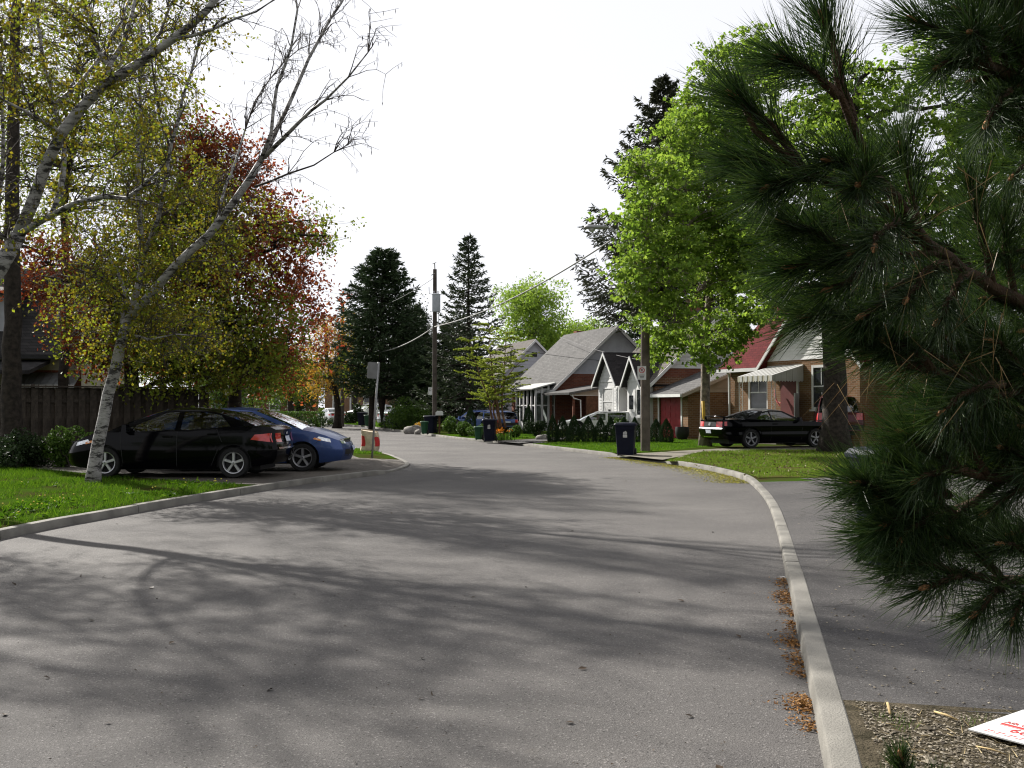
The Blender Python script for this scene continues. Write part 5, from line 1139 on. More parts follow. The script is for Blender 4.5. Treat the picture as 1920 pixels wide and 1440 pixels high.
b = ground_at(716, 70)
conifer("pine_tree", "big dark pine with two trunks in the middle of the view", b, 12.3, 4.3, 51, L_PINE, BARK_D, r0=0.28, nbr=230, droop=-0.05, up=0.22, shoots=17, bl=0.38, bw=0.085, zmin=0.16, power=0.55, per=7, trunks=[(-0.7, 0, 8, 0.24)])
b = ground_at(776, 74)
conifer("pine_tree", "lower dark pine leaning against the transformer pole", b, 8.6, 2.2, 52, L_PINE, BARK_D, r0=0.2, nbr=150, droop=0.0, up=0.25, shoots=14, bl=0.36, bw=0.08, zmin=0.12, power=0.5, per=6)
b = ground_at(878, 60)
conifer("spruce_tree", "pointed dark spruce just beyond the transformer pole", b, 11.6, 3.7, 53, L_SPRUCE, BARK_D, r0=0.2, nbr=135, droop=0.26, up=0.34, shoots=15, bl=0.26, bw=0.07, zmin=0.10, power=0.9, per=7)
b = ground_at(850, 72)
conifer("spruce_tree", "shadowy spruce filling the gap behind the pointed one", b, 7.5, 3.2, 54, L_PINE, BARK_D, r0=0.2, nbr=160, droop=0.15, up=0.2, shoots=14, bl=0.34, bw=0.09, zmin=0.06, power=0.5, per=6)
b = ground_at(1245, 58)
conifer("spruce_tree", "tall brownish spruce with drooping branches behind the green maple", b, 20.5, 7.6, 55, L_SPRUCE_B, BARK_D, r0=0.3, nbr=190, droop=0.28, up=0.42, shoots=30, bl=0.30, bw=0.085, zmin=0.34, power=0.75, hang=0.35, per=9, thin=0.3, pw=1.3)
b = ground_at(1195, 76)
conifer("spruce_tree", "small dark evergreen top showing behind the grey gable", b, 7.8, 2.0, 56, L_PINE, BARK_D, r0=0.15, nbr=110, droop=0.1, up=0.2, shoots=12, bl=0.3, bw=0.08, power=0.6, per=6)

# --- young larch-like tree with several orange stems
b = ground_at(932, 45)
def larch():
    rg = np.random.default_rng(61); root = thing("larch_tree", "thin several-stemmed tree in feathery yellow-green leaf by the sunroom", "tree", b); tm, cm = MB(), MB()
    B, D = [], []
    for (x0, x1, top, dd) in ((918, 880, 640, -.6), (932, 915, 610, 0), (940, 950, 625, .5), (926, 985, 668, .3), (930, 905, 680, .8)):
        pts = smooth_path([P(x0 + 8, 802, 45), P(x0, 760, 45 + dd * .3), P((x0 + x1) / 2, 700, 45 + dd), P(x1, top, 45 + dd * 1.5)], rg, 0.3, 0.02)
        tm.tube(pts - b, np.linspace(0.055, 0.008, len(pts)), 7)
        for k in range(46):
            i = rg.integers(int(len(pts) * .34), len(pts)); az = rg.uniform(0, 2 * PI); L = rg.uniform(0.5, 1.5) * (1.15 - 0.6 * i / len(pts))
            e = pts[i] + np.array((math.cos(az) * L, math.sin(az) * L * .8, rg.uniform(-.05, .35) * L)); q = bend(pts[i], e, rg, 0.04, 6, 0.03)
            tm.tube(q - b, np.linspace(0.012, 0.004, 6), 4, cap=False)
            s = rg.uniform(0, 1, 80); j = np.minimum(4, (s * 5).astype(int)); f = (s * 5 - j)[:, None]; c = q[j] * (1 - f) + q[j + 1] * f
            B.append(c); D.append(unit(rg.normal(size=(80, 3)) + np.array((0, 0, .5))) * rg.uniform(.06, .13, (80, 1)))
    B = np.concatenate(B); D = np.concatenate(D); leaves(cm, B - b, 0.10, rg, 0.45, ori=unit(D))
    tm.build("trunk", BARK_R, root, smooth=True); cm.build("crown", L_LARCH, root)
larch()

# --- maples on the right
dm = 38.0; b = ground_at(1322, dm)
broadleaf("maple_tree", "bright green maple with a pale slim trunk behind the black convertible", b, [b - (0, 0, .1), P(1322, 760, dm), P(1323, 690, dm), P(1326, 600, dm), P(1335, 500, dm), P(1350, 380, dm), P(1370, 260, dm), P(1385, 150, dm)], 0.20,
    [lob(1225, 430, 32.6, 75, 75), lob(1225, 345, 33.5, 65, 55), lob(1300, 350, dm - 2, 90, 80), lob(1330, 230, dm, 75, 75), lob(1390, 140, dm, 75, 75), lob(1420, 95, dm + .3, 45, 45), lob(1240, 520, 32.4, 80, 55), lob(1265, 600, 32.8, 70, 50), lob(1330, 480, dm - 1.2, 90, 80), lob(1320, 640, dm - 1, 75, 50), lob(1400, 300, dm - .8, 90, 100), lob(1410, 430, dm - 1, 80, 80), lob(1222, 645, dm - .5, 38, 38), lob(1265, 270, dm - 2, 60, 60), lob(1415, 545, dm - .5, 75, 50), lob(1385, 600, dm, 60, 30)],
    900, 72, 0.135, BARK_G, L_MAPLE, 71, spread=0.27, shell=0.6, limb_r=0.4, wid=0.9, flat=0.5, up=1.0)
dm2 = 33.0; b = ground_at(1565, dm2)
broadleaf("maple_tree", "big maple with a thick dark trunk on the lawn beside the black convertible", b, [b - (0, 0, .1), P(1566, 800, dm2), P(1566, 720, dm2), P(1562, 650, dm2), P(1560, 560, dm2), P(1570, 420, dm2), P(1590, 280, dm2), P(1610, 150, dm2)], 0.44,
    [lob(1480, 420, dm2, 100, 90), lob(1560, 300, dm2, 110, 100), lob(1650, 220, dm2, 100, 90), lob(1720, 130, dm2, 70, 60), lob(1530, 180, dm2 + 1, 90, 80), lob(1500, 520, dm2 - .5, 90, 60), lob(1680, 420, dm2, 120, 100), lob(1800, 330, dm2, 120, 110), lob(1780, 520, dm2, 120, 90), lob(1600, 520, dm2 + 1, 110, 80), lob(1880, 200, dm2, 100, 120), lob(1900, 450, dm2, 100, 120), lob(1450, 560, dm2 - 1.5, 60, 45)],
    760, 72, 0.135, BARK_D, L_MAPLE, 72, spread=0.29, shell=0.55, limb_r=0.4, wid=0.9, flat=0.5, sides=14, up=1.0)

# --- hedges, bushes, small evergreens
def bush(name, label, px, pyb, d, wpx, hpx, seed, m, ls=0.09, n=2600, boxy=False, depth=None, cat="shrub", rz=0.0, gz=LAND_Z, group=None, stems=8):
    rg = np.random.default_rng(seed); s = d / F_PX; w_, h = wpx * s, hpx * s; dp = depth or w_ * 0.8
    base = ground_at(px, d, gz); root = thing(name, label, cat, base, rz, group); cm, tm = MB(), MB()
    if boxy:
        q = rg.uniform(-1, 1, (n, 3)); f = rg.integers(0, 3, n); far_ = rg.uniform(size=n) < .75
        for a in range(3): q[(f == a) & far_, a] = np.sign(q[(f == a) & far_, a]) * rg.uniform(.9, 1.04, ((f == a) & far_).sum())
        q[:, 2] = np.abs(q[:, 2]) if True else q[:, 2]
        C = q * np.array((w_ / 2, dp / 2, h))
    else:
        k = max(5, int(n / 300)); cen = rg.normal(size=(k, 3)) * np.array((.36, .36, .22)); cen[:, 2] = np.abs(cen[:, 2]) + .18
        idx = rg.integers(0, k, n); u_ = unit(rg.normal(size=(n, 3))) * (rg.uniform(0.35, 1, n) ** .5)[:, None]
        C = cen[idx] * np.array((1, 1, 1.2)) + u_ * np.array((.34, .34, .30)); C *= np.array((w_ * .72, dp * .72, h)); C = C[C[:, 2] > 0.0]
        C[:, 2] *= h / C[:, 2].max()
    leaves(cm, C, ls, rg, 0.6)
    for k in range(stems):
        e = C[rg.integers(len(C))]; tm.tube(bend(np.array((e[0] * .3, e[1] * .3, -.05)), e * .92, rg, .05, 5, .05), np.linspace(.02, .005, 5), 4, cap=False)
    tag(tm.build("stems", TWIG_D, root), kind="stuff"); cm.build("foliage", m, root); return root
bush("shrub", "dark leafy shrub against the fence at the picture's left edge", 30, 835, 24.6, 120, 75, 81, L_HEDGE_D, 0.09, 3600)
bush("shrub", "flowering shrub with pale leaf tips beside the fence", 140, 832, 24.9, 90, 78, 82, L_HEDGE, 0.085, 2600)
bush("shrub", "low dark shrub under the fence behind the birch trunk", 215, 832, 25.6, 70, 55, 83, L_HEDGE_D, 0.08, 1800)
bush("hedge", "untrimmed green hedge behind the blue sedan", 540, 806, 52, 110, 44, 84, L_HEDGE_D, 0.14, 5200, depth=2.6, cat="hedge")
bush("hedge", "clipped low hedge running behind the untrimmed one", 540, 785, 80, 130, 25, 85, L_HEDGE, 0.14, 4200, boxy=True, depth=1.3, cat="hedge")
bush("shrub", "round bright yellow bush on top of the clipped hedge", 505, 768, 86, 22, 22, 86, L_YELLOW, 0.16, 700)
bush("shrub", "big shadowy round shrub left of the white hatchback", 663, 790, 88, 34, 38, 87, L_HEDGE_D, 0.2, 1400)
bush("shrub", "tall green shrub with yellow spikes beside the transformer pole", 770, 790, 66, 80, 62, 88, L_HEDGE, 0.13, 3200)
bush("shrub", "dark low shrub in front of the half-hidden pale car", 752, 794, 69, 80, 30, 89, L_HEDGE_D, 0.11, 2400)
bush("shrub", "loose green shrub at the foot of the transformer pole", 845, 806, 54, 44, 34, 90, L_HEDGE, 0.11, 1800)
bush("shrub", "grey-green low shrub by the orange flowers", 968, 812, 48, 40, 24, 91, L_HEDGE, 0.10, 1400)
bush("shrub", "spreading dark shrub below the sunroom", 1012, 812, 50, 34, 30, 92, L_HEDGE_D, 0.10, 1400)
bush("shrub", "round light-green shrub under the front window", 1162, 806, 47, 26, 40, 93, L_HEDGE, 0.09, 1300)
bush("shrub", "low green ground shrub left of the dark far bins", 738, 800, 70, 50, 14, 94, L_HEDGE, 0.09, 1200)
bush("shrub", "leafy sprig overhanging the far kerb by the hedge", 592, 818, 52, 18, 38, 95, L_HEDGE, 0.11, 500)
bush("shrub", "loose green shrub half covering the blue hatchback", 900, 812, 49, 50, 26, 98, L_HEDGE, 0.10, 1700)
bush("shrub", "leafy shrub between the dark cedar and the transformer pole", 868, 812, 50, 34, 28, 99, L_HEDGE, 0.10, 1400)
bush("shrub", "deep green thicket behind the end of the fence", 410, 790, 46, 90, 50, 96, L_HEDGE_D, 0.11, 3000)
bush("shrub", "brown-leaved low shrub among the boulders", 792, 808, 60, 30, 18, 97, L_ORANGE, 0.08, 700)

def cedar(px, pyt, pyb, wpx, label, src=None, seed=1, group="small pointed cedars in a row"):
    d = (LAND_Z - CAM_H) / ray(px, pyb)[1]; h = (pyb - pyt) * d / F_PX; w_ = wpx * d / F_PX; base = ground_at(px, d)
    if src is None:
        rg = np.random.default_rng(seed); root = thing("cedar_shrub", label, "shrub", base, 0, group); cm, tm = MB(), MB()
        n = 3000; z = rg.uniform(0, 1, n) ** 1.15; az = rg.uniform(0, 2 * PI, n); rr_ = 0.5 * np.minimum(1, (1 - z) * 1.9) ** 0.8 * np.minimum(1, 0.75 + z * 2) * rg.uniform(.72, 1.05, n) * (1 + .1 * np.sin(az * 4 + z * 9))
        C = np.stack([rr_ * np.cos(az), rr_ * np.sin(az), z * .97], 1); o_ = np.stack([np.cos(az) * .3, np.sin(az) * .3, np.full(n, 1.4)], 1)
        leaves(cm, C, 0.085, rg, 0.4, ori=o_); tm.tube([(0, 0, -.05), (0, 0, .4), (0, 0, .9)], [.04, .03, .008], 5)
        tm.build("stem", BARK_D, root); cm.build("foliage", L_CEDAR, root)
    else: root = copy_tree(src); tag(root, label, group=group); root.location = tuple(base); root.rotation_euler.z = seed * 1.7
    root.scale = (w_, w_, h); return root
ced0 = cedar(1036, 777, 828, 21, "pointed cedar nearest the sunroom end of the row")
cs = [(1055, 780, 828, 20, "second cedar of the row from the sunroom end"), (1076, 778, 829, 21, "third cedar of the row from the sunroom end"), (1103, 780, 829, 23, "fourth cedar of the row, before the white car"), (1126, 782, 829, 20, "fifth cedar of the row, before the white car"), (1145, 781, 829, 20, "sixth cedar of the row, close behind the big navy bin"),
      (1170, 782, 829, 20, "cedar hidden mostly behind the big navy bin"), (1190, 782, 829, 19, "cedar between the navy bin and the street lamp pole"), (1230, 785, 829, 20, "cedar just past the street lamp pole"), (1249, 785, 830, 22, "last cedar of the row, before the red garage door")]
for i, (a, t_, bb, ww, lb) in enumerate(cs): cedar(a, t_, bb, ww * 1.25, lb, ced0, i + 1)
cedar(991, 758, 814, 21, "taller lone cedar in front of the white sunroom", ced0, 21)
cedar(882, 762, 814, 22, "dark lone cedar in front of the parked blue car", ced0, 22)

# unseen tree added left of the view to cast shadow across the near road
b = np.array((-12.6, 15.2, LAND_Z))
broadleaf("unseen_tree", "tree beyond the picture's left edge whose shadow crosses the near road", b, [b - (0, 0, .1), b + (0.1, 0, 2), b + (0.3, .2, 4), b + (0.5, 0, 6), b + (.7, .1, 8.5)], 0.2,
    [(b + (2.0, .5, 6.2), (1.6, 1.6, 1.2)), (b + (-1.5, 0, 6.0), (1.6, 1.6, 1.4)), (b + (.5, 1.5, 7.4), (1.6, 1.6, 1.3)), (b + (1.2, -1.4, 7.0), (1.5, 1.5, 1.2)), (b + (.6, 0, 9.0), (1.4, 1.4, 1.0)), (b + (2.6, 1.2, 8.0), (1.0, 1.0, .8)), (b + (1.6, 2.2, 10.0), (1.6, 1.6, 1.6)), (b + (3.4, -.6, 7.6), (1.3, 1.3, 1.2))], 230, 10, 0.05, BARK_D, L_OLIVE, 25, spread=0.42)
# ------------------------------------------------------------------ street furniture
POLE_W = mat("weathered_pole", (0.085, 0.070, 0.056), 0.95, 0.25, 4, 0.5, 30)
POLE_D = mat("dark_pole", (0.06, 0.05, 0.042), 0.95, 0.25, 4, 0.5, 30)
GALV = mat("galvanised", (0.26, 0.26, 0.26), 0.55, 0.12, 8, metal=0.4)
SIGN_BACK = mat("sign_back", (0.20, 0.20, 0.195), 0.6, 0.1, 5, metal=0.2)
SIGN_W = mat("sign_white", (0.50, 0.50, 0.49), 0.5, 0.03, 5)
SIGN_R = mat("sign_red", (0.42, 0.02, 0.02), 0.5, 0.05, 5)
INK = mat("black_ink", (0.012, 0.012, 0.012), 0.6, 0.0)
WIRE = mat("wire", (0.05, 0.05, 0.05), 0.6, 0.0)
WIRE_L = mat("pale_cable", (0.18, 0.18, 0.17), 0.6, 0.0)
NAVY = mat("navy_plastic", (0.006, 0.0075, 0.017), 0.5, 0.12, 6, 0.1, 60, spec=0.12)
GREENP = mat("green_plastic", (0.012, 0.055, 0.024), 0.5, 0.12, 6)
LENS = mat("lamp_lens", (0.35, 0.35, 0.33), 0.2, 0.1, 8, coat=0.6)

def text(parent, s_, size, m_, M, nm="lettering", align='CENTER'):
    cu = bpy.data.curves.new(nm, 'FONT'); cu.body = s_; cu.size = size; cu.extrude = 0.0008; cu.align_x = align; cu.align_y = 'CENTER'
    cu.materials.append(m_); t_ = bpy.data.objects.new(nm, cu); COL.objects.link(t_); bpy.context.view_layer.update(); me = bpy.data.meshes.new_from_object(t_.evaluated_get(bpy.context.evaluated_depsgraph_get())); bpy.data.objects.remove(t_)
    o = bpy.data.objects.new(nm, me); COL.objects.link(o); o.parent = parent; o.matrix_local = M; return o

# lamp pole
d = (LAND_Z - CAM_H) / ray(1210, 846)[1]; pb = ground_at(1210, d)
LP = thing("street_lamp_pole", "wooden utility pole with a street lamp arm beside the navy bin", "utility pole", pb)
MB().tube([(0, 0, -.2), (0, 0, 3), (.01, 0, 5.5), (0.02, 0, 7.9)], [.165, .155, .14, .12], 12).build("pole", POLE_W, LP, smooth=True, angle=60)
am = MB(); hz = Z(462, d) - LAND_Z; tip = P(1135, 428, d) - pb
am.tube(catmull3([np.array((0, -.1, hz - .55)), np.array((-.35, -.15, hz - .05)), np.array((-.75, -.2, hz + .28)), tip + (.15, 0, -.0), tip], .1), .032, 7); am.tube([(0, -.1, hz - .9), (-.3, -.15, hz - .1)], .02, 5); am.build("lamp_arm", GALV, LP, smooth=True)
hd = MB(); th = tip; L_ = .82
secs = [(0.0, .05, .05), (.15, .10, .075), (.4, .14, .10), (.65, .15, .10), (.78, .10, .06), (.82, .03, .02)]
A_ = np.array([[(th[0] + .1 - x, th[1] + wy * math.cos(a), th[2] + .02 + hz_ * max(-.35, math.sin(a))) for a in np.linspace(0, 2 * PI, 13)[:-1]] for x, wy, hz_ in secs]); hd.grid(A_, closed=True); hdo = hd.build("lamp_head", GALV, LP, smooth=True)
ln = MB(); ln.lathe([(.12, 0.0), (.115, -.05), (.08, -.10), (.02, -.125)], 12, (th[0] - .45, th[1], th[2] - .0)); ln.build("lens", LENS, hdo, smooth=True)
pc = MB().lathe([(.03, 0), (.03, .07), (.02, .08)], 8, (th[0] - .12, th[1], th[2] + .09)); pc.build("photocell", PLASTIC, hdo)
# no-stopping sign on it
NS = thing("parking_sign", "white no-parking sign with red ring fixed to the street lamp pole", "sign", (pb[0] - .12, pb[1] - .22, Z(712, d)))
MB().box((-.02, 0, .22), (.28, .012, .45)).build("plate", SIGN_W, NS)
rgm = MB(); th_ = np.linspace(0, 2 * PI, 21); rgm.tube(np.stack([-.02 + .085 * np.cos(th_), -.012 + 0 * th_, .31 + .085 * np.sin(th_)], 1), .011, 5, cap=False); rgm.tube([(-.08, -.012, .37), (.04, -.012, .25)], .010, 5); rgm.build("red_ring", SIGN_R, NS)
text(NS, "P", .13, INK, Matrix.Translation((-.02, -.0085, .31)) @ Matrix.Rotation(PI / 2, 4, 'X'))
q = MB()
for k in range(3): q.box((-.02, -.0085, .15 - k * .045), (.18 - .03 * k, .003, .018))
q.build("small_print", INK, NS)
# leaning sign seen from behind
sb = G(697, 858, LAND_Z); ds = sb[1]
LS = thing("road_sign", "grey back of a square road sign on a leaning steel post at the bend", "sign", sb)
tp_ = P(710, 679, ds) - sb
po = MB().tube([(0, 0, -.15), tp_ * .5, tp_], .032, 7); po.build("post", GALV, LS, smooth=True)
u_ = unit_(tp_); sx = unit_(np.array((1, -.28, 0)) - u_ * np.dot((1, -.28, 0), u_)); c_ = tp_ - u_ * .24 + np.array((-.14, .03, 0)); nrm = np.cross(sx, u_)
hw_ = .19; V = [c_ + sx * a * hw_ + u_ * b_ * .24 + nrm * e for e in (-.008, .008) for a, b_ in ((-1, -.86), (-.84, -1), (.84, -1), (1, -.86), (1, .86), (.84, 1), (-.84, 1), (-1, .86))]
MB().add(np.array(V), [tuple(range(8))[::-1], tuple(range(8, 16))] + [(i, (i + 1) % 8, (i + 1) % 8 + 8, i + 8) for i in range(8)]).build("plate", SIGN_BACK, LS)

# transformer pole
d = 57.0; tb = ground_at(815, d)
TP = thing("utility_pole", "tall utility pole carrying a grey transformer can", "utility pole", tb)
zt = Z(505, d) - LAND_Z
MB().tube([(0, 0, -.2), (0, 0, 4), (0, 0, zt)], [.15, .135, .11], 10).build("pole", POLE_D, TP, smooth=True, angle=60)
zc = Z(585, d) - LAND_Z; zc2 = Z(553, d) - LAND_Z
tf = MB().lathe([(.05, zc - .03), (.22, zc - .02), (.235, zc + .05), (.235, zc2 - .04), (.25, zc2 - .03), (.25, zc2), (.12, zc2 + .04)], 18, (.10, -.34, 0)); tfo = tf.build("transformer", mat("transformer_grey", (.30, .32, .35), .5, .06, 5), TP, smooth=True, angle=40)
for x in (-.02, .2): MB().lathe([(.03, zc2), (.045, zc2 + .05), (.025, zc2 + .09), (.04, zc2 + .13), (.015, zc2 + .2)], 8, (x, -.34, 0)).build("bushing", mat("porcelain", (.20, .20, .22), .3, .1, 5), tfo)
ar = MB(); ar.tube([(0, 0, zt - .05), (-.02, 0, zt + .35)], .035, 5); ar.tube([(-.15, 0, zt + .3), (.08, 0, zt + .4)], .02, 5); ar.tube([(0, -.1, zt - .25), (-.2, -.12, zt - .35)], .025, 5); ar.tube([(0, -.1, zc2 + .02), (-.3, -.15, zc2 + .05), (-.32, -.15, zc2 + .42)], .02, 5); ar.build("pin_bracket", GALV, TP)
cb = MB(); zi = Z(612, d) - LAND_Z
for k in range(5): t0 = np.linspace(0, 1, 9); cb.tube(np.stack([-.1 - .18 * np.sin(t0 * PI) * (1 + .2 * k % 2), -.14 + 0 * t0, zi + .35 - t0 * (.55 + .12 * k)], 1), .012, 4, cap=False)
cb.tube([(.25, -.34, zc), (.22, -.2, zc - .6), (.1, -.12, zi)], .014, 4); cbo = cb.build("cable_loops", WIRE_L, TP); tag(cbo, kind="stuff")
PS = thing("parking_sign", "small white parking sign on the transformer pole", "sign", (tb[0] - .24, tb[1] - .17, Z(740, d)))
MB().box((0, 0, .2), (.22, .012, .42)).build("plate", SIGN_W, PS); g = MB(); g.tube(np.stack([.06 * np.cos(th_), -.01 + 0 * th_, .27 + .06 * np.sin(th_)], 1), .010, 4, cap=False); g.build("ring", INK, PS)
# thin far pole
d = 80.0; fb_ = ground_at(642, d)
FP = thing("utility_pole", "thin bare utility pole near the silver car", "utility pole", fb_)
MB().tube([(0, 0, -.2), (0, 0, 5), (0, 0, Z(568, d) - LAND_Z)], [.15, .14, .12], 9).build("pole", POLE_D, FP, smooth=True, angle=60)
bx_ = MB(); z0 = Z(722, d) - LAND_Z; bx_.box((-.55, -.1, z0), (.9, .04, .08)); bx_.box((-.75, -.1, z0 + .35), (.35, .03, .4)); bx_.build("street_name_blade", SIGN_W, FP)

def wire(label, pts, r, m_, nm="overhead_wire"):
    p = [np.array(q, float) for q in pts]; b0 = p[0]; o = MB().tube(catmull3(p, .8) - b0, r, 5).build(nm, m_, smooth=True, loc=b0); tag(o, label, "wire", "overhead wires"); return o
def sag(a, b_, s_, n=9): t = np.linspace(0, 1, n)[:, None]; p = a + (b_ - a) * t; p[:, 2] -= 4 * s_ * (t * (1 - t))[:, 0]; return p
t_at = np.array((tb[0], tb[1] - .14, Z(613, 57))); l_at = np.array((pb[0], pb[1] - .15, Z(408, pb[1])))
wire("thick cable sagging from the transformer pole up to the street lamp pole", sag(t_at, l_at, .55), .03, WIRE_L)
wire("cable hanging between the transformer pole and the thin far pole", sag(t_at, np.array((fb_[0], fb_[1], Z(648, 80))), .95), .035, WIRE_L)
wire("upper thin wire from the transformer top to the thin far pole", sag(np.array((tb[0], tb[1], Z(520, 57))), np.array((fb_[0], fb_[1], Z(590, 80))), .5), .014, WIRE)
c_loc = np.array(C.location); mR = np.array(C.matrix_basis.to_3x3()) if False else np.array(Matrix.Rotation(TH, 3, 'Z'))
hk = mR @ np.array((.1, 3.6, 4.3)) + c_loc
wire("house drop wire ending at the mast on the grey gable", sag(np.array((tb[0] + .1, tb[1], Z(622, 57))), hk, .25), .014, WIRE)
wire("drop wire passing above the white front gables", sag(np.array(P(1050, 632, 70)), np.array(P(1205, 676, 49)), .15), .014, WIRE)

# bins
def bin_(name, label, loc, rz, m_, h=1.05, w_=.6, dp=.7, logo=True, wheels=True, group="wheeled bins"):
    rt = thing(name, label, "bin", loc, rz, group); b = MB(); n = 4
    def ring(z, f, fy): return [(-w_ / 2 * f, -dp / 2 * fy, z), (w_ / 2 * f, -dp / 2 * fy, z), (w_ / 2 * f, dp / 2 * fy, z), (-w_ / 2 * f, dp / 2 * fy, z)]
    def rr(z, f, fy, r=.06):
        pts = []; hx, hy = w_ / 2 * f, dp / 2 * fy
        for cx, cy, a0 in ((hx - r, hy - r, 0), (-hx + r, hy - r, PI / 2), (-hx + r, -hy + r, PI), (hx - r, -hy + r, 1.5 * PI)):
            for k in range(4): a = a0 + k * PI / 6; pts.append((cx + r * math.cos(a), cy + r * math.sin(a), z))
        return pts
    S_ = [rr(.03, .78, .70), rr(.10, .80, .74), rr(h * .55, .90, .86), rr(h * .78, .94, .92), rr(h * .80, .98, .96), rr(h * .90, 1.0, .98), rr(h * .905, 1.05, 1.03)]
    b.grid(np.array(S_), closed=True, flip=True); b.add(np.array(S_[0]), [tuple(range(16))[::-1]]); b.add(np.array(S_[-1]), [tuple(range(16))]); b.build("body", m_, rt, smooth=True, angle=35)
    l = MB(); T_ = [rr(h * .912, 1.10, 1.07), rr(h * .945, 1.10, 1.07), rr(h * .985, 1.0, .98), rr(h, .8, .78)]
    A_ = np.array(T_); A_[:, :, 2] += np.linspace(0, 0, 1); l.grid(A_, closed=True, flip=True); l.add(A_[0], [tuple(range(16))[::-1]]); l.add(A_[-1], [tuple(range(16))]); l.build("lid", m_, rt, smooth=True, angle=30)
    hb = MB(); hb.tube([(-w_ * .45, dp * .56, h * .9), (-w_ * .42, dp * .64, h * .93), (w_ * .42, dp * .64, h * .93), (w_ * .45, dp * .56, h * .9)], .017, 6); hb.build("handle", m_, rt, smooth=True)
    if wheels:
        for s_ in (-1, 1): MB().lathe([(.02, -.025), (.11, -.028), (.125, -.015), (.125, .015), (.11, .028), (.02, .025)], 14, (s_ * w_ * .44, dp * .36, .125), 'x').build("wheel", RUBBER, rt, smooth=True, angle=40)
    if logo:
        g = MB(); f = lambda z: -(dp / 2 * np.interp(z, [.1, h * .55, h * .78], [.74, .86, .92])) - .006
        def bar(x0, x1, z0, z1): g.add(np.array([(x0, f(z0), z0), (x1, f(z0), z0), (x1, f(z1), z1), (x0, f(z1), z1)]), [(0, 1, 2, 3)])
        zc = h * .62; k = h / 1.05
        for i in range(5): bar((-.055 + i * .012) * k, (-.047 + i * .012) * k, zc + .03 * k, zc + (.10 + .012 * i * (1 if i < 3 else .6)) * k)
        for i in range(5): bar((.008 + i * .012) * k, (.016 + i * .012) * k, zc + .03 * k, zc + (.15 - .012 * i * .7) * k)
        bar(-.06 * k, .07 * k, zc - .005 * k, zc + .02 * k); bar(-.06 * k, .07 * k, zc - .055 * k, zc - .02 * k)
        lo = g.build("logo", SIGN_W, rt); tag(lo, kind="stuff")
    return rt
bA = G(1176, 859, .02); bin_("wheeled_bin", "large navy wheeled bin with white emblem at the kerb by the street lamp pole", (bA[0], bA[1] + .35, .06), R(-12), NAVY, 1.04, .62, .72)
dB = (LAND_Z - CAM_H) / ray(1720, 1076)[1]; bin_("wheeled_bin", "navy wheeled bin half hidden behind the near pine needles", (X(1712, dB), dB + .36, LAND_Z + .006), R(4), NAVY, 1.10, .66, .78)
bC = G(918, 832, 0); bin_("wheeled_bin", "navy wheeled bin at the far kerb next to a green bin", (bC[0], bC[1] + .5, .08), R(-8), NAVY, .98, .55, .62)
bD = G(898, 829, 0); bin_("green_bin", "small dark green kerbside bin touching the far navy bin", (bD[0] - .02, bD[1] + .35, .08), R(-15), GREENP, .62, .34, .42, logo=False)
bE = G(806, 817, 0); bin_("wheeled_bin", "dark bin by the boulders at the far kerb", (bE[0], bE[1] + .6, .1), R(-20), NAVY, 1.0, .6, .65, logo=False)
bF = G(795, 818, 0); bin_("green_bin", "slim green bin beside the dark bin by the boulders", (bF[0], bF[1] + .3, .1), R(-20), GREENP, .7, .32, .4, logo=False)
bG = G(677, 801, 0); bin_("wheeled_bin", "overfilled dark bin on the verge far down the street", (bG[0], bG[1] + .6, LAND_Z), R(-20), NAVY, 1.05, .6, .65, logo=False)
bH = G(688, 802, 0); bin_("green_bin", "teal green bin on the verge far down the street", (bH[0], bH[1] + .6, LAND_Z), R(-20), GREENP, .85, .45, .5, logo=False)

# paper yard-waste bag: creased sides, rolled top
ybm = G(692, 846, LAND_Z)
YB = thing("yard_waste_bag", "crumpled cream paper bag with red print slumped behind the leaning sign post", "bag", ybm); YB.scale = (1.2, 1.2, .95)
rg = np.random.default_rng(5); A_ = []
for k, z in enumerate(np.linspace(0, .72, 9)):
    row = []
    for j in range(24):
        a = j * 2 * PI / 24; sq = 1 / max(abs(math.cos(a)), abs(math.sin(a))); r_ = .24 * min(sq, 1.28) * (1 + .05 * math.sin(a * 5 + z * 9) + .03 * math.sin(a * 11 - z * 17)) * (1 - .1 * (z / .72) ** 2); row.append((r_ * math.cos(a) + .06 * z + .04 * math.sin(z * 6), r_ * .8 * math.sin(a), z * (1 - .08 * math.cos(a + .5) * (z / .72))))
    A_.append(row)
m = MB(); m.grid(np.array(A_), closed=True, flip=True); m.add(np.array(A_[-1]) * (1, 1, .96), [tuple(range(24))]); m.build("bag", mat("kraft_paper", (.44, .37, .27), .85, .15, 9, .5, 30), YB, smooth=True, angle=40)
A_ = np.array(A_)
for sgn, j0, j1 in ((1, 20, 24), (-1, 13, 17)):
    g = A_[2:7, j0:j1].copy(); g[..., :2] *= 1.025; MB().grid(g, flip=True).build("red_print", SIGN_R, YB, smooth=True)

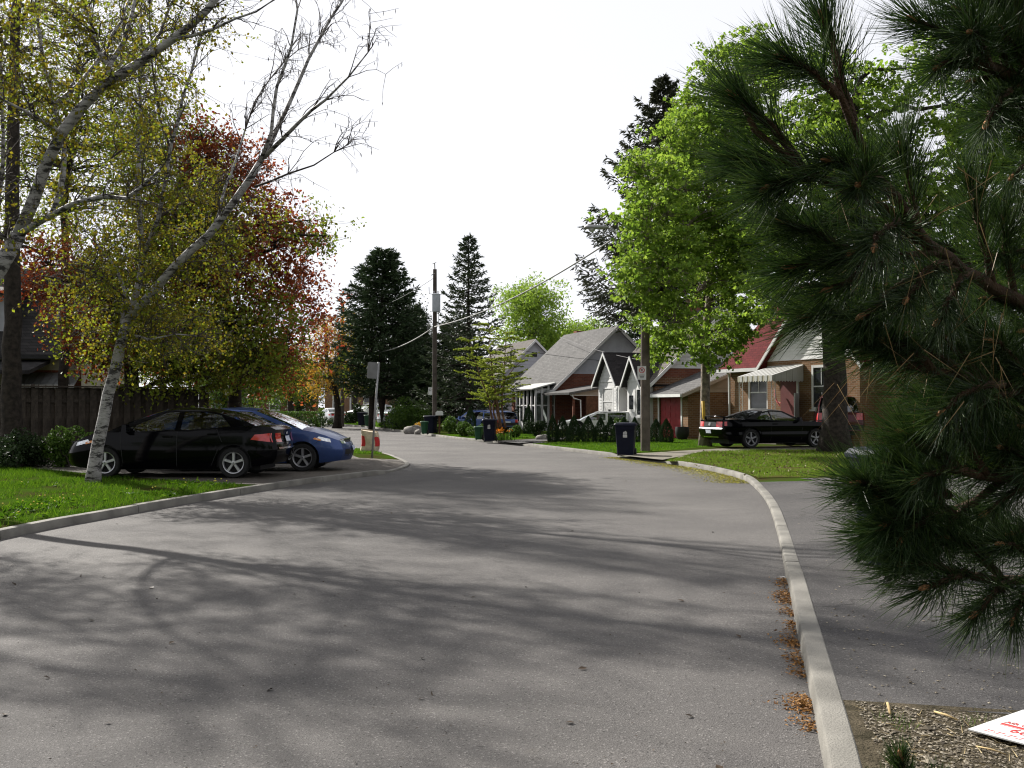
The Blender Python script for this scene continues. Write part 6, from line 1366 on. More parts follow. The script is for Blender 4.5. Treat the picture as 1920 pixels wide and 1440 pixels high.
# fallen lawn sign on the soil bed
lsp = G(1815, 1374, LAND_Z + .012)
LW = thing("lawn_sign", "white plastic lawn sign with red lettering lying flat on the soil", "sign", lsp)
lu = unit_(G(1920, 1404, LAND_Z + .012) - lsp); lv = unit_(G(1908, 1349, LAND_Z + .012) - lsp); lv = unit_(lv - lu * np.dot(lu, lv)); wS, hS = .62, .46
rz_ = math.atan2(lu[1], lu[0]); LW.rotation_euler = (R(1.2), R(-1.0), rz_)
MB().bx(0, wS, 0, hS, .012, .018).build("panel", SIGN_W, LW)
def flat(x, y): return Matrix.Translation((x, y, .0188))
text(LW, "J", .15, SIGN_R, flat(.14, .385), align='LEFT'); text(LW, "H", .08, SIGN_R, flat(.24, .285), align='LEFT'); text(LW, "AIR CO", .042, SIGN_R, flat(.05, .222), align='LEFT')
MB().bx(.05, .60, .178, .198, .0181, .0187).build("red_rule", SIGN_R, LW); MB().bx(.05, .60, .168, .173, .0181, .0187).build("red_rule", SIGN_R, LW)
text(LW, "6657", .085, SIGN_R, flat(.13, .125), align='LEFT'); q = MB()
for k in range(9): q.bx(.06 + k * .05, .095 + k * .05, .055, .063, .0181, .0186); q.bx(.05 + k * .05, .08 + k * .05, .035, .041, .0181, .0186)
tag(q.build("small_print", SIGN_R, LW), kind="stuff")

# house-number plaque at the end of the fence
d = 30.0; NPq = thing("number_plaque", "small white rounded plaque with dark figures on a post by the fence end", "sign", ground_at(392, d))
MB().box((-.06, .03, .95), (.08, .08, 1.95)).build("post", WOOD_F, NPq); zq = Z(727, d) - LAND_Z
MB().prism([(-.11, -.16), (.11, -.16), (.13, -.10), (.13, .08), (.06, .15), (-.06, .15), (-.13, .08), (-.13, -.10)], -.01, .01, Matrix.Translation((.03, -.04, zq)) @ Matrix.Rotation(PI / 2, 4, 'X')).build("plate", SIGN_W, NPq); text(NPq, "11", .17, INK, Matrix.Translation((.03, -.052, zq)) @ Matrix.Rotation(PI / 2, 4, 'X'))
NB = thing("notice_board", "small beige board on a post behind the number plaque", "sign", ground_at(428, 40)); MB().box((0, 0, .9), (.06, .06, 1.8)).build("post", WOOD_F, NB); MB().box((0, -.04, Z(733, 40) - LAND_Z), (.3, .02, .32)).build("plate", CREAM_P, NB)

# boulders, mailbox, watering can, small rails
STONE = mat("boulder", (.16, .15, .135), .9, .3, 5, .6, 20)
def boulder(label, px, py, r, seed):
    rg = np.random.default_rng(seed); b0 = G(px, py, LAND_Z); th1, ph1 = np.meshgrid(np.linspace(0, 2 * PI, 15)[:-1], np.linspace(-.6, PI / 2 - .02, 8)); k = 1 + .16 * np.sin(th1 * 2 + seed) + .12 * np.sin(th1 * 3 + ph1 * 4 + seed * 2); A_ = np.stack([r * k * np.cos(ph1) * np.cos(th1), r * .8 * k * np.cos(ph1) * np.sin(th1), r * .62 * k * np.sin(ph1)], -1)
    o = MB().grid(A_, closed=True).build("boulder", STONE, smooth=True, loc=b0); tag(o, label, "boulder", "boulders at the far verge")
boulder("long grey boulder on the far verge", 776, 810, .55, 1); boulder("pale round boulder between the long one and the bins", 785, 811, .28, 4); boulder("small boulder behind the far navy bin's lawn", 1018, 824, .32, 7)
MBx = thing("mailbox", "white box on a short post above the dark bin by the boulders", "mailbox", ground_at(824, 56)); MB().box((0, 0, .5), (.1, .1, 1.0)).build("post", WOOD_BR, MBx); bxm = MB(); bxm.prism([(-.2, 0), (.2, 0), (.2, .16), (.12, .24), (-.12, .24), (-.2, .16)], -.25, .25, Matrix.Translation((0, 0, 1.0)) @ Matrix.Rotation(PI / 2, 4, 'X') ); bxm.build("box", SIGN_W, MBx)
PK = thing("picket_panel", "short white picket panel by the far garden", "fence", ground_at(732, 71))
for k in range(7): MB().box((-.45 + k * .15, 0, .45), (.09, .02, .9)).build("picket", WHITE_P, PK)
MB().box((0, .02, .7), (1.05, .02, .06)).build("rail", WHITE_P, PK); MB().box((0, .02, .25), (1.05, .02, .06)).build("rail", WHITE_P, PK)
WC = thing("barrel_planter", "dark squat planter by the red garage door", "planter", ground_at(1279, 45.2)); MB().lathe([(.2, 0), (.3, .2), (.32, .42), (.3, .58), (.26, .58), (.25, .5)], 16).build("tub", PLASTIC, WC, smooth=True, angle=40)
ST = thing("tree_strap", "yellow tape wound against the pale maple trunk", "strap", ground_at(1318, 37.7)); MB().tube([(-.05, -.28, Z(752, 37.7) - LAND_Z), (-.02, -.3, Z(780, 37.7) - LAND_Z), (.10, -.3, Z(812, 37.7) - LAND_Z)], .06, 6).build("tape", mat("yellow_tape", (.40, .25, .02), .6, .1, 9), ST, smooth=True)
# orange flowers by the larch
rg = np.random.default_rng(9); fb0 = ground_at(938, 44.6); FL = thing("flower_clump", "clump of orange tulips at the foot of the thin tree", "flowers", fb0); m = MB(); c_ = rg.normal(size=(60, 3)) * (.22, .18, .05); c_[:, 2] = .42 + rg.normal(size=60) * .06; leaves(m, c_, .11, rg, .8); m.build("petals", foliage("orange_petal", (.50, .13, .01), (.55, .22, .02), .3), FL); m = MB(); g_ = rg.normal(size=(160, 3)) * (.24, .2, 0); blades(m, g_, np.array((0, 0, .4)) + rg.normal(size=(160, 3)) * .06, np.full(160, .03), rg); tag(m.build("stalks", L_HEDGE, FL), kind="stuff")
# ------------------------------------------------------------------ the near pine on the right
L_NEEDLE = foliage("near_pine_needle", (0.009, 0.022, 0.007), (0.054, 0.080, 0.024), 0.18, (1.2, 1.3, 0.8), rough=0.5, c=(0.020, 0.042, 0.012), spec=0.2)
L_DEAD = foliage("dead_pine_needle", (0.16, 0.10, 0.045), (0.22, 0.16, 0.08), 0.2, rough=0.4)
BARK_P = mat("pine_bark", (0.055, 0.036, 0.026), 0.95, 0.4, 18, 0.9, 60)
BARK_TW = mat("pine_twig", (0.050, 0.028, 0.016), 0.9, 0.35, 25, 0.8, 120)
BUD = mat("pine_bud", (0.30, 0.15, 0.07), 0.8, 0.25, 40)
def near_pine():
    rg = np.random.default_rng(101); base = np.array((3.1, 3.6, LAND_Z))
    root = thing("pine_tree", "near long-needled pine reaching in from beyond the picture's right edge", "tree", base)
    wm, tm, nm, dm, bm_ = MB(), MB(), MB(), MB(), MB()
    wm.tube(smooth_path([base - (0, 0, .2), base + (-.05, 0, 1.0), base + (-.15, .05, 2.0), base + (-.2, .1, 3.2), base + (-.2, .1, 4.6)], rg, .25, .01) - base, np.linspace(.16, .07, 20)[: 0] if False else .15, 12)
    NB_, ND_ = [], []
    def needles(path, n, L, start=0.1, ang=(0.30, 0.85), tipn=26):
        ln = len(path); s = start + (1 - start) * rg.uniform(0, 1, n) ** .8; f = s * (ln - 1); i = np.minimum(ln - 2, f.astype(int)); a = (f - i)[:, None]
        p = path[i] * (1 - a) + path[i + 1] * a; t = unit(path[i + 1] - path[i]); o_ = rg.normal(size=(n, 3)); o_ = unit(o_ - t * (o_ * t).sum(1)[:, None])
        an = rg.uniform(*ang, n) * (1.15 - .45 * s); D = unit(t * np.cos(an)[:, None] + o_ * np.sin(an)[:, None]) * (L * rg.uniform(.75, 1.12, n))[:, None]
        NB_.append(p); ND_.append(D)
        t = unit(path[-1] - path[-2]); o_ = rg.normal(size=(tipn, 3)); D = unit(t[None] * 1.2 + o_ * .42) * (L * rg.uniform(.7, 1.0, tipn))[:, None]; NB_.append(np.repeat(path[-1][None], tipn, 0)); ND_.append(D)
    def shoot(a, b_, r0=.009, n=620, L=.135, start=.12, bud=True):
        L_ = np.linalg.norm(b_ - a); p = bend(a, b_, rg, .06, 9, .012); tm.tube(p - base, np.linspace(r0 * 1.25, .007, 9), 6); needles(p, n, L, start)
        if bud:
            t = unit(p[-1] - p[-2]); bm_.tube(np.array([p[-1] - t * .004, p[-1] + t * .012, p[-1] + t * .026, p[-1] + t * .036]) - base, np.array([.006, .008, .006, .001]), 6)
    def limb(pts, r0, r1): 
        p = smooth_path([P(a, b_, d) for a, b_, d in pts], rg, .08, .004); tm.tube(p - base, np.linspace(r0, r1, len(p)), 8); return p
    # main limbs (px, py, distance)
    Ls = [limb([(2250, 900, 3.4), (2060, 640, 3.1), (1900, 560, 2.8), (1780, 490, 2.55), (1710, 420, 2.4), (1640, 330, 2.3)], .030, .012),
          limb([(2200, 330, 3.2), (2030, 260, 3.0), (1930, 160, 2.8), (1840, 120, 2.6), (1760, 110, 2.5)], .03, .012),
          limb([(1640, 330, 2.3), (1600, 230, 2.25), (1570, 170, 2.2), (1560, 60, 2.2)], .012, .006),
          limb([(1700, 410, 2.4), (1600, 360, 2.35), (1500, 310, 2.3), (1420, 240, 2.25), (1390, 190, 2.25)], .012, .006),
          limb([(2230, 1000, 3.2), (2050, 900, 2.9), (1900, 900, 2.7), (1800, 880, 2.55), (1710, 830, 2.5)], .024, .008),
          limb([(2200, 1120, 3.0), (2020, 1080, 2.8), (1880, 1090, 2.6), (1780, 1070, 2.45), (1690, 1050, 2.4)], .02, .007),
          limb([(2100, 780, 3.0), (1930, 740, 2.8), (1800, 700, 2.6), (1690, 685, 2.5), (1630, 650, 2.45)], .02, .007),
          limb([(1880, 900, 2.7), (1780, 960, 2.6), (1690, 950, 2.5), (1620, 910, 2.45)], .012, .006)]
    # shoots: (start px,py,d) -> (tip px,py,d)
    sh = [((1600, 230, 2.25), (1545, 45, 2.2)), ((1500, 310, 2.3), (1385, 185, 2.25)), ((1640, 340, 2.3), (1610, 345, 2.1)), ((1570, 180, 2.2), (1470, 110, 2.1)),
          ((1650, 340, 2.3), (1560, 300, 2.2)), ((1560, 340, 2.3), (1440, 350, 2.2)), ((1520, 320, 2.3), (1400, 300, 2.3)), ((1700, 420, 2.4), (1640, 460, 2.1)), ((1720, 430, 2.4), (1690, 290, 2.4)),
          ((1740, 450, 2.5), (1600, 470, 2.3)), ((1760, 470, 2.5), (1560, 540, 2.3)), ((1800, 500, 2.6), (1620, 590, 2.3)), ((1700, 420, 2.4), (1540, 420, 2.4)), ((1860, 530, 2.7), (1820, 350, 2.6)), ((1900, 560, 2.8), (1880, 420, 2.7)),
          ((1840, 120, 2.6), (1720, 40, 2.5)), ((1850, 120, 2.6), (1760, 125, 2.45)), ((1900, 140, 2.7), (1800, 20, 2.5)), ((1930, 160, 2.8), (1850, 230, 2.5)), ((1960, 190, 2.8), (1880, 60, 2.6)), ((1990, 220, 2.9), (1860, 210, 2.6)), ((1920, 150, 2.7), (1900, -20, 2.6)), ((1860, 130, 2.6), (1820, 60, 2.4)),
          ((2040, 300, 3.0), (1900, 330, 2.7)), ((2000, 280, 2.9), (1850, 215, 2.7)), ((2060, 420, 3.0), (1890, 400, 2.8)), ((2060, 500, 3.0), (1860, 480, 2.7)),
          ((1800, 700, 2.6), (1660, 640, 2.4)), ((1720, 680, 2.5), (1610, 640, 2.4)), ((1750, 695, 2.5), (1620, 610, 2.4)), ((1850, 720, 2.7), (1740, 620, 2.5)), ((1900, 730, 2.8), (1800, 600, 2.6)), ((1880, 720, 2.6), (1770, 770, 2.4)), ((1960, 750, 2.8), (1860, 640, 2.6)), ((1900, 735, 2.7), (1800, 800, 2.5)),
          ((1800, 880, 2.55), (1700, 815, 2.5)), ((1850, 890, 2.6), (1760, 780, 2.5)), ((1900, 900, 2.7), (1830, 790, 2.6)), ((1950, 900, 2.8), (1880, 840, 2.6)), ((1830, 890, 2.6), (1720, 900, 2.4)), ((1980, 900, 2.8), (1850, 960, 2.6)),
          ((1690, 950, 2.5), (1612, 905, 2.42)), ((1750, 960, 2.55), (1660, 985, 2.4)), ((1780, 960, 2.6), (1690, 1010, 2.4)), ((1830, 940, 2.65), (1760, 1010, 2.5)),
          ((1780, 1070, 2.45), (1700, 1058, 2.4)), ((1850, 1085, 2.55), (1740, 1100, 2.35)), ((1900, 1090, 2.6), (1830, 1150, 2.4)), ((1960, 1085, 2.7), (1900, 1160, 2.45)), ((1880, 1090, 2.6), (1780, 1010, 2.5)), ((1980, 1080, 2.7), (1880, 1020, 2.5)), ((2000, 1000, 2.8), (1900, 1000, 2.6)), ((2040, 1100, 2.8), (1960, 1130, 2.5)),
          ((2060, 640, 3.0), (1920, 620, 2.8)), ((2060, 700, 3.0), (1930, 700, 2.7)), ((2040, 820, 2.9), (1920, 800, 2.7)), ((2040, 860, 2.9), (1930, 880, 2.6)), ((1600, 480, 2.35), (1480, 420, 2.3)), ((1620, 500, 2.35), (1490, 500, 2.3)), ((1640, 600, 2.4), (1520, 590, 2.35)), ((1960, 780, 2.9), (1760, 690, 2.7)), ((1980, 820, 2.95), (1790, 730, 2.75)), ((1990, 850, 2.95), (1840, 800, 2.8)), ((1900, 800, 2.9), (1720, 740, 2.75)), ((1980, 700, 3.0), (1800, 650, 2.8)), ((2000, 640, 3.0), (1850, 560, 2.8)), ((1920, 860, 2.9), (1760, 830, 2.7)), ((1960, 930, 2.9), (1820, 880, 2.7)), ((1990, 760, 3.0), (1900, 680, 2.8)), ((1860, 640, 2.8), (1690, 600, 2.65)), ((1880, 760, 2.8), (1700, 690, 2.65)), ((1760, 1000, 2.55), (1650, 935, 2.45)), ((1750, 1020, 2.55), (1640, 1000, 2.45)), ((1800, 980, 2.6), (1700, 890, 2.5)), ((1780, 930, 2.6), (1670, 870, 2.5)), ((2060, 140, 2.9), (1880, 70, 2.7)), ((2040, 60, 2.9), (1860, -10, 2.7)), ((2060, 230, 2.9), (1900, 170, 2.75)), ((1980, 60, 2.8), (1790, -20, 2.6)), ((2080, 330, 3.0), (1920, 260, 2.8)), ((2080, 420, 3.0), (1930, 360, 2.85)), ((2000, 160, 2.85), (1830, 150, 2.65)), ((2080, 560, 3.0), (1930, 500, 2.8)), ((1780, 490, 2.55), (1700, 560, 2.3)), ((1820, 510, 2.6), (1760, 600, 2.4))]
    for a, b_ in sh: shoot(P(*a), P(*b_), n=430, L=.168)
    # inner shoots that thicken the mass
    for k in range(15):
        px, py = rg.uniform(1720, 2060), rg.uniform(380, 1050)
        if py > 1000 and px < 1800: continue
        d = rg.uniform(2.9, 3.5); a = P(px + rg.uniform(40, 130), py + rg.uniform(20, 120), d + .1); shoot(a, P(px, py, d), n=330, L=.172, bud=False)
    for k in range(11):
        px, py = rg.uniform(1800, 2050), rg.uniform(-60, 330); d = rg.uniform(2.7, 3.1); shoot(P(px + rg.uniform(60, 150), py + rg.uniform(20, 120), d + .1), P(px, py, d), n=330, L=.172, bud=False)
    # low sprig in front of the soil bed
    lp = [((1720, 1560, 2.55), (1690, 1425, 2.5)), ((1740, 1580, 2.6), (1755, 1470, 2.5)), ((1700, 1560, 2.6), (1650, 1470, 2.45))]
    for a, b_ in lp: shoot(P(*a), P(*b_), n=480, L=.085)
    spr = limb([(2100, 1700, 2.9), (1900, 1640, 2.7), (1730, 1570, 2.6)], .014, .009)
    B = np.concatenate(NB_); D = np.concatenate(ND_); n = len(B)
    s = unit(np.cross(D, rg.normal(size=(n, 3)))) * .00085; bow = unit(rg.normal(size=(n, 3))) * np.linalg.norm(D, axis=1)[:, None] * .06; bow[:, 2] -= .006
    V = np.stack([B - s, B + s, B + D * .55 + s + bow, B + D * .55 - s + bow, B + D], 1).reshape(-1, 3) - base; k = np.arange(n)[:, None] * 5
    nm.add(V, np.concatenate([k + np.array([[0, 1, 2]]), k + np.array([[0, 2, 3]])])); nm.f.append((k + np.array([[3, 2, 4]])))
    # a few dead needle pairs hanging in the twigs
    m_ = 90; c_ = np.stack([P(rg.uniform(1560, 1900), rg.uniform(300, 760), rg.uniform(2.2, 2.5)) for _ in range(m_)]); blades(dm, c_ - base, unit(rg.normal(size=(m_, 3)) * (.6, .5, .4) + (-.3, 0, -.8)) * .15, np.full(m_, .0022), rg)
    wm.build("trunk", BARK_P, root, smooth=True); tm.build("branches", BARK_TW, root, smooth=True); nm.build("needles", L_NEEDLE, root); dm.build("dead_needles", L_DEAD, root)
    tag(root.children[-1], kind="stuff"); tag(bm_.build("buds", BUD, root, smooth=True), kind="stuff")
    for o in root.children:
        if o.name.startswith(("needles",)): o["kind"] = "stuff"
near_pine()
# ------------------------------------------------------------------ grass, litter, gravel
L_GRASS = foliage("grass_blade", (0.034, 0.085, 0.006), (0.105, 0.185, 0.016), 0.42, (1.2, 1.2, 0.7), rough=0.6, c=(0.040, 0.092, 0.008), spec=0.08)
L_GRASS_DRY = foliage("dry_grass_blade", (0.07, 0.12, 0.012), (0.13, 0.16, 0.035), 0.36, (1.2, 1.2, 0.7), rough=0.7, c=(0.085, 0.15, 0.016), spec=0.08)
from mathutils import noise as mnoise
LAWN_DRY = mat('dry_lawn', (0.050, 0.046, 0.016), 0.95, 0.0, 1.6, 0.5, 30, col2=(0.062, 0.095, 0.012), detail=9, spec=0.0)
LAWN_BRIGHT = mat('mown_lawn', (0.042, 0.092, 0.006), 0.95, 0.0, 1.3, 0.5, 30, col2=(0.070, 0.130, 0.010), detail=8, spec=0.0)
def in_poly(p, poly):
    x, y = p[:, 0], p[:, 1]; r = np.zeros(len(p), bool); n = len(poly)
    for i in range(n):
        (x0, y0), (x1, y1) = poly[i][:2], poly[(i + 1) % n][:2]
        c = ((y0 > y) != (y1 > y)) & (x < (x1 - x0) * (y - y0) / (y1 - y0 + 1e-12) + x0); r ^= c
    return r
def turf(name, label, polypx, n, h, wid, m_, seed, patchy=.45, z=LAND_Z, world=False, sc=.8, base=False):
    rg = np.random.default_rng(seed); poly = [tuple(q) if world else tuple(G(q[0], q[1], z)[:2]) for q in polypx]; a = np.array(poly); lo, hi = a.min(0), a.max(0)
    p = rg.uniform(lo, hi, (int(n * 2.2), 2)); p = p[in_poly(p, poly)][: n]
    nz = np.array([mnoise.noise((q[0] * sc, q[1] * sc, seed)) + .5 * mnoise.noise((q[0] * 3.1, q[1] * 3.1, seed + 9)) for q in p]); keep = nz > -patchy; p, nz = p[keep], nz[keep]; k = len(p)
    hh = h * rg.uniform(.45, 1.25, k) * (1 + .5 * np.clip(nz, -.6, .8)); D = np.stack([rg.normal(size=k) * .38 * hh, rg.normal(size=k) * .38 * hh, hh], 1); B = np.concatenate([p, np.full((k, 1), z - .004)], 1); c = B[0].copy()
    if base: tag(poly_obj('lawn_patch', [(q[0], q[1], z + .003) for q in poly], LAWN_DRY if base == 'dry' else LAWN_BRIGHT), kind='structure')
    m = MB(); blades(m, B - c, D, np.full(k, wid), rg); o = m.build(name, m_, loc=c); tag(o, label, "grass", kind="stuff"); return o
def ring(K, NN, y0, y1, off): return [(K[i, 0] + NN[i, 0] * off, K[i, 1] + NN[i, 1] * off) for i in range(len(K)) if y0 <= K[i, 1] <= y1]
lawn_l = ring(LK, NL, 8, 18.9, .2) + [tuple(G(q[0], q[1], LAND_Z)[:2]) for q in ((400, 908), (300, 900), (150, 888), (0, 874), (-120, 868), (-240, 862))]
turf("grass", "bright green grass around the birch tree", lawn_l, 100000, .075, .010, L_GRASS, 1, .16, world=True)
lawn_r1 = ring(RK, NR, G(1265, 872)[1] * -1 if False else 21.3, 27.0, .2)
turf("grass", "patchy sunlit grass between the near drive and the convertible", ring(RK, NR, 21.0, 27.6, .2) + [tuple(G(q[0], q[1], LAND_Z)[:2]) for q in ((1245, 865), (1320, 847), (1420, 844), (1720, 843), (1900, 843), (1900, 887), (1640, 891), (1500, 895))], 50000, .065, .014, L_GRASS_DRY, 2, .35, world=True, base='dry')
turf("grass", "smooth bright lawn before the row of cedars", ring(RK, NR, G(1140, 855)[1], G(995, 837)[1], .2) + [tuple(G(q[0], q[1], LAND_Z)[:2]) for q in ((1000, 833), (1080, 827), (1150, 818), (1320, 826), (1400, 832), (1310, 839), (1215, 847), (1160, 851))], 45000, .05, .018, L_GRASS, 3, 2.0, world=True, base=True)
turf("grass", "bright lawn strip beyond the far navy bin", ring(RK, NR, G(925, 830)[1], G(830, 820)[1], .2) + [tuple(G(q[0], q[1], LAND_Z)[:2]) for q in ((860, 812), (1000, 812), (1060, 816), (935, 826))], 22000, .05, .02, L_GRASS, 4, 2.0, world=True, base=True)
turf("grass", "green verge beside the silver car", ring(RK, NR, G(700, 803)[1], G(645, 798)[1], .2) + [tuple(G(q[0], q[1], LAND_Z)[:2]) for q in ((650, 790), (735, 792), (735, 801))], 9000, .07, .04, L_GRASS, 5, 2.0, world=True, base=True)
turf("grass", "small green verge behind the blue sedan's bonnet", ring(LK, NL, 31.5, 42, .2) + [tuple(G(q[0], q[1], LAND_Z)[:2]) for q in ((560, 838), (600, 848), (670, 850))], 12000, .07, .016, L_GRASS, 6, 2.0, world=True, base=True)
turf("weeds", "thin grass seedlings on the soil bed", [(1640, 1345), (1900, 1350), (2100, 1380), (2100, 1600), (1640, 1500)], 1500, .05, .003, L_GRASS, 7, -.1)
# leaf rosettes and dandelions along the left kerb
rg = np.random.default_rng(31); m, f = MB(), MB(); pts = []
for (px, py, n) in ((60, 955, 26), (110, 944, 14), (395, 912, 18), (270, 928, 8), (20, 970, 10), (330, 908, 6), (90, 910, 6)):
    c = G(px, py, LAND_Z)
    for k in range(n): q = c + np.array((rg.normal() * .30, rg.normal() * .22, 0)); pts.append(q)
c0 = pts[0].copy()
for q in pts:
    k = 9; a = rg.uniform(0, 2 * PI, k); D = np.stack([np.cos(a) * .10, np.sin(a) * .10, rg.uniform(.03, .09, k)], 1); leaves(m, q - c0 + D * .6, .11, rg, .35, ori=unit(D))
    if rg.uniform() < .4: h = rg.uniform(.08, .14); f.lathe([(.002, h - .012), (.014, h), (.013, h + .006), (.003, h + .012)], 7, q - c0 + rg.normal(size=3) * (.03, .03, 0))
o = m.build("dandelion_leaves", L_GRASS, loc=c0); tag(o, "dandelion leaves along the left kerb", "weeds", kind="stuff"); o = f.build("dandelion_flowers", mat("dandelion_yellow", (.5, .42, .05), .8, .1, 9), loc=c0); tag(o, "yellow dandelion heads along the left kerb", "flowers", kind="stuff")

# brown catkin litter lying in the right-hand gutter
def litter(name, label, spots, n, size, m_, seed, z=.004, wid=.35):
    rg = np.random.default_rng(seed); C_ = []
    for px, py, sx, sy, k in spots:
        c = G(px, py, z); C_.append(c + rg.normal(size=(k, 3)) * (sx, sy, 0) + np.stack([np.zeros(k), np.zeros(k), rg.uniform(.002, .016, k)], 1))
    C_ = np.concatenate(C_); t = rg.normal(size=(len(C_), 3)) * (1, 1, .12); c0 = C_[0].copy(); m = MB(); leaves(m, C_ - c0, size, rg, wid, ori=unit(t) * 3, up=2.5); o = m.build(name, m_, loc=c0); tag(o, label, "litter", kind="stuff"); return o
sp = []
for i in range(len(RK)):
    y = RK[i, 1]
    if 4.6 < y < 9.4:
        for k in range(5):
            yy = y + rg.uniform(-.2, .2); den = .5 + .5 * math.sin(yy * 6.1) * math.sin(yy * 2.3 + 1)
            if den > .12: sp.append((float(np.interp(yy, RK[:150, 1], RK[:150, 0])) - .008, yy, den))
m = MB(); Cc = []
for x, y, dn in sp: k = int(60 * dn + 8); q = np.stack([x - np.abs(rg.normal(size=k)) * (.03 + .045 * dn), y + rg.normal(size=k) * .06, rg.uniform(.004, .02, k)], 1); Cc.append(q)
Cc = np.concatenate(Cc); c0 = Cc[0].copy(); t = rg.normal(size=(len(Cc), 3)) * (1, 1, .12); leaves(m, Cc - c0, .026, rg, .40, ori=unit(t) * 3, up=2.5); o = m.build("catkin_litter", foliage("catkin_litter", (.11, .045, .010), (.24, .12, .03), 0.0, c=(.17, .078, .016)), loc=c0); tag(o, "rust-brown fallen catkins heaped along the near right kerb", "litter", kind="stuff")
# yellow-green maple flowers by the far bend of the kerb
m = MB(); Cc = []
for i in range(len(RK)):
    y = RK[i, 1]
    if 21.0 < y < 32.0:
        k = 420; off = -np.abs(rg.normal(size=k)) * .36 * (1 if y < 29 else .6) - .02; Cc.append(np.stack([RK[i, 0] + NR[i, 0] * off + rg.normal(size=k) * .1, RK[i, 1] + NR[i, 1] * off + rg.uniform(-.25, .25, k), rg.uniform(.003, .012, k)], 1))
Cc = np.concatenate(Cc); c0 = Cc[0].copy(); leaves(m, Cc - c0, .026, rg, .8, ori=unit(rg.normal(size=(len(Cc), 3)) * (1, 1, .1)) * 3, up=3); o = m.build("flower_litter", foliage("flower_litter", (.17, .16, .010), (.26, .24, .018), 0.0), loc=c0); tag(o, "yellow-green maple flowers scattered along the curving kerb", "litter", kind="stuff")
# dead leaves on the right lawn, crumbs on the road and drive
pl = [tuple(G(q[0], q[1], LAND_Z)[:2]) for q in ((1400, 895), (1280, 872), (1320, 848), (1560, 845), (1640, 888))]; a = np.array(pl); p = rg.uniform(a.min(0), a.max(0), (1300, 2)); p = p[in_poly(p, pl)]; Cc = np.concatenate([p, rg.uniform(.03, .06, (len(p), 1)) + LAND_Z], 1); c0 = Cc[0].copy(); m = MB(); leaves(m, Cc - c0, .05, rg, .8, up=1.5); o = m.build("leaf_litter", foliage("leaf_litter", (.07, .05, .02), (.17, .13, .06), 0.0), loc=c0); tag(o, "pale dead leaves strewn on the right-hand lawn", "litter", kind="stuff")
m, m2 = MB(), MB(); N_ = 700; px = rg.uniform(0, 1500, N_); py = 900 + 560 * rg.uniform(0, 1, N_) ** 1.2; Cc = np.array([G(a, b_, .005) for a, b_ in zip(px, py)]); Cc = Cc[(Cc[:, 0] > -5.5)]; c0 = Cc[0].copy()
leaves(m, Cc - c0, np.where(rg.uniform(size=len(Cc)) < .06, .05, .013), rg, .7, ori=unit(rg.normal(size=(len(Cc), 3)) * (1, 1, .1)) * 3, up=3); o = m.build("road_crumbs", foliage("crumbs", (.015, .012, .008), (.06, .04, .025), 0.0), loc=c0); tag(o, "dark crumbs and bits of leaf scattered over the road", "litter", kind="stuff")
dp = [tuple(G(q[0], q[1], LAND_Z)[:2]) for q in ((1480, 960), (1570, 1250), (1600, 1310), (1900, 1335), (2000, 1000))]; a = np.array(dp); p = rg.uniform(a.min(0), a.max(0), (5200, 2)); p = p[in_poly(p, dp)]; p = p[rg.uniform(size=len(p)) < np.exp(-(p[:, 1] - 5.0) / 2.2)]
# stones of the soil bed and the drive edge
def stones(name, label, C_, size, m_, seed):
    rg = np.random.default_rng(seed); n = len(C_); s = (size * rg.uniform(.4, 1.5, n) ** 1.3); V0 = np.array([(1, 0, 0), (-.8, .5, 0), (-.6, -.8, 0), (.2, .9, .1), (.1, -.2, .7), (0, .1, -.5)]); F0 = np.array([(0, 3, 4), (3, 1, 4), (1, 2, 4), (2, 0, 4), (0, 5, 3), (3, 5, 1), (1, 5, 2), (2, 5, 0)])
    an = rg.uniform(0, 2 * PI, n); c, s_ = np.cos(an), np.sin(an); V = V0[None] * (1 + rg.normal(size=(n, 6, 3)) * .18) * s[:, None, None] * np.array((1, .75, .5)); V = np.stack([V[..., 0] * c[:, None] - V[..., 1] * s_[:, None], V[..., 0] * s_[:, None] + V[..., 1] * c[:, None], V[..., 2]], -1) + C_[:, None]
    c0 = C_[0].copy(); o = MB().add((V - c0).reshape(-1, 3), (np.arange(n)[:, None, None] * 6 + F0[None]).reshape(-1, 3)).build(name, m_, loc=c0); tag(o, label, "gravel", kind="stuff")
PEB = foliage("pebble", (.06, .05, .038), (.26, .23, .18), 0.0, c=(.14, .118, .085))
stones("drive_grit", "loose grit scattered on the near asphalt drive", np.concatenate([p, np.full((len(p), 1), LAND_Z + .008)], 1), .009, PEB, 41)
sp_ = [tuple(q) for q in ring(RK, NR, 3.2, 5.15, .22)] + [tuple(G(q[0], q[1], LAND_Z)[:2]) for q in ((1600, 1312), (1640, 1322), (1760, 1334), (1920, 1345), (2200, 1350), (2400, 1700))]; a = np.array(sp_); p = rg.uniform(a.min(0), a.max(0), (15000, 2)); p = p[in_poly(p, sp_)]
stones("soil_gravel", "pale chips and pebbles over the soil bed", np.concatenate([p, np.full((len(p), 1), LAND_Z + .006)], 1), .0085, PEB, 42)
k = 40; p2 = p[rg.integers(0, len(p), k)]; stones("soil_stones", "bigger rounded stones on the soil bed", np.concatenate([p2, np.full((k, 1), LAND_Z + .01)], 1), .024, PEB, 43)
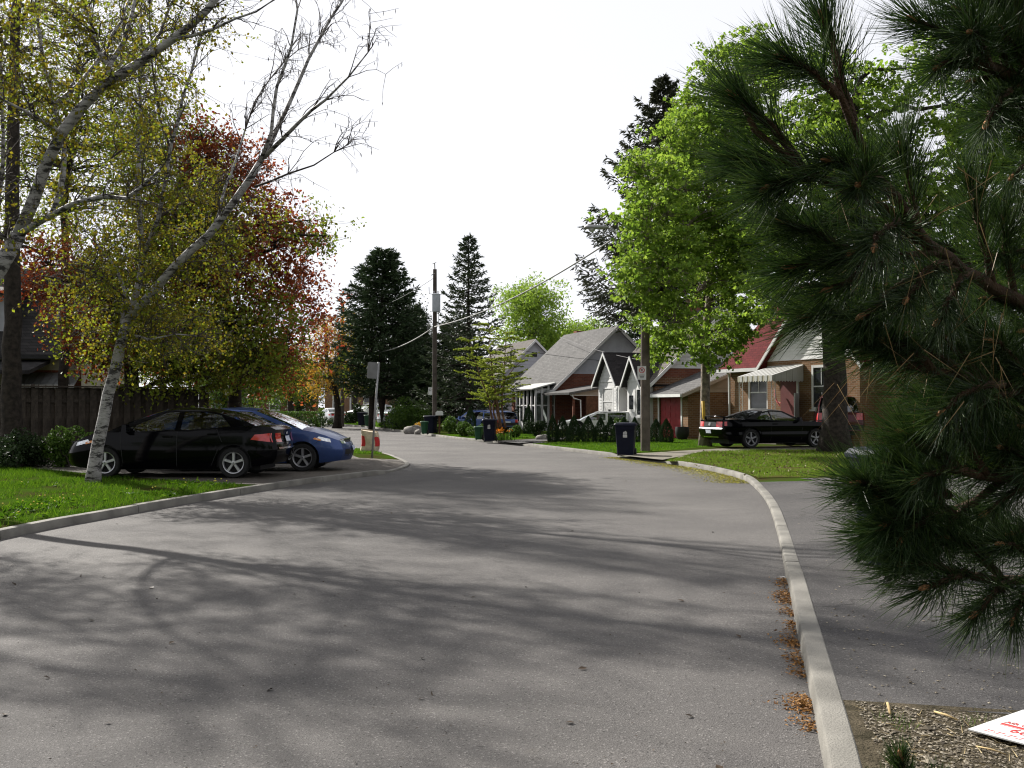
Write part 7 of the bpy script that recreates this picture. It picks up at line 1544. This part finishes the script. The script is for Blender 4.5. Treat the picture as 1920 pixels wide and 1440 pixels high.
m = MB(); k = 420; p2 = p[rg.integers(0, len(p), k)]; an = rg.uniform(0, 2 * PI, k); L_ = rg.uniform(.03, .12, k); blades(m, np.concatenate([p2, np.full((k, 1), LAND_Z + .014)], 1) - np.array((*p2[0], 0)), np.stack([np.cos(an) * L_, np.sin(an) * L_, rg.normal(size=k) * .008], 1), np.full(k, .004), rg); o = m.build("straw", foliage("straw", (.18, .13, .06), (.32, .26, .14), 0.0), loc=(*p2[0], 0)); tag(o, "dry straw and needles lying on the soil bed", "litter", kind="stuff")
def stick(label, a, b_, r, z=LAND_Z + .018):
    p, q = G(*a, z), G(*b_, z); o = MB().tube(np.array([p, (p + q) / 2 + (0, 0, .004), q]) - p, [r * .8, r, r * .7], 6).build("stick", mat("dry_stick", (.34, .25, .12), .8, .2, 20), smooth=True, loc=p); tag(o, label, "stick")
stick("straw-coloured stick at the upper edge of the soil bed", (1752, 1334), (1796, 1350), .006); stick("pale upright-lying stub beside the kerb on the soil edge", (1664, 1318), (1669, 1338), .008); stick("thin bleached stalk near the lawn sign", (1830, 1399), (1886, 1414), .004)
o = MB().box((0, 0, .004), (.05, .035, .004), .4).build("paper_scrap", SIGN_W, loc=tuple(G(1468, 1083, .012))); tag(o, "tiny white paper scrap in the gutter", "litter")
# unseen trees added behind the viewer to darken reflections in paint and glass
for i, (x, y, sd) in enumerate(((-9, -14, 1), (-2, -19, 2), (7, -15, 3), (13, -8, 4), (-17, -8, 5))):
    b = np.array((x, y, LAND_Z)); broadleaf("unseen_tree", ["unseen maple added behind the viewer on the left-hand verge", "unseen maple added straight behind the viewer", "unseen maple added behind the viewer over the right-hand drive", "unseen maple added beside the right-hand drive behind the viewer", "unseen maple added far behind the left-hand lawn"][i], b, [b - (0, 0, .1), b + (0, 0, 2.5), b + (.2, 0, 5), b + (.1, 0, 8)], .25, [(b + (0, 0, 6), (3.4, 3.2, 2.6)), (b + (1.2, .4, 4.2), (2.6, 2.6, 1.6)), (b + (-1.4, -.3, 4.4), (2.6, 2.6, 1.6)), (b + (0, 0, 8.5), (2.2, 2.2, 1.6))], 90, 40, .42, BARK_D, L_MAPLE, 200 + sd, spread=.8)
